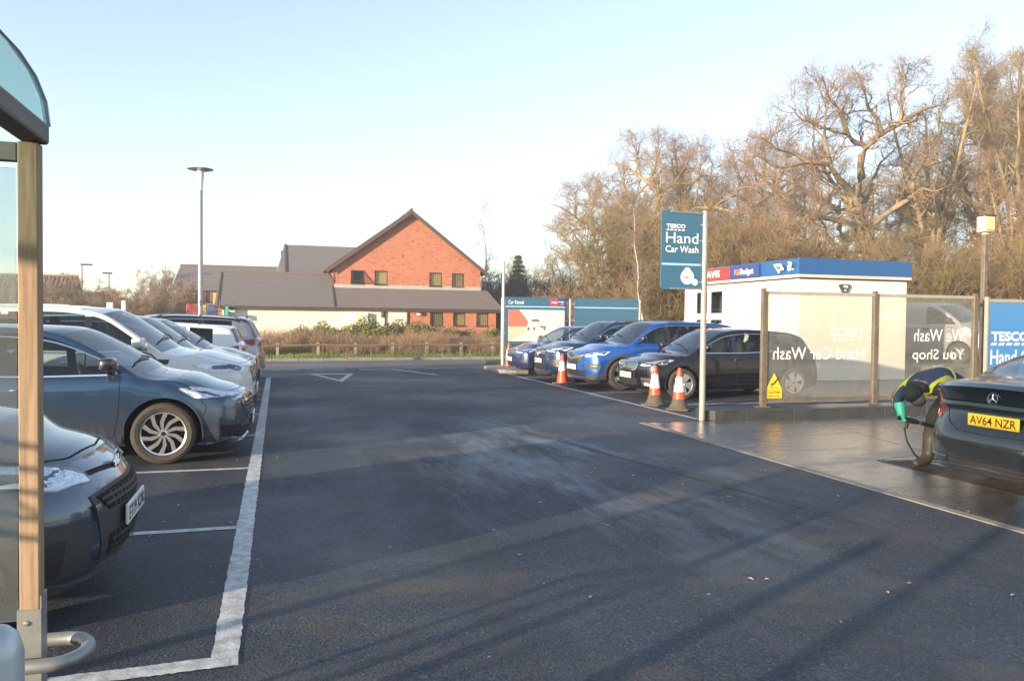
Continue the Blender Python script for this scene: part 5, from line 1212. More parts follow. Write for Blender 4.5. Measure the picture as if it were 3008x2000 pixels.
q = MB(); cxs = [(.82, 1.22), (.80, 1.36), (.90, 1.43), (.97, 1.54), (1.10, 1.565), (1.24, 1.55), (1.36, 1.45), (1.50, 1.40), (1.535, 1.30), (1.53, 1.20), (1.30, 1.19)]; q.add([(a, -.0205, b) for a, b in cxs], [tuple(range(len(cxs)-1, -1, -1))]); q.build('poster_car_shape', M('poster_car_grey', (.58, .57, .56), .5), b1)
q = MB(); q.add([(a, -.0215, b) for a, b in ((.94, 1.45), (1.0, 1.53), (1.10, 1.545), (1.22, 1.53), (1.30, 1.45))], [(4, 3, 2, 1, 0)]); q.add([(a, -.0215, b) for a, b in ((1.28, 1.24), (1.50, 1.24), (1.51, 1.30), (1.30, 1.31))], [(0, 1, 2, 3)])
for xx in (.86, 1.07, 1.45): q.add([(xx+.045*math.cos(a), -.0217, 1.205+.06*math.sin(a)) for a in np.linspace(0, 2*math.pi, 13)[:-1]], [tuple(range(12))])
q.build('poster_car_dark', M('poster_dark', (.16, .16, .17), .5), b1)
q = MB(); [q.box((1.33, -.0205, 1.0-k*.05), (1.98-k*.18, -.0195, 1.015-k*.05)) for k in range(2)]; q.build('poster_small_print', M('poster_grey2', (.60, .55, .5), .5), b1)
tp = thing('tall_post', 'tall thin galvanised post on the kerbed island before the rental board', 'post', (7.03, 24.5, .11)); MB().lathe([(0, 3.36), (.045, 3.35), (.05, 0)], n=16).build('shaft', M('post_pale', (.55, .54, .52), .4, .4, noise=(5, .6), c2=(.42, .41, .39)), tp, 50)
MB().lathe([(0, 3.375), (.03, 3.37), (.05, 3.345)], n=14).build('cap', GALV, tp, 50)
# ================================================================ BRICK HOUSE ACROSS THE ROAD
def brickmat(name, c1, c2, mortar, scale=1.0):
    m = bpy.data.materials.new(name); nt, N, L = nodes(m); o = N.new('ShaderNodeOutputMaterial'); p = N.new('ShaderNodeBsdfPrincipled'); L.new(p.outputs[0], o.inputs[0]); tc = N.new('ShaderNodeTexCoord')
    sp = N.new('ShaderNodeSeparateXYZ'); L.new(tc.outputs['Object'], sp.inputs[0]); cb = N.new('ShaderNodeCombineXYZ')
    ad = N.new('ShaderNodeMath'); ad.operation = 'ADD'; L.new(sp.outputs[0], ad.inputs[0]); L.new(sp.outputs[1], ad.inputs[1]); L.new(ad.outputs[0], cb.inputs[0]); L.new(sp.outputs[2], cb.inputs[1])
    b = N.new('ShaderNodeTexBrick'); L.new(cb.outputs[0], b.inputs['Vector']); b.inputs['Scale'].default_value = scale; b.inputs['Brick Width'].default_value = .225; b.inputs['Row Height'].default_value = .075; b.inputs['Mortar Size'].default_value = .008; b.inputs['Bias'].default_value = -.35
    b.inputs['Color1'].default_value = (*c1, 1); b.inputs['Color2'].default_value = (*c2, 1); b.inputs['Mortar'].default_value = (*mortar, 1)
    n = N.new('ShaderNodeTexNoise'); n.inputs['Scale'].default_value = 1.1; n.inputs['Detail'].default_value = 7; L.new(tc.outputs['Object'], n.inputs['Vector'])
    # some burnt, darker bricks
    wn = N.new('ShaderNodeTexNoise'); wn.inputs['Scale'].default_value = 1.0; wn.inputs['Detail'].default_value = 2; mp = N.new('ShaderNodeMapping'); mp.inputs['Scale'].default_value = (3.2, 12.5, 1); L.new(cb.outputs[0], mp.inputs[0]); L.new(mp.outputs[0], wn.inputs['Vector'])
    r2 = N.new('ShaderNodeMapRange'); r2.inputs[1].default_value = .60; r2.inputs[2].default_value = .66; r2.inputs[4].default_value = .8; L.new(wn.outputs['Fac'], r2.inputs[0])
    m2 = N.new('ShaderNodeMix'); m2.data_type = 'RGBA'; L.new(r2.outputs[0], m2.inputs[0]); L.new(b.outputs['Color'], m2.inputs[6]); m2.inputs[7].default_value = (.13, .055, .04, 1)
    r3 = N.new('ShaderNodeMapRange'); r3.inputs[1].default_value = .36; r3.inputs[2].default_value = .32; r3.inputs[4].default_value = .55; L.new(wn.outputs['Fac'], r3.inputs[0])
    m4 = N.new('ShaderNodeMix'); m4.data_type = 'RGBA'; L.new(r3.outputs[0], m4.inputs[0]); L.new(m2.outputs[2], m4.inputs[6]); m4.inputs[7].default_value = (.52, .24, .14, 1)
    r = N.new('ShaderNodeMapRange'); r.inputs[3].default_value = .8; r.inputs[4].default_value = 1.15; L.new(n.outputs['Fac'], r.inputs[0])
    m3 = N.new('ShaderNodeMix'); m3.data_type = 'RGBA'; m3.blend_type = 'MULTIPLY'; m3.inputs[0].default_value = 1; L.new(m4.outputs[2], m3.inputs[6]); cc = N.new('ShaderNodeCombineColor'); [L.new(r.outputs[0], cc.inputs[i]) for i in range(3)]; L.new(cc.outputs[0], m3.inputs[7]); L.new(m3.outputs[2], p.inputs['Base Color'])
    p.inputs['Roughness'].default_value = .9; bu = N.new('ShaderNodeBump'); bu.inputs['Distance'].default_value = .01; bu.invert = True; L.new(b.outputs['Fac'], bu.inputs['Height']); L.new(bu.outputs[0], p.inputs['Normal']); return m
BRICK = brickmat('red_brick', (.54, .150, .072), (.42, .112, .058), (.38, .26, .19)); BRICKD = brickmat('brown_brick', (.26, .10, .065), (.2, .085, .06), (.26, .2, .16))
SLATE = M('roof_tile_grey', (.155, .145, .145), .85, noise=(1.6, .8, (1, 4, 4)), c2=(.12, .11, .112), bump=(20, .5, .01)); SLATE2 = M('roof_tile_brown', (.165, .145, .138), .85, noise=(1.6, .8, (1, 4, 4)), c2=(.125, .108, .102), bump=(20, .5, .01)); FLASH = M('lead_flashing', (.34, .32, .30), .6, noise=(4, .7), c2=(.46, .44, .41))
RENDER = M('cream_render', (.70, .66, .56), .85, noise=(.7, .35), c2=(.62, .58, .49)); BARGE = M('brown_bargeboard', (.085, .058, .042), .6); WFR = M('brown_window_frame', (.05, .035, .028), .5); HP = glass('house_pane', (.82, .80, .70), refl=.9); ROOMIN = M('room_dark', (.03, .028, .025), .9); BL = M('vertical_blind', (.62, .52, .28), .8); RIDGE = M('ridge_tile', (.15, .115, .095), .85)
def roof_slab(parent, x0, x1, ye, ze, yr, zr, mat, name='roof', ncourse=14, over=.0, thick=.05, skew0=0, skew1=0):
    """pitched plane built course by course, each course lapping over the one below; edges may run skew"""
    q = MB()
    for i in range(ncourse):
        t0, t1 = i/ncourse, (i+1)/ncourse
        y0, z0, y1, z1 = ye+(yr-ye)*t0, ze+(zr-ze)*t0, ye+(yr-ye)*t1, ze+(zr-ze)*t1
        a0, a1, b0, b1 = x0+skew0*t0, x0+skew0*t1, x1+skew1*t0, x1+skew1*t1; u = .028
        q.add([(a0, y0, z0), (b0, y0, z0), (b0, y0, z0+u), (a0, y0, z0+u), (b1, y1, z1+.004), (a1, y1, z1+.004), (b1, y1, z1-.05), (a1, y1, z1-.05)], [(0, 1, 2, 3), (3, 2, 4, 5), (0, 3, 5, 7), (1, 6, 4, 2)])
    return q.build(name, mat, parent)
def holed_wall(q, x0, x1, z0, topf, holes, y, depth=.10, extra=()):
    """wall in the plane y facing -y with reveals; topf(x) may slope"""
    xs = sorted({x0, x1, *extra}|{v for h in holes for v in (h[0], h[1])})
    for a, b in zip(xs, xs[1:]):
        m = (a+b)/2; hs = sorted([h for h in holes if h[0] <= m <= h[1]], key=lambda h: h[2]); z = z0
        for h in hs: q.quad((a, y, z), (b, y, z), (b, y, h[2]), (a, y, h[2])); z = h[3]
        q.quad((a, y, z), (b, y, z), (b, y, topf(b)), (a, y, topf(a)))
    for a, b, c, d in holes:
        q.quad((a, y, c), (a, y+depth, c), (a, y+depth, d), (a, y, d)); q.quad((b, y, c), (b, y, d), (b, y+depth, d), (b, y+depth, c)); q.quad((a, y, d), (a, y+depth, d), (b, y+depth, d), (b, y, d)); q.quad((a, y, c), (b, y, c), (b, y+depth, c), (a, y+depth, c))
def hwindow(parent, a, b, c, d, y, blinds=True, lab=None, openw=False):
    w = .055; f = MB(); yy = y+.05
    f.box((a, yy, c), (b, yy+.05, c+w)).box((a, yy, d-w), (b, yy+.05, d)).box((a, yy, c+w), (a+w, yy+.05, d-w)).box((b-w, yy, c+w), (b, yy+.05, d-w))
    fo = f.build('window', WFR, parent)
    if lab: fo['label'] = lab
    if not openw: MB().box((a+w, yy+.02, c+w), (b-w, yy+.026, d-w)).build('pane', HP, fo)
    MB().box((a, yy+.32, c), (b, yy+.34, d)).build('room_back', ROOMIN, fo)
    if blinds:
        q = MB(); n = 6
        for i in range(n): x = a+w+(b-a-2*w)*(i+.18)/n; q.box((x, yy+.12, c+w), (x+(b-a-2*w)/n*blinds, yy+.125, d-w-.02))
        q.build('blind', BL, fo)
    MB().box((a-.04, y-.05, c-.06), (b+.04, y+.05, c-.002)).build('sill', WFR, fo)
    return fo
hs = thing('brick_house', 'large red brick gabled house with low cream annex across the road', 'house', (0, 50, 0))
YG = 0.0; YE = -2.0                         # gable wall plane and lower eave plane (relative)
gx0, gx1, gz = 3.30, 12.76, 4.98; rx0, rz0 = 8.13, 8.55
gt = lambda x: gz+(rz0-.10-gz)*(1-abs(x-rx0)/(rx0-gx0)) if x < rx0 else gz+(rz0-.10-gz)*(1-(x-rx0)/(gx1-rx0))
uw = [(4.38, 5.22, 3.80, 4.65), (5.86, 6.69, 3.78, 4.66), (9.36, 10.20, 3.76, 4.64), (10.86, 11.68, 3.75, 4.63)]
q = MB(); holed_wall(q, gx0, gx1, 3.2, gt, uw, YG, extra=(rx0,)); q.quad((gx0, YG, 0), (gx0, YG, gz), (gx0, 13, gz), (gx0, 13, 0)); q.quad((gx1, YG, 0), (gx1, 13, 0), (gx1, 13, gz), (gx1, YG, gz)); q.add([(gx0, 13, 0), (gx1, 13, 0), (gx1, 13, gz), (rx0, 13, rz0-.1), (gx0, 13, gz)], [(0, 4, 3, 2, 1)]); q.build('gable_wall', BRICK, hs)
hwindow(hs, *uw[0], YG, False, 'window with its top hung sash pushed open', True)
q = MB(); a, b, c, d = uw[0]; ro = Matrix.Rotation(R(-28), 3, 'X'); s_ = MB().box((a+.02, -.02, c+.02-d), (b-.02, .02, c+.08-d)).box((a+.02, -.02, -.08), (b-.02, .02, -.02)).box((a+.02, -.02, c+.08-d), (a+.08, .02, -.08)).box((b-.08, -.02, c+.08-d), (b-.02, .02, -.08))
s_.v = [tuple(ro @ Vector(v)+Vector((0, .02, d))) for v in s_.v]; so = s_.build('open_sash', WFR, hs)
s_ = MB().box((a+.08, -.004, c+.08-d), (b-.08, .004, -.08)); s_.v = [tuple(ro @ Vector(v)+Vector((0, .02, d))) for v in s_.v]; s_.build('pane', HP, so)
hwindow(hs, *uw[1], YG, .98); hwindow(hs, *uw[2], YG, .8); hwindow(hs, *uw[3], YG, .45)
# main roof: ridge runs back from the gable
for sg, xe in ((-1, 2.86), (1, 13.16)):
    q = MB(); n = 20; slope = (rz0-gz-.02)/abs(rx0-(gx0 if sg < 0 else gx1)); ze = rz0-abs(rx0-xe)*slope
    for i in range(n):
        t0, t1 = i/n, (i+1)/n; xa, xb = xe+(rx0-xe)*t0, xe+(rx0-xe)*t1; za, zb = ze+(rz0-ze)*t0, ze+(rz0-ze)*t1; u = .03
        q.add([(xa, -.34, za), (xa, 13.3, za), (xa, 13.3, za+u), (xa, -.34, za+u), (xb, 13.3, zb+.004), (xb, -.34, zb+.004), (xb, 13.3, zb-.06), (xb, -.34, zb-.06)], [(0, 1, 2, 3), (3, 2, 4, 5), (0, 3, 5, 7), (1, 6, 4, 2)])
    q.build('roof', SLATE2, hs)
    MB().add([(xe, -.365, ze-.26), (xe, -.345, ze-.26), (xe, -.345, ze+.035), (xe, -.365, ze+.035), (rx0, -.365, rz0-.26), (rx0, -.345, rz0-.26), (rx0, -.345, rz0+.035), (rx0, -.365, rz0+.035)], [(0, 4, 7, 3), (3, 7, 6, 2), (0, 1, 5, 4)]).build('bargeboard', BARGE, hs)
    MB().add([(xe, -.34, ze-.05), (xe, 0, ze-.05), (rx0, 0, rz0-.05), (rx0, -.34, rz0-.05)], [(0, 1, 2, 3)]).build('soffit', BARGE, hs)
    MB().tube([(xe-.03*sg*-1, -.34, ze-.05), (xe-.03*sg*-1, 13.2, ze-.05)], .06, 8).build('gutter', BARGE, hs)
    MB().tube([(xe, -.25, ze-.08), (xe-sg*.05, -.2, ze-.2), ((gx0-.06 if sg < 0 else gx1+.06), -.06, ze-.5), ((gx0-.06 if sg < 0 else gx1+.06), -.06, 3.2 if sg < 0 else 2.5)], .04, 6).build('downpipe', BARGE, hs)
MB().tube([(rx0, -.36, rz0+.03), (rx0, 13.3, rz0+.03)], .10, 8).build('ridge_tiles', RIDGE, hs)
# lean-to roof and annex roof share one slope
sl = .585; ze = 2.38
def zr_(y): return ze+(y-YE)*sl
roof_slab(hs, 3.28, 13.75, YE-.15, zr_(YE-.15), YG-.0, zr_(0), SLATE2, 'lean_to_roof', 11, skew1=-.55)
MB().box((3.32, -.05, zr_(0)-.02), (12.80, -.005, zr_(0)+.21)).build('flashing', FLASH, hs)
roof_slab(hs, -3.50, 3.22, YE-.15, zr_(YE-.15), 1.45, zr_(1.45), SLATE, 'annex_roof', 18, skew0=.12)
q = MB(); q.quad((-3.40, 1.45, zr_(1.45)), (3.22, 1.45, zr_(1.45)), (3.22, 5, 2.4), (-3.5, 5, 2.4)); q.build('annex_roof', SLATE, hs)
MB().tube([(-3.42, 1.45, zr_(1.45)+.02), (3.26, 1.45, zr_(1.45)+.02)], .09, 8).build('ridge_tiles', RIDGE, hs)
q = MB(); q.prism([(YE-.2, zr_(YE-.15)-.02), (YE-.2, zr_(YE-.15)+.05), (1.4, zr_(1.4)+.06), (1.4, zr_(1.4)-.02)], 'x', 3.22, 3.29); q.build('verge_upstand', BARGE, hs)
q = MB(); q.prism([(YE-.2, zr_(YE-.15)-.02), (YE-.2, zr_(YE-.15)+.05), (1.4, zr_(1.4)+.06), (1.4, zr_(1.4)-.02)], 'x', -3.36, -3.30); q.build('verge_upstand', BARGE, hs)
MB().box((-3.52, YE-.22, zr_(YE-.15)-.20), (13.80, YE-.16, zr_(YE-.15)-.02)).build('fascia_board', BARGE, hs)
MB().tube([(-3.52, YE-.27, zr_(YE-.15)-.05), (13.8, YE-.27, zr_(YE-.15)-.05)], .055, 8).build('gutter', BARGE, hs)
MB().box((-3.3, YE-.16, 2.18), (13.6, YE, 2.2)).build('soffit', BARGE, hs)
gw = [(9.06, 9.90, 1.22, 2.04), (10.52, 11.32, 1.22, 2.04), (12.02, 12.82, 1.22, 2.04)]
q = MB(); holed_wall(q, 7.66, 13.30, 0, lambda x: 2.19, gw, YE); q.quad((13.30, YE, 0), (13.30, 0, 0), (13.30, 0, 3.4), (13.30, YE, 2.19)); q.build('ground_floor_wall', BRICK, hs)
for h, bb in zip(gw, (.5, .92, .72)): hwindow(hs, *h, YE, bb)
q = MB(); q.quad((-3.08, YE, 0), (7.655, YE, 0), (7.655, YE, 2.19), (-3.08, YE, 2.19)); q.quad((-3.08, YE, 0), (-3.08, YE, 2.19), (-3.08, 1.45, zr_(1.45)-.06), (-3.08, 5, 2.19), (-3.08, 5, 0)); q.build('annex_wall', RENDER, hs)
q = MB(); q.box((4.24, YE-.30, .6), (5.20, YE-.002, 1.97)); ac = q.build('meter_cabinet', WHITE, hs); MB().box((4.32, YE-.315, .6), (5.12, YE-.302, 1.90)).build('cabinet_door', M('cabinet_beige', (.62, .55, .42), .6), ac)
MB().bbox((6.02, YE-.14, 1.70), (6.22, YE-.01, 2.06), .02).build('wall_box', BARGE, hs); MB().tube([(6.26, YE-.06, 0), (6.26, YE-.06, 2.2)], .04, 6).build('downpipe', BARGE, hs); MB().tube([(7.62, YE-.06, 0), (7.62, YE-.06, 2.05), (7.62, YE-.2, 2.2)], .045, 6).build('downpipe', BARGE, hs); MB().tube([(-2.95, YE-.08, 0), (-2.95, YE-.08, 2.2)], .045, 6).build('downpipe', BARGE, hs)
MB().tube([(-3.2, YE-.35, 2.1), (-3.2, YE-.35, 2.62)], .03, 6).build('vent_pipe', BARGE, hs)
q = MB(); q.sell((8.36, YE-.12, 1.93), (.19, .12, .10), 1, 1, 14, 8); q.tube([(7.7, YE-.03, 2.10), (8.3, YE-.03, 2.10), (8.36, YE-.1, 2.04)], .02, 5); q.build('bulkhead_lamp', M('lamp_cream', (.7, .66, .58), .4), hs, 60)
q = MB(); q.sell((8.36, YE-.12, 2.0), (.2, .13, .05), .6, 1, 14, 6); q.build('lamp_hood', BARGE, hs, 60)
# rear roofs
q = MB(); q.quad((-.2, 8, 4.3), (6.0, 8, 4.3), (6.0, 12.2, 7.2), (.45, 12.2, 7.2)); q.quad((.45, 12.2, 7.2), (6, 12.2, 7.2), (6, 15, 5), (-.2, 15, 5)); q.quad((-.2, 8, 0), (-.2, 8, 4.3), (.45, 12.2, 7.2), (-.2, 15, 5), (-.2, 15, 0)); q.quad((-.2, 8, 0), (6, 8, 0), (6, 8, 4.3), (-.2, 8, 4.3)); q.build('rear_wing', SLATE, hs)
q = MB(); q.prism([(7.7, 4.2), (12.2, 7.28), (12.2, 7.16), (7.7, 4.08)], 'x', .46, .58); q.build('verge_upstand', BARGE, hs)
q = MB(); q.prism([(10.5, 4.2), (14.2, 6.9), (17, 5)], 'x', .2, .9); q.build('rear_gable', BARGE, hs)
cr = thing('pharmacy_cross', 'green cross sign projecting from the cream annex wall near its left end', 'sign', (-2.80, 48, 1.80)); CRG = M('cross_green', (.03, .42, .30), .4)
q = MB(); q.prism([(-.83, -.14), (-.55, -.14), (-.55, -.42), (-.25, -.42), (-.25, -.14), (.0, -.14), (.0, .14), (-.25, .14), (-.25, .42), (-.55, .42), (-.55, .14), (-.83, .14)], 'x', -.08, .08); q.build('cross', CRG, cr)
q = MB().box((-.02, -.02, -.03), (.02, -.001, .03)); q.build('wall_fixing', GALV, cr)
# second building behind
sb = thing('rear_brick_building', 'brown brick building with long grey roof behind the cream annex', 'building', (0, 70, 0))
roof_slab(sb, -8.45, 2.0, -.3, 3.82, 4.2, 6.15, SLATE, 'roof', 14, skew0=.25); q = MB(); q.quad((-8.2, 4.2, 6.15), (2, 4.2, 6.15), (2, 9, 3.8), (-8.4, 9, 3.8)); q.build('roof', SLATE, sb)
MB().tube([(-8.2, 4.2, 6.17), (2, 4.2, 6.17)], .1, 8).build('ridge_tiles', RIDGE, sb)
wn = [(-7.05, -6.75, 2.82, 3.76), (-6.62, -5.95, 2.82, 3.76), (-5.80, -5.45, 2.82, 3.76), (-4.9, -4.3, 2.82, 3.76)]
q = MB(); holed_wall(q, -8.1, 2.0, 0, lambda x: 3.83, wn, 0); q.quad((-8.1, 0, 0), (-8.1, 0, 3.83), (-8.1, 4.2, 6.1), (-8.1, 9, 3.8), (-8.1, 9, 0)); q.build('wall', BRICKD, sb)
for h in wn: hwindow(sb, *h, 0, .8)
MB().box((-6.8, -.16, 2.66), (-5.2, -.01, 2.76)).build('sill_band', RENDER, sb); roof_slab(sb, -8.6, -3, -2.6, 1.75, 0, 2.6, SLATE2, 'lower_roof', 8); q = MB(); q.quad((-8.3, -2.4, 0), (-3, -2.4, 0), (-3, -2.4, 1.78), (-8.3, -2.4, 1.78)); q.build('lower_wall', BRICKD, sb)
# coloured play frame behind the parked cars
pf = thing('play_frame', 'red yellow and blue play frame beside the annex beyond the lamp post', 'play frame', (0, 58, 0)); PR, PY, PB, PO = M('play_red', (.36, .05, .05), .6), M('play_yellow', (.50, .38, .05), .6), M('play_blue', (.05, .10, .27), .6), M('play_orange', (.50, .16, .06), .6)
for x0, x1, z0, z1, m_ in ((-6.05, -5.3, 1.5, 2.50, PR), (-5.1, -4.95, 1.2, 3.35, PR), (-5.0, -4.75, 1.2, 2.45, PY), (-4.7, -4.05, 1.4, 2.35, PB), (-4.30, -3.95, 2.45, 3.3, PY), (-3.95, -3.6, 1.4, 2.35, PO), (-5.05, -4.1, 2.42, 2.52, PB), (-5.15, -5.0, 2.4, 2.5, PB)):
    MB().bbox((x0, -.08, z0), (x1, .08, z1), .02).build('panel', m_, pf)
for x in (-6.05, -5.3, -4.72, -4.03, -3.6): MB().box((x, -.05, 0), (x+.1, .05, 2.4)).build('post', PO, pf)
# ================================================================ LAMP POST, FENCE
lp = thing('lamp_post', 'tall round grey lamp post with a flat disc head behind the left cars', 'lamp post', (-2.32, 26.2, 0)); q = MB(); q.lathe([(.055, 5.55), (.07, 5.5), (.072, 1.2), (.09, 1.1), (.09, 0)], n=20); q.build('column', GALV, lp, 50)
LPW = M('lamp_white', (.78, .78, .77), .35); q = MB(); q.lathe([(.105, 6.12), (.10, 5.9), (.062, 5.5), (.0, 5.5)], n=20); q.build('lamp_collar', LPW, lp, 50); q = MB(); q.lathe([(0, 6.215), (.2, 6.21), (.385, 6.175), (.39, 6.16), (.3, 6.135), (0, 6.12)], n=32); q.build('disc_head', M('lamp_disc', (.45, .46, .48), .35, .3), lp, 40)
MB().box((-.035, -.078, 1.95), (.035, -.07, 2.08)).build('number_tag', C_PLATET, lp); q = MB(); q.tube([(-.012, -.079, 1.99), (-.012, -.079, 2.04), (.012, -.079, 2.04), (.012, -.079, 1.99), (-.012, -.079, 1.99)], .004, 4); q.build('tag_digit', WHITE, lp)
WOOD = M('weathered_fence_wood', (.21, .18, .13), .85, noise=(3, .8, (1, 1, 1)), c2=(.11, .09, .06), bump=(30, .5, .01)); WOODP = M('weathered_post_wood', (.28, .25, .19), .85, noise=(5, .8), c2=(.15, .13, .10), bump=(30, .5, .01))
fe = thing('knee_rail_fence', 'low weathered timber knee rail fence along the far grass verge', 'fence', (0, 0, 0)); fy = lambda x: rf(x)+1.6+.07*x
for i in range(17):
    x = -9.0+1.5*i+.02*math.sin(i*3); y = fy(x); g = bz(x, y)
    q = MB(); q.prism([(-.055, -.1), (.055, -.1), (.055, .50), (.0, .54), (-.055, .50)], 'y', -.05, .05); q.build('post', WOODP, fe, loc=(x, y, g+random.uniform(-.015, .015)))
    if i < 16: x2 = -9.0+1.5*(i+1)+.02*math.sin((i+1)*3); y2 = fy(x2); MB().tube([(x-.02, y-.012, g+.42), ((x+x2)/2, (y+y2)/2-.012, (g+bz(x2, y2))/2+.415+random.uniform(-.012, .012)), (x2+.02, y2-.012, bz(x2, y2)+.42)], .055, 6).build('rail', WOOD, fe)
# ================================================================ VEGETATION ON THE VERGE
def np_obj(name, v, f, mat, parent=None):
    me = bpy.data.meshes.new(name); me.vertices.add(len(v)); me.vertices.foreach_set('co', np.asarray(v, np.float32).ravel()); k = f.shape[1]; me.loops.add(f.size); me.loops.foreach_set('vertex_index', f.ravel().astype(np.int32)); me.polygons.add(len(f)); me.polygons.foreach_set('loop_start', np.arange(0, f.size, k, dtype=np.int32)); me.polygons.foreach_set('loop_total', np.full(len(f), k, np.int32)); me.materials.append(mat); me.update(); me.validate()
    return link(name, me, parent)
def blades(pos, h, w, lean, rng, segs=1):
    """thin tapered blades: arrays of base positions, heights, widths"""
    n = len(pos); an = rng.uniform(0, 2*np.pi, n); d = np.stack([np.cos(an), np.sin(an), np.zeros(n)], 1); la = rng.uniform(0, 2*np.pi, n); l = np.stack([np.cos(la), np.sin(la), np.zeros(n)], 1)*(h*lean*rng.uniform(0, 1, n))[:, None]
    tip = pos+l+np.stack([np.zeros(n), np.zeros(n), h], 1); a = pos-d*w[:, None]/2; b = pos+d*w[:, None]/2; v = np.stack([a, b, tip+d*w[:, None]*.12, tip-d*w[:, None]*.12], 1).reshape(-1, 3); return v, np.arange(4*n).reshape(n, 4)
vz = np.vectorize(bz); vrf = lambda x: 29.75+.10*x
rng = np.random.default_rng(11); n = 42000; x = rng.uniform(-12, 14, n); y = vrf(x)+.08+rng.uniform(0, 1, n)**.8*5.5
gv, gf = blades(np.stack([x, y, vz(x, y)-.01], 1), rng.uniform(.04, .13, n)*(1+.8*np.sin(x*2.1)*np.sin(y*1.7)), np.full(n, .014), .6, rng)
tag(np_obj('verge_grass', gv, gf, M('grass_blades', (.10, .20, .030), .8, noise=(1.1, .8), c2=(.20, .20, .05))), kind='stuff')
# dry brush: many upright stems with side twigs
def brush(name, n, xr_, y0f, y1f, hf, mat, seed, wid=.010):
    rng = np.random.default_rng(seed); x = rng.uniform(*xr_, n); t = rng.uniform(0, 1, n); y = y0f(x)+(y1f(x)-y0f(x))*t; h = hf(x, t)*rng.uniform(.5, 1.12, n)*(.82+.16*np.sin(x*2.7+y*1.1)+.14*np.sin(x*5.3-y*2.3)+.08*np.sin(x*11+y*3)); z = vz(x, y); b = np.stack([x, y, z-.02], 1)
    v1, f1 = blades(b, h, np.full(n, wid), .28, rng); V = [v1]; Fc = [f1]; k = len(v1)
    for r in range(7):
        tt = rng.uniform(.25, .95, n); p = b+np.stack([np.zeros(n), np.zeros(n), h*tt], 1)+rng.normal(0, .035, (n, 3)); v2, f2 = blades(p, h*(1-tt)*.6+.10, np.full(n, wid*.8), 1.1, rng); V.append(v2); Fc.append(f2+k); k += len(v2)
    return tag(np_obj(name, np.concatenate(V), np.concatenate(Fc), mat), kind='stuff')
BRUSH = M('dry_brush_stems', (.26, .165, .085), .9, noise=(.9, .9), c2=(.16, .095, .06)); BRUSH2 = M('dry_brush_grey', (.20, .135, .095), .9, noise=(.6, .9), c2=(.27, .18, .10))
brush('dry_brush', 4200, (-4, 14), lambda x: vrf(x)+2.7+.05*x+.5*np.sin(x*1.7), lambda x: vrf(x)+4.6, lambda x, t: .55+.2*np.sin(x*1.3)+.2*t, BRUSH, 3)
brush('dry_brush', 6500, (-6, 15), lambda x: vrf(x)+4.2, lambda x: vrf(x)+9.0, lambda x, t: (.80+.16*np.sin(x*.9+1)+.1*t)*np.where(x > 7.5, .82, 1), BRUSH2, 4)
brush('dry_brush', 420, (2, 14), lambda x: vrf(x)+.9, lambda x: vrf(x)+2.4, lambda x, t: .38+.3*np.sin(x*2.2)**2, BRUSH, 5)
# evergreen hedge shrubs
def leaf_shrub(seed, n, rad, leaf, mat, name):
    rng = np.random.default_rng(seed); d = rng.normal(0, 1, (n, 3)); d /= np.linalg.norm(d, axis=1)[:, None]; d[:, 2] = np.abs(d[:, 2])*1.0-.15; rr = rng.uniform(.55, 1.05, n)*(1+.22*np.sin(d[:, 0]*5+seed)*np.cos(d[:, 1]*4)); c = d*rr[:, None]*np.array(rad); c[:, 2] += rad[2]*.15
    u = rng.normal(0, 1, (n, 3)); u /= np.linalg.norm(u, axis=1)[:, None]; w = np.cross(u, rng.normal(0, 1, (n, 3))); w /= np.linalg.norm(w, axis=1)[:, None]; s = leaf*rng.uniform(.6, 1.3, n)[:, None]
    v = np.stack([c-u*s, c+w*s*.45, c+u*s, c-w*s*.45], 1).reshape(-1, 3); return np_obj(name, v, np.arange(4*n).reshape(n, 4), mat)
LEAF = M('hedge_leaf', (.15, .17, .035), .6, noise=(2.5, .9), c2=(.22, .19, .045), rnd=(.16, .15, .035)); protos = []
for i in range(17):
    x = 1.4+i*.86+random.uniform(-.2, .2); y = 45.2+random.uniform(-.5, .5); s = random.uniform(.9, 1.2)*(1.28 if 4.8 < x < 8.6 else (.92 if x > 8.5 else 1.02))
    if i < 3: o = leaf_shrub(20+i, 4200, (.95, .85, 1.0), .058, LEAF, 'hedge_shrub'); protos.append(o)
    else: o = protos[i % 3].copy(); col.objects.link(o)
    o.location = (x, y, .12); o.scale = (s*1.1, s, s*random.uniform(.78, .95)); o.rotation_euler = (0, 0, random.uniform(0, 6)); tag(o, 'evergreen hedge shrub behind the dry brush along the brick house', 'shrub', 'hedge shrubs before the brick house')
# ================================================================ TREES
def nrm(a): return a/np.maximum(np.linalg.norm(a, axis=-1, keepdims=True), 1e-9)
def tubes(P, Rr, s):
    n, k, _ = P.shape; T = nrm(np.gradient(P, axis=1)); ref = np.where(np.abs(T[..., 2:3]) > .9, np.array([1., 0, 0]), np.array([0, 0, 1.])); U = nrm(np.cross(T, ref)); W = np.cross(T, U); an = np.arange(s)*2*np.pi/s
    ring = P[:, :, None, :]+Rr[:, :, None, None]*(np.cos(an)[None, None, :, None]*U[:, :, None, :]+np.sin(an)[None, None, :, None]*W[:, :, None, :])
    base = (np.arange(n)*k*s)[:, None, None]; i = np.arange(k-1)[None, :, None]*s; j = np.arange(s)[None, None, :]; j2 = (j+1) % s
    f = np.stack([base+i+j, base+i+j2, base+i+s+j2, base+i+s+j], -1).reshape(-1, 4); return ring.reshape(-1, 3), f
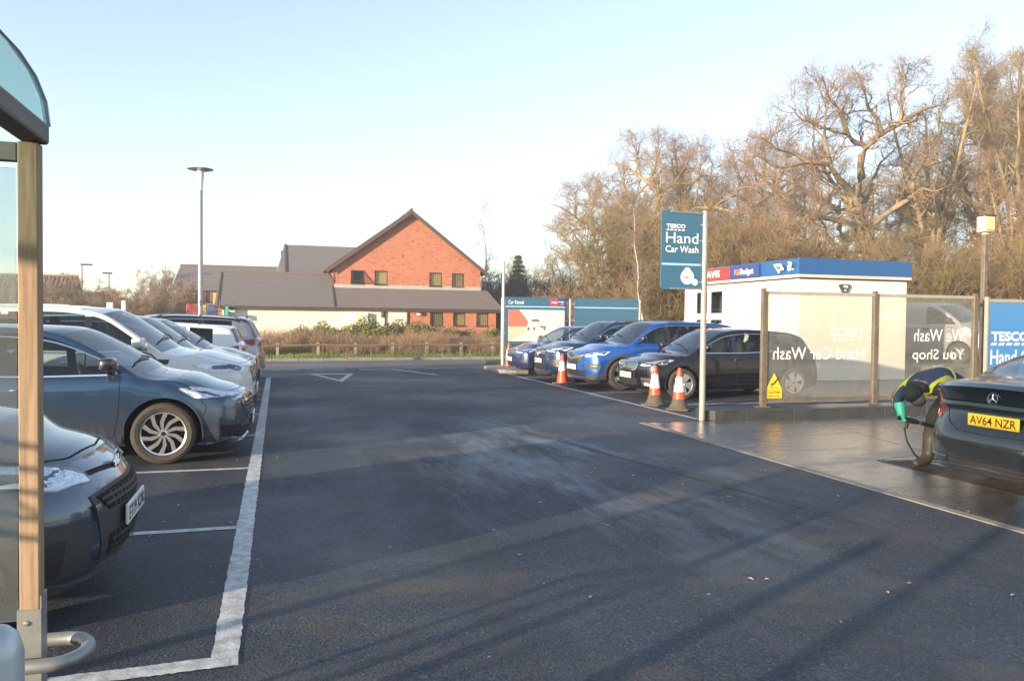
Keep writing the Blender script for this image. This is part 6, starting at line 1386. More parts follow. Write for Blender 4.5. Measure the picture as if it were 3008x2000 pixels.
def spawn(P, Rr, m, t0, t1, L, ang, up, wig, k, rr, rng, taper=.55, rmin=.007, droop=0.0):
    n, kp, _ = P.shape; t = t0+(t1-t0)*((np.arange(m)[None, :]+rng.uniform(0, 1, (n, m)))/m); fi = t*(kp-1); i0 = np.clip(fi.astype(int), 0, kp-2); fr = (fi-i0)[..., None]; r = np.arange(n)[:, None]
    A, B = P[r, i0], P[r, i0+1]; pos = (A+(B-A)*fr).reshape(-1, 3); T = nrm((B-A).reshape(-1, 3)); rad = (Rr[r, i0]+(Rr[r, i0+1]-Rr[r, i0])*fr[..., 0]).reshape(-1)
    q = nrm(np.cross(T, rng.normal(0, 1, T.shape))); a = rng.normal(ang, .22, len(T))[:, None]; d = nrm(T*np.cos(a)+q*np.sin(a)+np.array([0, 0, up])); ln = L*rng.uniform(.55, 1.25, len(T))*(1-taper*t.reshape(-1)); pts = [pos]; 
    for i in range(k-1): d = nrm(d+rng.normal(0, wig, d.shape)+np.array([0, 0, up*.25-droop])); pts.append(pts[-1]+d*(ln/(k-1))[:, None])
    R2 = np.maximum(rad*rr, rmin)[:, None]*np.linspace(1, .35, k)[None, :]; return np.stack(pts, 1), np.maximum(R2, rmin*.8)
def resample(pts, k):
    pts = np.asarray(pts, float); d = np.concatenate([[0], np.cumsum(np.linalg.norm(np.diff(pts, axis=0), axis=1))]); q = np.linspace(0, d[-1], k); return np.stack([np.interp(q, d, pts[:, i]) for i in range(3)], 1)
def wiggle(p, a, rng):
    o = rng.normal(0, a, p.shape); o[0] = 0; o = (o+np.roll(o, 1, 0))/2; o[0] = 0; return p+o
def grow(name, limbs, levels, mats, seed, split=1, sides0=8):
    """limbs: list of (points, radius0, radius1); levels: spawn parameters. Returns root Empty with trunk and crown meshes"""
    rng = np.random.default_rng(seed); k = 14; P = np.stack([wiggle(resample(p, k), .06 if np.ptp(np.asarray(p)[:, 2]) > 1 else .03, rng) for p, a, b in limbs]); Rr = np.stack([(np.linspace(a, b, k)*(1+.10*rng.normal(0, 1, k)))*.86 for p, a, b in limbs]); tv, tf, cv, cf = [], [], [], []
    def put(V, F_, v, f): F_.append(f+sum(len(x) for x in V)); V.append(v)
    put(tv, tf, *tubes(P, Rr, sides0))
    pool = [(P, Rr)]
    for li, lv in enumerate(levels):
        src = pool[-1]; lv = dict(lv); sd = lv.pop('sides', 3); src_i = lv.pop('src', None); P2, R2 = spawn(src[0], src[1], rng=rng, **lv); v, f = tubes(P2, R2, sd)
        if li < split: put(tv, tf, v, f)
        else: put(cv, cf, v, f)
        pool.append((P2, R2))
    return np.concatenate(tv), np.concatenate(tf), np.concatenate(cv), np.concatenate(cf)
def tree_obj(name, data, mats, loc, label, cat, group=None, rz=0, sc=1):
    t = thing(name, label, cat, loc, rz, group); t.scale = (sc, sc, sc) if not isinstance(sc, tuple) else sc
    a = np_obj('trunk', data[0], data[1], mats[0], t); a.data.shade_smooth(); np_obj('crown', data[2], data[3], mats[1], t); return t
BARK = M('oak_bark', (.29, .225, .13), .9, noise=(1.8, .9), c2=(.14, .105, .06), bump=(9, .8, .03)); TWIG = M('bare_twigs', (.235, .165, .100), .9, noise=(.35, .8), c2=(.18, .145, .085), rnd=(.27, .175, .105)); TWIGO = M('olive_twigs', (.22, .165, .075), .9, noise=(.3, .9), c2=(.24, .135, .08), rnd=(.17, .145, .06)); BIRCH = M('birch_bark', (.60, .53, .44), .8, noise=(6, .8), c2=(.32, .25, .19)); TWIGG = M('pale_twigs', (.22, .165, .13), .9)
TWIGD = M('dark_twigs', (.10, .075, .052), .9, noise=(.4, .8), c2=(.14, .10, .06))
# the big oak behind the cabin
ox, oy = 34.9, 40.0
def OL(pts, dy): return [(x-ox, d, z) for (x, z), d in zip(pts, dy)]
limbs = [
 (OL([(35.1, .2), (35.1, 3.5), (35.0, 5.5), (34.8, 7.1), (34.3, 8.2), (33.9, 9.9)], [0, 0, 0, 0, .2, .3]), .55, .36),
 (OL([(34.4, 7.8), (33.1, 8.1), (31.0, 8.1), (29.1, 8.35), (27.8, 8.6), (27.2, 9.2), (26.2, 9.6)], [0, -.5, -1.2, -1.8, -2.2, -2.5, -2.6]), .27, .07),
 (OL([(33.9, 9.9), (34.7, 11.4), (34.2, 12.3), (34.6, 13.2), (35.4, 14.1), (36.5, 14.8), (38.0, 15.7), (39.9, 16.3)], [.3, .4, .2, 0, -.3, -.5, -.6, -.4]), .34, .06),
 (OL([(34.6, 13.2), (33.4, 13.3), (32.8, 13.7), (31.9, 15.1), (31.4, 16.0), (30.7, 17.2)], [0, -.2, -.4, -.6, -.5, -.6]), .20, .04),
 (OL([(33.9, 9.9), (33.0, 10.5), (32.1, 10.8), (31.2, 11.4), (29.3, 11.5), (27.1, 11.0), (25.6, 11.6)], [.3, -.2, -.6, -1, -1.4, -1.6, -1.6]), .26, .05),
 (OL([(31.2, 11.4), (30.9, 12.6), (30.6, 13.7), (30.7, 15.0), (30.2, 16.6)], [-1, -1, -.9, -1.1, -1]), .15, .035),
 (OL([(29.3, 11.5), (28.4, 12.0), (27.8, 12.1), (26.8, 12.8), (25.6, 13.0)], [-1.4, -1.2, -1.0, -.8, -.8]), .14, .03),
 (OL([(35.2, 8.2), (36.4, 9.2), (37.3, 10.1), (37.1, 11.3), (37.9, 11.9), (38.6, 12.2)], [0, -.5, -.9, -1, -1.2, -1.4]), .28, .08),
 (OL([(35.4, 14.1), (35.0, 15.0), (34.6, 15.7), (34.5, 16.8), (34.0, 18.0)], [-.3, -.2, 0, .2, .3]), .17, .03),
 (OL([(36.5, 14.8), (36.9, 16.2), (36.7, 17.4), (37.2, 18.6)], [-.5, -.4, -.6, -.5]), .13, .03),
 (OL([(34.9, 6.4), (33.0, 6.1), (30.2, 6.1), (28.6, 5.8), (27.2, 6.0), (25.9, 6.5)], [0, -.8, -1.8, -2.3, -2.6, -2.8]), .17, .04),
 (OL([(32.8, 13.7), (31.6, 13.6), (30.2, 14.2), (29.2, 14.1), (28.0, 15.0)], [-.4, -.8, -.6, -.9, -1.2]), .13, .03),
 (OL([(34.3, 8.6), (34.2, 10.2), (33.2, 12.0), (32.6, 13.6), (32.9, 15.4)], [.6, 1.6, 2.2, 2.6, 2.8]), .22, .04),
 (OL([(34.6, 8.4), (36.2, 10.6), (37.6, 12.6), (39.2, 14.0)], [.6, 1.6, 2.4, 2.6]), .22, .04)]
hero = grow('oak', limbs, [dict(m=9, t0=.25, t1=1, L=3.1, ang=.95, up=.16, wig=.34, k=8, rr=.55, sides=5), dict(m=8, t0=.12, t1=1, L=1.75, ang=.85, up=.10, wig=.34, k=6, rr=.55, sides=4, rmin=.011), dict(m=6, t0=.12, t1=1, L=.95, ang=.8, up=.08, wig=.3, k=4, rr=.5, rmin=.0065), dict(m=3, t0=.3, t1=1, L=.5, ang=.7, up=.06, wig=.2, k=3, rr=.6, rmin=.0045)], None, 5, 1, 9)
tree_obj('oak_tree', hero, (BARK, TWIG), (ox, oy, .1), 'great gnarled bare oak with twisted limbs directly behind the wash cabin', 'tree', sc=(1, 1, .94))
def gtree(seed, H, spread, nb=13, lean=0):
    rng = np.random.default_rng(seed); fork = H*.30; L = []
    L.append(([(0, 0, 0), (rng.normal(0, .2), rng.normal(0, .2), fork*.5), (lean*.3, 0, fork)], H*.022, H*.017)); nl = 5
    for i in range(nl):
        a = 2*math.pi*i/nl+rng.uniform(-.5, .5); s = spread*rng.uniform(.35, .75); h = H*rng.uniform(.74, .96); L.append(([(lean*.3, 0, fork*.92), (math.cos(a)*s*.35+lean*.5, math.sin(a)*s*.35, fork+(h-fork)*.35), (math.cos(a)*s*.75+lean*.8, math.sin(a)*s*.75, fork+(h-fork)*.7), (math.cos(a)*s+lean, math.sin(a)*s, h)], H*.012, H*.0025))
    return grow('t', L, [dict(m=nb, t0=.18, t1=1, L=spread*.62, ang=.95, up=.15, wig=.24, k=7, rr=.5, sides=4), dict(m=8, t0=.12, t1=1, L=spread*.32, ang=.85, up=.12, wig=.26, k=5, rr=.5, sides=3, rmin=.011), dict(m=7, t0=.12, t1=1, L=spread*.17, ang=.75, up=.1, wig=.24, k=4, rr=.55, rmin=.007), dict(m=3, t0=.3, t1=1, L=spread*.085, ang=.7, up=.08, wig=.2, k=3, rr=.6, rmin=.005)], None, seed, 1, 7)
G1, G2, G3 = gtree(31, 16, 5.2), gtree(32, 17, 4.4), gtree(33, 15, 5.6)
def place(proto, items, name, label, cat, group, mats):
    first = None
    for it in items:
        x, y, h, d, w = it[:5]; lb = it[5] if len(it) > 5 else label; z = it[6] if len(it) > 6 else .1
        if isinstance(d, bpy.types.Object): o = copy_tree(d)
        else: o = None
        o.location = (x, y, z); o.rotation_euler = (0, 0, random.uniform(0, 6.28)); o.scale = (w, w, h); o['label'] = lb; o['category'] = cat; o['group'] = group
g = 'bare woodland trees behind the car wash'
pr1 = tree_obj('bare_tree', G1, (BARK, TWIG), (0, 0, 0), 'x', 'tree', g); pr2 = tree_obj('bare_tree', G2, (BARK, TWIGO), (0, 0, 0), 'x', 'tree', g); pr3 = tree_obj('bare_tree', G3, (BARK, TWIG), (0, 0, 0), 'x', 'tree', g)
def put(o, x, y, sw, sh, rz, label, z=.1, grp=None):
    o.location = (x, y, z); o.scale = (sw, sw, sh); o.rotation_euler = (0, 0, rz); o['label'] = label
    if grp: o['group'] = grp
LB = 'bare brown woodland tree in the mass behind the wash cabin and signs'
put(pr1, 44.6, 50, .9, .86, .4, LB); put(pr2, 42.2, 42.5, 1.05, 1.12, 1.2, 'slender forked bare tree just right of the great oak'); put(pr3, 24.6, 64, .62, .55, 2.0, 'lower bare tree on the left edge of the wood above the rental boards')
oak = [o for o in col.objects if o.name == 'oak_tree'][0]
def oakc(x, y, sw, sh, rz, label): o = copy_tree(oak); o.name = 'oak_tree'; o['group'] = g; put(o, x, y, sw, sh, rz, label)
oakc(29.2, 58, .86, .92, 2.2, 'broad rounded bare oak that tops the left shoulder of the wood')
for x, y, sw, sh, rz in ((35.2, 64, .9, .95, 4.1), (40.5, 60, .9, .88, .3), (32.0, 69, .85, .92, 5.3), (46, 57, .95, .86, 2.9), (48.5, 44.5, .8, 1.05, 1.7), (53.5, 49, 1.0, 1.22, 3.7), (37.8, 53, .8, .86, 3.3), (27.0, 66, .7, .74, 3.0)): oakc(x, y, sw, sh, rz, LB)
spots = [(pr2, 33.5, 60, .9, .92, 1.4), (pr3, 42, 62, 1.0, 1.0, 4), (pr2, 49, 50, .9, 1.0, 2.2), (pr3, 45.2, 46, .85, .95, 5.1), (pr2, 47.4, 40.5, .95, 1.34, .9), (pr1, 51.5, 42, 1.0, 1.36, 2.7), (pr2, 27.6, 60, .8, .80, .3), (pr3, 30.5, 49, .75, .62, .8), (pr1, 43.5, 37.5, .75, .80, 2.9), (pr2, 50.0, 37, .85, 1.15, .1), (pr2, 53, 38, .9, 1.34, 5.5)]
for p, x, y, sw, sh, rz in spots: put(copy_tree(p), x, y, sw, sh, rz, LB)
# shrubs and thicket
def gshrub(seed, H, W_, n=16):
    rng = np.random.default_rng(seed); L = []
    for i in range(n):
        a = rng.uniform(0, 6.28); s = W_*rng.uniform(.15, 1)**.7; h = H*rng.uniform(.6, 1.05); b = rng.uniform(0, .5); L.append(([(math.cos(a)*b*.4, math.sin(a)*b*.4, -.1), (math.cos(a)*s*.4, math.sin(a)*s*.4, h*.45), (math.cos(a)*s, math.sin(a)*s, h)], .035, .012))
    return grow('s', L, [dict(m=9, t0=.12, t1=1, L=H*.36, ang=.75, up=.2, wig=.2, k=6, rr=.55, sides=3, rmin=.012), dict(m=7, t0=.1, t1=1, L=H*.19, ang=.75, up=.14, wig=.22, k=4, rr=.6, rmin=.009), dict(m=5, t0=.2, t1=1, L=H*.095, ang=.7, up=.1, wig=.2, k=3, rr=.7, rmin=.008)], None, seed, 0, 4)
SH = [gshrub(51, 6.2, 2.6, 18), gshrub(52, 5.2, 3.0, 18), gshrub(53, 6.8, 2.2, 16)]
gs = 'bare thicket shrubs along the wood edge'; LS = 'dense bare thicket shrub at the foot of the wood'
sp = [tree_obj('thicket_shrub', d, (TWIGO if i != 1 else TWIG, TWIGO if i != 1 else TWIG), (0, 0, 0), LS, 'shrub', gs) for i, d in enumerate(SH)]
pos = []
for i in range(78):
    t = random.random(); row = i % 3; x = 17.5+t*38; yb = (38-.42*(x-17) if x < 34 else 31-.12*(x-34))+row*4.0+random.uniform(-1.3, 1.3)
    if row == 0 and x < 20: yb += 4
    if abs(x-35) < 2 and row == 1: continue
    pos.append((x, yb, random.uniform(.9, 1.35), random.uniform(.7, 1.2)*(.72 if 26 < x < 40 else 1)))
pos += [(22.5, 27.8, .8, .62), (27, 27.5, .9, .75), (31.5, 26.6, .95, .9), (35.0, 25.6, 1.0, 1.0), (38, 26.5, 1.1, 1.1), (29, 31, 1.1, .95), (25.2, 30.6, 1., .85), (20.8, 31.5, .9, .8), (18.6, 35, .9, .75), (17.4, 37.5, .8, .62), (21.5, 36.5, 1.1, .9), (20.2, 34, 1.1, .72), (23, 33.5, 1.1, .95)]
for i, (x, y, sw, sh) in enumerate(pos): o = sp[i] if i < 3 else copy_tree(sp[i % 3]); put(o, x, y, sw, sh, random.uniform(0, 6.28), LS)
# far dark shrubs and trees behind the rental boards
TD = gshrub(61, 4.5, 2.4, 16); sd = tree_obj('dark_shrub', TD, (TWIGD, TWIGD), (0, 0, 0), 'dark bare shrub in the distance behind the rental boards', 'shrub', 'dark shrubs beyond the rental boards')
first = True
for i in range(22):
    x = 15.5+random.random()*15; y = 64+random.uniform(-4, 16); o = sd if first else copy_tree(sd); first = False; put(o, x, y, 1.2, random.uniform(.85, 1.25), random.uniform(0, 6), 'dark bare shrub in the distance behind the rental boards')
DT = copy_tree(pr1); put(DT, 17.0, 74, .55, .42, 1, 'small bare tree in the far gap right of the brick house', grp='small bare trees in the far gap'); DT2 = copy_tree(pr3); put(DT2, 24.5, 76, .65, .55, 2, 'bare tree behind the dark shrubs left of the wood', grp='small bare trees in the far gap')
# evergreen pine in the gap
PINE = M('pine_needles', (.035, .06, .025), .8, noise=(1.5, .8), c2=(.06, .085, .035)); pt = thing('pine_tree', 'dark evergreen pine standing in the gap behind the rental boards', 'tree', (21.5, 70, .2)); MB().tube([(0, 0, 0), (.05, 0, 3.5), (0, 0, 7.2)], [.16, .11, .03], 7).build('trunk', BARK, pt); rng = np.random.default_rng(8); n = 5200; lay = rng.integers(0, 13, n); z = 2.3+lay*.41+rng.normal(0, .07, n); a = rng.uniform(0, 6.28, n); rad = (1.75*(1-(z-2)/6.2)+.12)*rng.uniform(.1, 1, n)**.6*(.72+.28*np.sin(a*3+lay)); c = np.stack([np.cos(a)*rad, np.sin(a)*rad, z-rad*.12], 1); v, f = blades(c, rng.uniform(.12, .28, n), np.full(n, .06), 1.6, rng); np_obj('crown', v, f, PINE, pt)
# birches
def birch(name, pts, H, loc, label, seed, r=.07):
    d = grow('b', [(pts, r, .015)], [dict(m=26, t0=.28, t1=1, L=H*.24, ang=.62, up=.22, wig=.16, k=7, rr=.35, sides=4, rmin=.010), dict(m=7, t0=.15, t1=1, L=H*.09, ang=.6, up=.02, wig=.18, k=5, rr=.6, rmin=.007, droop=.05), dict(m=3, t0=.2, t1=1, L=H*.05, ang=.5, up=-.02, wig=.15, k=3, rr=.7, rmin=.006, droop=.08)], None, seed, 0, 8); return tree_obj(name, d, (BIRCH, TWIGG), loc, label, 'tree')
birch('birch_tree', [(.25, 0, 0), (.0, 0, 1.5), (-.35, 0, 3.8), (-.5, 0, 5.4), (-.6, 0, 6.7)], 6.7, (16.7, 34, .1), 'leaning pale birch right of the plain blue board', 71, .075); birch('birch_tree', [(0, 0, 0), (.1, 0, 4), (-.05, 0, 7), (-.1, 0, 9.6)], 9.6, (15.2, 58, .2), 'feathery pale birch behind the right end of the brick house', 72, .11)
bt = thing('low_branch_stump', None, None) if False else None
# thin far columns among the trees
for x, y, h, lb in ((20.6, 46, 6.4, 'thin wooden pole before the trees left of the wash sign'),): t = thing('wooden_pole', lb, 'post', (x, y, .1)); MB().lathe([(0, h), (.07, h), (.10, 0)], n=10).build('shaft', WOODP, t, 50)
t = thing('distant_lamp_post', 'thin pale lamp column rising behind the red cabin sign', 'lamp post', (17.2, 30, .1)); q = MB(); q.tube([(0, 0, 0), (0, 0, 4.9), (-.15, 0, 5.15), (-1.2, 0, 5.3)], .035, 8); q.build('column', WHITE, t, 50); MB().bbox((-1.55, -.06, 5.26), (-1.1, .06, 5.36), .02).build('lantern', LPW, t)
# ---------------------------------------------------------------- far left
HT = M('far_roof_pantile', (.12, .075, .05), .9, noise=(2, .8), c2=(.07, .05, .04))
fh = thing('far_house', 'dark tiled gabled house in the far left distance behind the shelter post', 'house', (-20, 90, 0))
def pantile(parent, x0, x1, y0, z0, y1, z1):
    q = MB(); n = 24; nr = 8
    for i in range(n):
        xa, xb = x0+(x1-x0)*i/n, x0+(x1-x0)*(i+1)/n; xm = (xa+xb)/2
        for j in range(nr): t0, t1 = j/nr, (j+1)/nr; ya, yb, za, zb = y0+(y1-y0)*t0, y0+(y1-y0)*t1, z0+(z1-z0)*t0, z0+(z1-z0)*t1; q.add([(xa, ya, za), (xm, ya, za+.14), (xb, ya, za), (xa, yb, zb-.03), (xm, yb, zb+.10), (xb, yb, zb-.03)], [(0, 1, 4, 3), (1, 2, 5, 4)])
    return q.build('roof', HT, parent)
pantile(fh, -9.0, .3, -3.6, 2.2, 0, 5.7); q = MB(); q.quad((-9, 0, 5.6), (.3, 0, 5.6), (.3, 3.6, 2.2), (-9, 3.6, 2.2)); q.build('roof', HT, fh); q = MB(); q.add([(0, -3.2, 0), (0, 3.2, 0), (0, 3.2, 2.4), (0, 0, 5.4), (0, -3.2, 2.4)], [(0, 1, 2, 3, 4)]); q.quad((-9, -3.2, 0), (0, -3.2, 0), (0, -3.2, 2.4), (-9, -3.2, 2.4)); q.build('wall', BRICKD, fh); q = MB(); q.add([(.32, -3.75, 1.98), (.32, -3.6, 2.25), (.32, 0, 5.78), (.32, 0, 5.45)], [(0, 1, 2, 3)]); q.add([(.32, 3.75, 1.98), (.32, 3.6, 2.25), (.32, 0, 5.78), (.32, 0, 5.45)], [(3, 2, 1, 0)]); q.build('bargeboard', BARGE, fh); MB().tube([(-9, 0, 5.72), (.3, 0, 5.72)], .12, 6).build('ridge_tiles', M('ridge_orange', (.32, .17, .08), .9), fh)
fh2 = copy_tree(fh, label='second dark tiled house further off behind the first far house', loc=(-18.6, 100, -1.35)); fh3 = copy_tree(fh, label='dark tiled house at the extreme left seen through the shelter glass', loc=(-29.8, 84, .3)); 
for o in (fh, fh2, fh3): o['group'] = 'dark tiled houses in the far left'
LBsh = gshrub(81, 3.2, 2.2, 14); lb0 = tree_obj('bare_bush', LBsh, (TWIG, TWIG), (0, 0, 0), 'bare twiggy bush in the distance behind the left parked cars', 'shrub', 'bare bushes behind the left parked cars')
ps_ = [(-12.6, 62), (-10.2, 61), (-7.8, 62), (-14.6, 64), (-9, 66), (-11.5, 68), (-16.5, 66), (-18.5, 62), (-21, 64), (-23.5, 62), (-25.5, 66), (-13.5, 70), (-6.6, 66), (-20, 70), (-28, 64), (-31, 62), (-8.2, 57.5), (-11.0, 57), (-14, 58)]
for i, (x, y) in enumerate(ps_): o = lb0 if i == 0 else copy_tree(lb0); put(o, x, y, random.uniform(.9, 1.2), random.uniform(.85, 1.25), random.uniform(0, 6), 'bare twiggy bush in the distance behind the left parked cars')
for i, (x, y, s) in enumerate(((-21.8, 95, .42), (-9.4, 72, .36), (-20.3, 60, .36), (-17.8, 52, .26), (-8.9, 64, .34))): put(copy_tree(pr2 if i % 2 else pr3), x, y, s, s*1.0, i*1.3, 'small bare tree among the bushes in the far left distance', grp='small bare trees in the far left')
for x, h, kk, lb in ((-21.5, 7.4, 0, 'far tall lamp post with twin heads above the left houses'), (-18.7, 6.5, 1, 'far lamp post with a single tilted head left of the brick buildings')):
    t = thing('far_lamp_post', lb, 'lamp post', (x, 100, 0)); MB().lathe([(0, h), (.06, h), (.09, 0)], n=8).build('column', C_TRIM, t); q = MB(); q.bbox((-.15 if kk == 0 else -.7, -.1, h), (1.1 if kk == 0 else .35, .1, h+.22), .05); q.build('lantern', C_TRIM, t)
SGW = M('board_white', (.72, .70, .62), .6, noise=(6, .6), c2=(.5, .48, .42))
for x, w, h, lb in ((-6.07, .21, 2.10, 'short pale upright board behind the white car roof'), (-5.60, .15, 2.17, 'narrow pale upright post right of the short board')):
    t = thing('marker_board', lb, 'sign', (x, 32.6, .1)); MB().bbox((-w/2, -.04, 1.0), (w/2, .04, h-.1), .01).build('board', SGW, t); MB().box((-.04, .041, 0), (.04, .08, h-.2)).build('stake', WOODP, t)
# ================================================================ CARS IN PLACE
gl_, gr_ = 'cars parked in the left bays', 'cars parked in the rental bays'
def car_at(spec, label, nose_x, y, face, group): return make_car(spec, label, (nose_x-spec['L']/2 if face > 0 else nose_x+spec['L']/2, y, 0), 0 if face > 0 else math.pi, group)
car_at(spec_i10(), 'dark grey small hatchback nearest the camera, nose beside the timber post', -.80, 4.90, 1, gl_)
car_at(spec_focus(), 'dark slate blue hatchback with dusty lower doors and chrome window line', -.29, 9.80, 1, gl_)
car_at(spec_sorento(), 'white SUV with white roof rails third along the left row', -.30, 12.15, 1, gl_)
car_at(spec_navy(), 'navy SUV with a chrome framed grille next to the white SUV', -.42, 14.5, 1, gl_)
car_at(spec_mauve(), 'mauve grey hatchback between the navy SUV and reversed white hatchback', -.35, 16.85, 1, gl_)
def car_rev(spec, label, tail_x, y): return make_car(spec, label, (tail_x-spec['L']/2, y, 0), math.pi, gl_)
car_rev(spec_golf(), 'bright white hatchback parked tail out in the left row', -.62, 19.2); car_rev(spec_silver_suv(), 'silver SUV with black roof parked tail out at the far end', -.30, 21.6)
car_at(spec_polo(), 'blue small hatchback farthest away in front of the rental poster', 6.50, 21.9, -1, gr_); car_at(spec_kadjar(), 'deep navy SUV with diamond badge between two blue cars', 6.58, 19.5, -1, gr_); car_at(spec_grandland(), 'bright blue SUV with grey wheel arch cladding', 6.68, 17.3, -1, gr_); car_at(spec_p308(), 'black hatchback with chrome grille frame behind the two near cones', 6.98, 14.95, -1, gr_)
sm = spec_merc(); sm['seats'] = (.35, -.45); make_car(sm, 'dark saloon being washed, yellow rear plate towards the camera', (6.02+2.345, 5.40, 0), 0)
make_car(spec_van(), 'silver panel van behind the glass wash screen', (20.75, 20.9, .36), R(-78), cat='van', name='parked_van')

# ================================================================ CONES
CO = M('cone_orange', (.78, .085, .02), .45, noise=(5, .6), c2=(.60, .07, .025)); CW = M('cone_white_sleeve', (.80, .77, .70), .35, noise=(8, .5), c2=(.62, .57, .48)); CB = M('cone_base_rubber', (.10, .085, .06), .85, noise=(9, .8), c2=(.05, .045, .04)); CBG = M('cone_base_grey', (.07, .07, .07), .85)
def cone(loc, label, dark, rz=0, tilt=0):
    t = thing('traffic_cone', label, 'traffic cone', loc, rz, 'orange and white traffic cones'); t.rotation_euler = (0, tilt, rz); H = .75; rr = lambda z: .033+(.135-.033)*(1-(z-.04)/(H-.04))
    def band(nm, z0, z1, m, e=0): q = MB(); q.lathe([(rr(z0)+e, z0), (rr(z1)+e, z1)], n=28); q.build(nm, m, t, 60)
    q = MB(); q.lathe([(0, .75), (.024, .748), (.030, .735), (.030, .71), (.036, .705), (.036, .69)], n=24); q.build('tip', CO, t, 50)
    if dark: band('body', .20, .69, CO); q = MB(); q.lathe([(rr(.20)+.004, .20), (rr(.12)+.012, .12), (.175, .045), (.19, .03), (.19, 0)], n=28); q.build('lower_body', CB, t, 40); band('white_sleeve', .325, .585, CW, .004)
    else: band('body', .03, .69, CO); band('white_sleeve', .33, .56, CW, .004)
    q = MB(); p = [(.21*math.copysign(abs(math.cos(a))**.35, math.cos(a)), .21*math.copysign(abs(math.sin(a))**.35, math.sin(a))) for a in np.linspace(0, 2*math.pi, 33)[:-1]]; q.prism(p, 'z', .0, .032); q.build('base', CB if dark else CBG, t, 30)
cone((6.78, 13.25, .006), 'dirty based cone beside the black hatchback wheel, further from the pole', True, .5); cone((6.83, 12.42, .006), 'dirty based cone nearest the wash sign pole', True, .9, R(1.5)); cone((6.82, 18.35, .006), 'bright red based cone in front of the bright blue SUV', False, .2); cone((7.02, 23.75, .112), 'far cone beside the tall post on the kerbed island', False, .4)
# ================================================================ TIMBER SHELTER
WD = M('shelter_oak', (.36, .25, .155), .7, noise=(9, 1.0, (7, 7, .35)), c2=(.21, .14, .085), bump=(40, .35, .003)); RG = glass('shelter_roof_glass', (.55, .78, .78), .05, .8, haze=.35, hazec=(.42, .60, .60)); EG = glass('shelter_end_glass', (.80, .86, .86), .0, .9, haze=.10, hazec=(.6, .62, .62))
st = thing('timber_shelter', 'timber framed shelter with curved glass roof at the left edge', 'shelter', (0, 0, 0)); PX, PY = -.7205, 2.70; WG = M('weathered_grey_oak', (.21, .19, .17), .8, noise=(6, .9, (1, 1, 6)), c2=(.13, .115, .10), bump=(40, .4, .003)); BOLT = M('bolt_zinc', (.4, .4, .4), .4, .9)
for y in (PY, 1.42): MB().bbox((PX-.0275, y-.0275, .30), (PX+.0275, y+.0275, 2.072), .004).build('post', WD, st); q = MB().box((PX-.0325, y-.0325, 0), (PX+.0325, y-.0282, .66)).box((PX+.0282, y-.0282, 0), (PX+.0325, y+.0325, .70)).box((PX-.0325, y-.0282, 0), (PX-.0282, y+.0325, .66)).box((PX-.0282, y+.0282, 0), (PX+.0282, y+.0325, .70)); q.build('post_shoe', GALV, st); q = MB(); [q.lathe([(0, -.006), (.007, -.005), (.009, 0)], c=(PX-.006, y-.0325, z), n=8, axis='y') for z in (.62, .40)]; q.build('shoe_bolts', BOLT, st)
MB().bbox((PX-.0275, -1.2, 2.075), (PX+.045, PY+.035, 2.138), .01).build('eave_beam', WG, st); MB().bbox((-3.0, -1.2, 2.088), (-2.925, PY+.04, 2.138), .004).build('eave_beam', WD, st); MB().bbox((-2.92, PY-.02, 2.015), (PX-.03, PY+.02, 2.07), .004).build('cross_beam', WG, st)
for y in (PY, .2): MB().bbox((-3.0, y-.0375, 0), (-2.925, y+.0375, 2.085), .004).build('post', WD, st)
cxv, hw_, rs_ = (-2.96+PX)/2, (2.96+PX)/2+.03, .60
arc = [(cxv+hw_*math.cos(a), 2.142+rs_*abs(math.sin(a))) for a in np.linspace(0, math.pi, 26)]
q = MB(); vs = [(x, y, z) for y in (-1.25, PY+.07) for x, z in arc]; q.add(vs, [(i, i+1, 26+i+1, 26+i) for i in range(25)]); q.build('roof_glass', RG, st, 180)
q = MB(); q.tube([(x, PY+.07, z) for x, z in arc], .010, 6); q.build('roof_edge_trim', C_LAMPD, st); q = MB(); q.add([(x, PY+.02, z-.01) for x, z in arc], [tuple(range(26))]); q.build('end_gable_glass', RG, st)

MB().box((-2.92, PY-.006, .62), (PX-.0385, PY+.006, 1.995)).build('end_panel_glass', EG, st)
rl = thing('trolley_rail', 'galvanised rail rack inside the timber shelter', 'rail', (0, 0, 0)); q = MB()  # out of view; short rails added so their shadows stripe the post
for z in (1.12, 1.18, 1.26, 1.33, 1.40): q.tube([(-2.20, 1.72, z), (-2.11, 2.22, z)], .010, 6)
for x, y in ((-2.20, 1.72), (-2.11, 2.22)): q.tube([(x, y, 0), (x, y, 1.40)], .012, 6)
q.tube([(-2.19, 1.78, 1.12), (-2.12, 2.17, 1.40)], .007, 6); q.build('rails', GALV, rl)
hb = thing('hoop_barrier', 'grey bent tube barrier looping round the shelter post foot', 'barrier', (0, 0, 0)); q = MB(); z = .508
lp_ = [(-1.3, 2.615, z), (-.85, 2.61, z), (-.70, 2.612, z)]+[(-.655+.085*math.sin(a), 2.715-.103*math.cos(a), z) for a in np.linspace(.1, math.pi-.1, 10)]+[(-.70, 2.818, z), (-.85, 2.82, z), (-1.3, 2.82, z)]
q.tube(lp_, .0215, 12); q.tube([(-1.28, 2.615, z), (-1.28, 2.615, 0)], .0215, 10); q.tube([(-1.28, 2.82, z), (-1.28, 2.82, 0)], .0215, 10); q.build('tube', M('dull_galvanised', (.30, .32, .31), .5, .6, noise=(14, .7), c2=(.22, .23, .23)), hb, 60)
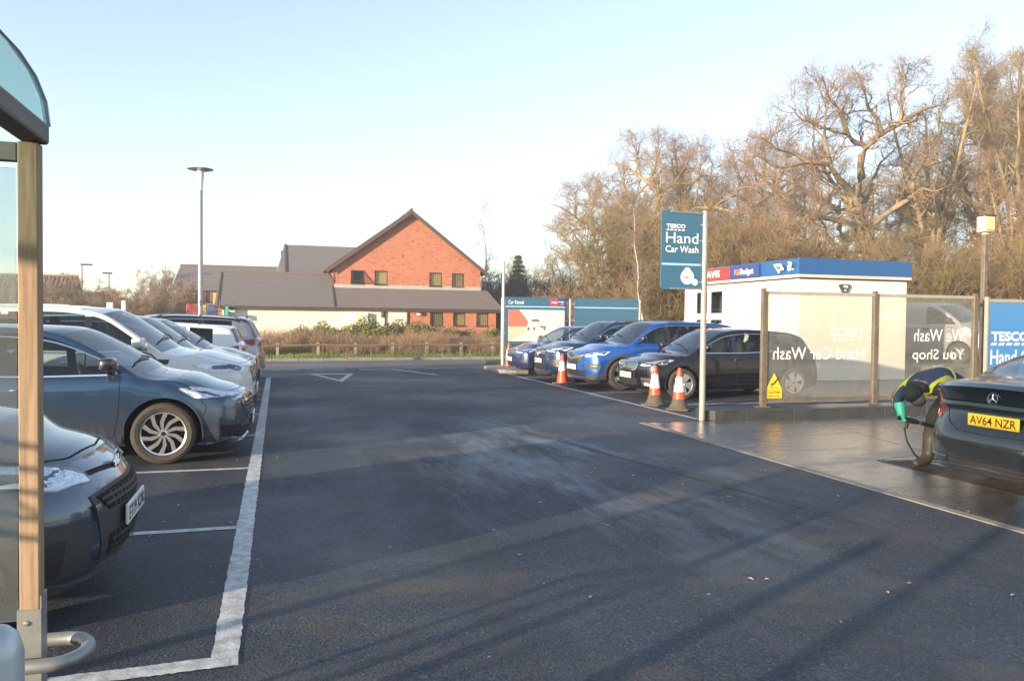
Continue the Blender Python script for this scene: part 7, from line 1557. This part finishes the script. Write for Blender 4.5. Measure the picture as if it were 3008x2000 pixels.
bo = thing('steel_bollard', 'pale domed steel bollard top at the lower left corner', 'bollard', (-.625, 2.05, 0)); q = MB(); q.lathe([(0, .835), (.03, .83), (.05, .81), (.06, .77), (.06, 0)], n=24); q.build('tube', M('bollard_steel', (.50, .54, .56), .45, .5, noise=(10, .6), c2=(.4, .43, .45)), bo, 60)
# ================================================================ WORKER
def skin(name, V, E, rad, mat, parent, sub=2, root=0):
    me = bpy.data.meshes.new(name); me.from_pydata(V, E, []); o = bpy.data.objects.new(name, me); col.objects.link(o); m = o.modifiers.new('s', 'SKIN'); m.use_smooth_shade = True
    for i, r in enumerate(rad): me.skin_vertices[0].data[i].radius = (r, r) if not isinstance(r, tuple) else r; me.skin_vertices[0].data[i].use_root = (i == root)
    s = o.modifiers.new('u', 'SUBSURF'); s.levels = s.render_levels = sub; bpy.context.view_layer.update(); me2 = bpy.data.meshes.new_from_object(o.evaluated_get(bpy.context.evaluated_depsgraph_get())); bpy.data.objects.remove(o); bpy.data.meshes.remove(me)
    for m_ in (mat if isinstance(mat, list) else [mat]): me2.materials.append(m_)
    return link(name, me2, parent, 180)
NAVY = M('navy_jacket', (.038, .040, .085), .8, noise=(9, .7), c2=(.055, .055, .10), bump=(14, .8, .02)); TROU = M('brown_trousers', (.075, .055, .04), .85, noise=(8, .7), c2=(.05, .04, .03), bump=(12, .8, .02)); BOOT = M('rubber_boot', (.055, .042, .03), .5, noise=(7, .6), c2=(.06, .045, .03)); CAPM = M('knit_cap', (.018, .018, .017), .9, bump=(120, .5, .004)); SKINM = M('skin_tone', (.30, .17, .11), .6); HIV = M('hi_vis_yellow', (.75, .62, .02), .5); GLV = M('mint_rubber_glove', (.10, .62, .36), .4, bump=(20, .5, .006)); HOODM = M('dark_hood', (.028, .024, .022), .85)
ps0 = thing('person', 'person in navy hi-vis jacket and mint gloves bent over washing the saloon', 'person', (6.93, 6.93, 0)); O = Vector((6.95, 6.95, 0))
W_ = lambda *a: tuple(Vector((a[0]+.0, a[1], a[2]-max(0, a[2]-.55)*.15))-O)
pv = [W_(7.42, 7.06, .93), W_(7.26, 7.03, .99), W_(7.08, 7.0, 1.005), W_(6.93, 6.98, .975), W_(6.82, 6.97, .92), W_(6.75, 6.96, .885), W_(6.70, 6.95, .855), W_(6.665, 6.945, .815),  # pelvis..head 0-7
      W_(6.90, 6.80, .94), W_(6.98, 6.70, .78), W_(7.06, 6.68, .66), W_(7.02, 6.70, .53), W_(6.985, 6.72, .455),      # near arm 8-12
      W_(6.80, 7.14, .92), W_(6.66, 7.12, .80), W_(6.585, 7.08, .74), W_(6.56, 7.01, .65), W_(6.545, 6.965, .59),      # far arm 13-17
      W_(7.36, 6.93, .86), W_(7.12, 6.90, .74), W_(6.93, 6.88, .56), W_(6.89, 6.89, .30), W_(6.87, 6.90, .11), W_(6.78, 6.885, .065), W_(6.64, 6.87, .045),  # near leg 18-24
      W_(7.47, 7.18, .86), W_(7.50, 7.20, .66), W_(7.52, 7.22, .47), W_(7.60, 7.22, .27), W_(7.66, 7.22, .11), W_(7.56, 7.21, .06), W_(7.45, 7.20, .05)]
pe = [(0, 1), (1, 2), (2, 3), (3, 4), (4, 5), (5, 6), (6, 7), (3, 8), (8, 9), (9, 10), (10, 11), (11, 12), (3, 13), (13, 14), (14, 15), (15, 16), (16, 17), (0, 18), (18, 19), (19, 20), (20, 21), (21, 22), (22, 23), (23, 24), (0, 25), (25, 26), (26, 27), (27, 28), (28, 29), (29, 30), (30, 31)]
pr_ = [.165, .165, .175, .165, .085, .075, .10, .075, .085, .072, .062, .052, .042, .085, .072, .062, .052, .042, .135, .12, .098, .088, .07, .06, .042, .115, .10, .078, .07, .065, .058, .045]
body = skin('body', pv, pe, pr_, [NAVY, TROU, BOOT, SKINM], ps0, 2, 0)
for p in body.data.polygons:
    c = Vector(p.center)+O; p.material_index = 0
    if c.z < .37: p.material_index = 2
    elif (c.x > 7.33) or (c.z < .80 and c.x > 6.82 and not (c.y < 6.80 and c.z > .42 and c.x > 6.9 and c.x < 7.14)): p.material_index = 1
    if c.x < 6.80 and c.z > .76 and 6.85 < c.y < 7.04: p.material_index = 3
bvh = BVHTree.FromPolygons([v.co[:] for v in body.data.vertices], [tuple(p.vertices) for p in body.data.polygons])
def strap(pts, w, name='hi_vis_band'):
    n = 26; P = resample([W_(*p) for p in pts], n); L_, R2 = [], []; hs_ = [bvh.find_nearest(Vector(p)) for p in P]
    for i in range(n):
        t = hs_[min(i+1, n-1)][0]-hs_[max(i-1, 0)][0]; c = hs_[i][1].cross(t); c = c.normalized() if c.length > 1e-6 else Vector((0, 0, 1)); L_.append(hs_[i][0]+c*w/2+hs_[i][1]*.008); R2.append(hs_[i][0]-c*w/2+hs_[i][1]*.008)
    MB().add(L_+R2, [(i, n+i, n+i+1, i+1) for i in range(n-1)]).build(name, HIV, ps0, 180)
def band_ring(c, axis, w, name='hi_vis_band', mat=HIV):
    c = Vector(W_(*c)); ax = Vector(axis).normalized(); u = ax.cross(Vector((0, 0, 1))).normalized(); v_ = ax.cross(u); n = 40; A_, B_ = [], []
    for i in range(n):
        d = u*math.cos(2*math.pi*i/n)+v_*math.sin(2*math.pi*i/n)
        for lst, off in ((A_, -w/2), (B_, w/2)):
            o_ = c+ax*off; h = bvh.ray_cast(o_, d, .4); lst.append((h[0] if h[0] else o_+d*.12)+d*.009)
    MB().add(A_+B_, [(i, (i+1) % n, n+(i+1) % n, n+i) for i in range(n)]).build(name, mat, ps0, 180)
band_ring((7.15, 7.01, .99), (1, .08, -.05), .05); band_ring((6.925, 6.85, .93), (.12, -.8, -.55), .045); band_ring((6.84, 7.09, .93), (.12, .8, -.4), .045)
band_ring((6.905, 6.89, .365), (-.12, 0, 1), .035, 'boot_cuff', TROU)
band_ring((6.98, 6.705, .50), (.1, -.1, 1), .03, 'sleeve_cuff', HOODM)
h0 = Vector(W_(6.672, 6.935, .835)); q = MB(); ro = Matrix.Rotation(R(-20), 3, 'Y'); q.sell(h0+Vector((-.005, 0, .02)), (.105, .098, .105), 1, 1, 20, 14, ro); cap = q.build('cap', CAPM, ps0, 180)
q = MB(); q.sell(h0+Vector((.05, -.02, -.055)), (.082, .088, .072), 1, 1, 16, 10, Matrix.Rotation(R(30), 3, 'Y')); q.build('face_shadowed', M('neck_gaiter', (.12, .095, .07), .9), ps0, 180)  # grey-brown neck gaiter covering the face below the cap
q = MB(); q.sell(h0+Vector((.115, .03, .075)), (.11, .125, .065), .9, .9, 18, 12, Matrix.Rotation(R(20), 3, 'Y')); q.build('hood', HOODM, ps0, 180)
text_on(ps0, 'WASH', W_(6.96, 6.93, 1.175), (1, .1, .1), (-.1, .6, .5), .14, .04, LET, 'back_print')
def glove(c, wrist, fdir, thumb, name='glove'):
    c, wrist, fdir, thumb = [Vector(v) for v in (c, wrist, fdir, thumb)]; fdir.normalize(); thumb.normalize(); q = MB(); a = (wrist-c).normalized(); q.tube([wrist+a*.10, wrist+a*.04, wrist, c+a*.02], [.062, .055, .045, .045], 12); q.sell(c, (.045, .045, .045), 1, 1, 14, 10); side = a.cross(fdir).normalized()
    for i, L_ in enumerate((.058, .066, .062, .048)):
        b = c-a*.02+side*(i-1.5)*.021; k1 = b+fdir*L_*.5-a*.008; k2 = k1+(fdir*.4-thumb*.0+a*.3)*L_*.55; k3 = k2+(a*.8-fdir*.5)*L_*.4; q.tube([b, k1, k2, k3], [.0125, .012, .011, .008], 7)
    q.tube([c+side*.03, c+side*.045+thumb*.03, c+side*.03+thumb*.062, c+side*.02+thumb*.08], [.014, .0135, .012, .009], 7); q.build(name, GLV, ps0, 60)
g1 = Vector(W_(6.545, 6.945, .545)); g2 = Vector((6.985, 6.715, .43))-O
glove(g1, Vector((6.55, 6.965, .60))-O, (.4, -.6, -.5), (.7, -.5, .2)); glove(g2, Vector((6.99, 6.72, .475))-O, (-.3, -.6, -.4), (.4, -.7, .1))
ln = thing('pressure_lance', 'black pressure washer gun and lance held in both mint gloves', 'pressure washer', (6.525, 6.905, .535)); o2 = Vector((6.545, 6.925, .54)); e = Vector((7.02, 6.69, .415))-o2; d = e.normalized(); q = MB(); q.tube([-d*.06, d*.02, d*.12, d*.16], [.024, .028, .03, .022], 10); q.tube([d*.05, d*.03+Vector((0, 0, -.10))], [.02, .016], 8); q.build('gun_body', C_BLK, ln, 50); q = MB(); q.tube([d*.16, d*.19], .016, 8); q.build('brass_coupling', M('brass', (.55, .38, .16), .35, 1), ln, 50); q = MB(); q.tube([d*.19, d*.42, d*.44, d*.62], [.022, .022, .012, .012], 10); q.build('lance_tube', C_BLK, ln, 50)
hz = thing('pressure_hose', 'thin black hose hanging from the gun and trailing over the wet concrete', 'hose', (0, 0, 0)); hp = [(x-.02, y-.02, z) for x, y, z in [(6.555, 6.92, .44), (6.57, 6.90, .30), (6.66, 6.88, .15), (6.80, 6.90, .06), (6.95, 6.98, .02), (7.2, 7.2, .014), (7.9, 7.35, .014), (9.0, 7.3, .014), (11.0, 7.4, .014)]]
MB().tube([tuple(p) for p in resample(hp, 60)], .010, 7).build('tube', C_BLK, hz, 180)
# ================================================================ LITTER
rng = np.random.default_rng(5); q = MB(); LEAFB = M('dead_leaf', (.34, .25, .15), .8, rnd=(.6, .55, .45))
for i in range(170):
    x, y = rng.uniform(-.9, 6.3), rng.uniform(2.0, 22); s = rng.uniform(.006, .028); a = rng.uniform(0, 6.28); c, s_ = math.cos(a), math.sin(a); P = [(-1, 0, .006), (0, .4, .012), (1.1, 0, .005), (0, -.4, .009)]; q.quad(*[(x+s*(p[0]*c-p[1]*s_), y+s*(p[0]*s_+p[1]*c), p[2]) for p in P])
tag(q.build('leaf_litter', LEAFB), kind='stuff')
# ================================================================ LOW WINTER HAZE
HZ = bpy.data.materials.new('winter_haze'); nt, N, L = nodes(HZ); o_ = N.new('ShaderNodeOutputMaterial'); pv_ = N.new('ShaderNodeVolumePrincipled'); pv_.inputs['Color'].default_value = (.95, .96, 1, 1); pv_.inputs['Density'].default_value = .0017; pv_.inputs['Anisotropy'].default_value = .2; L.new(pv_.outputs[0], o_.inputs['Volume'])
tag(MB().box((-170, -60, -1.1), (150, 190, 27)).build('haze', HZ), kind='stuff')
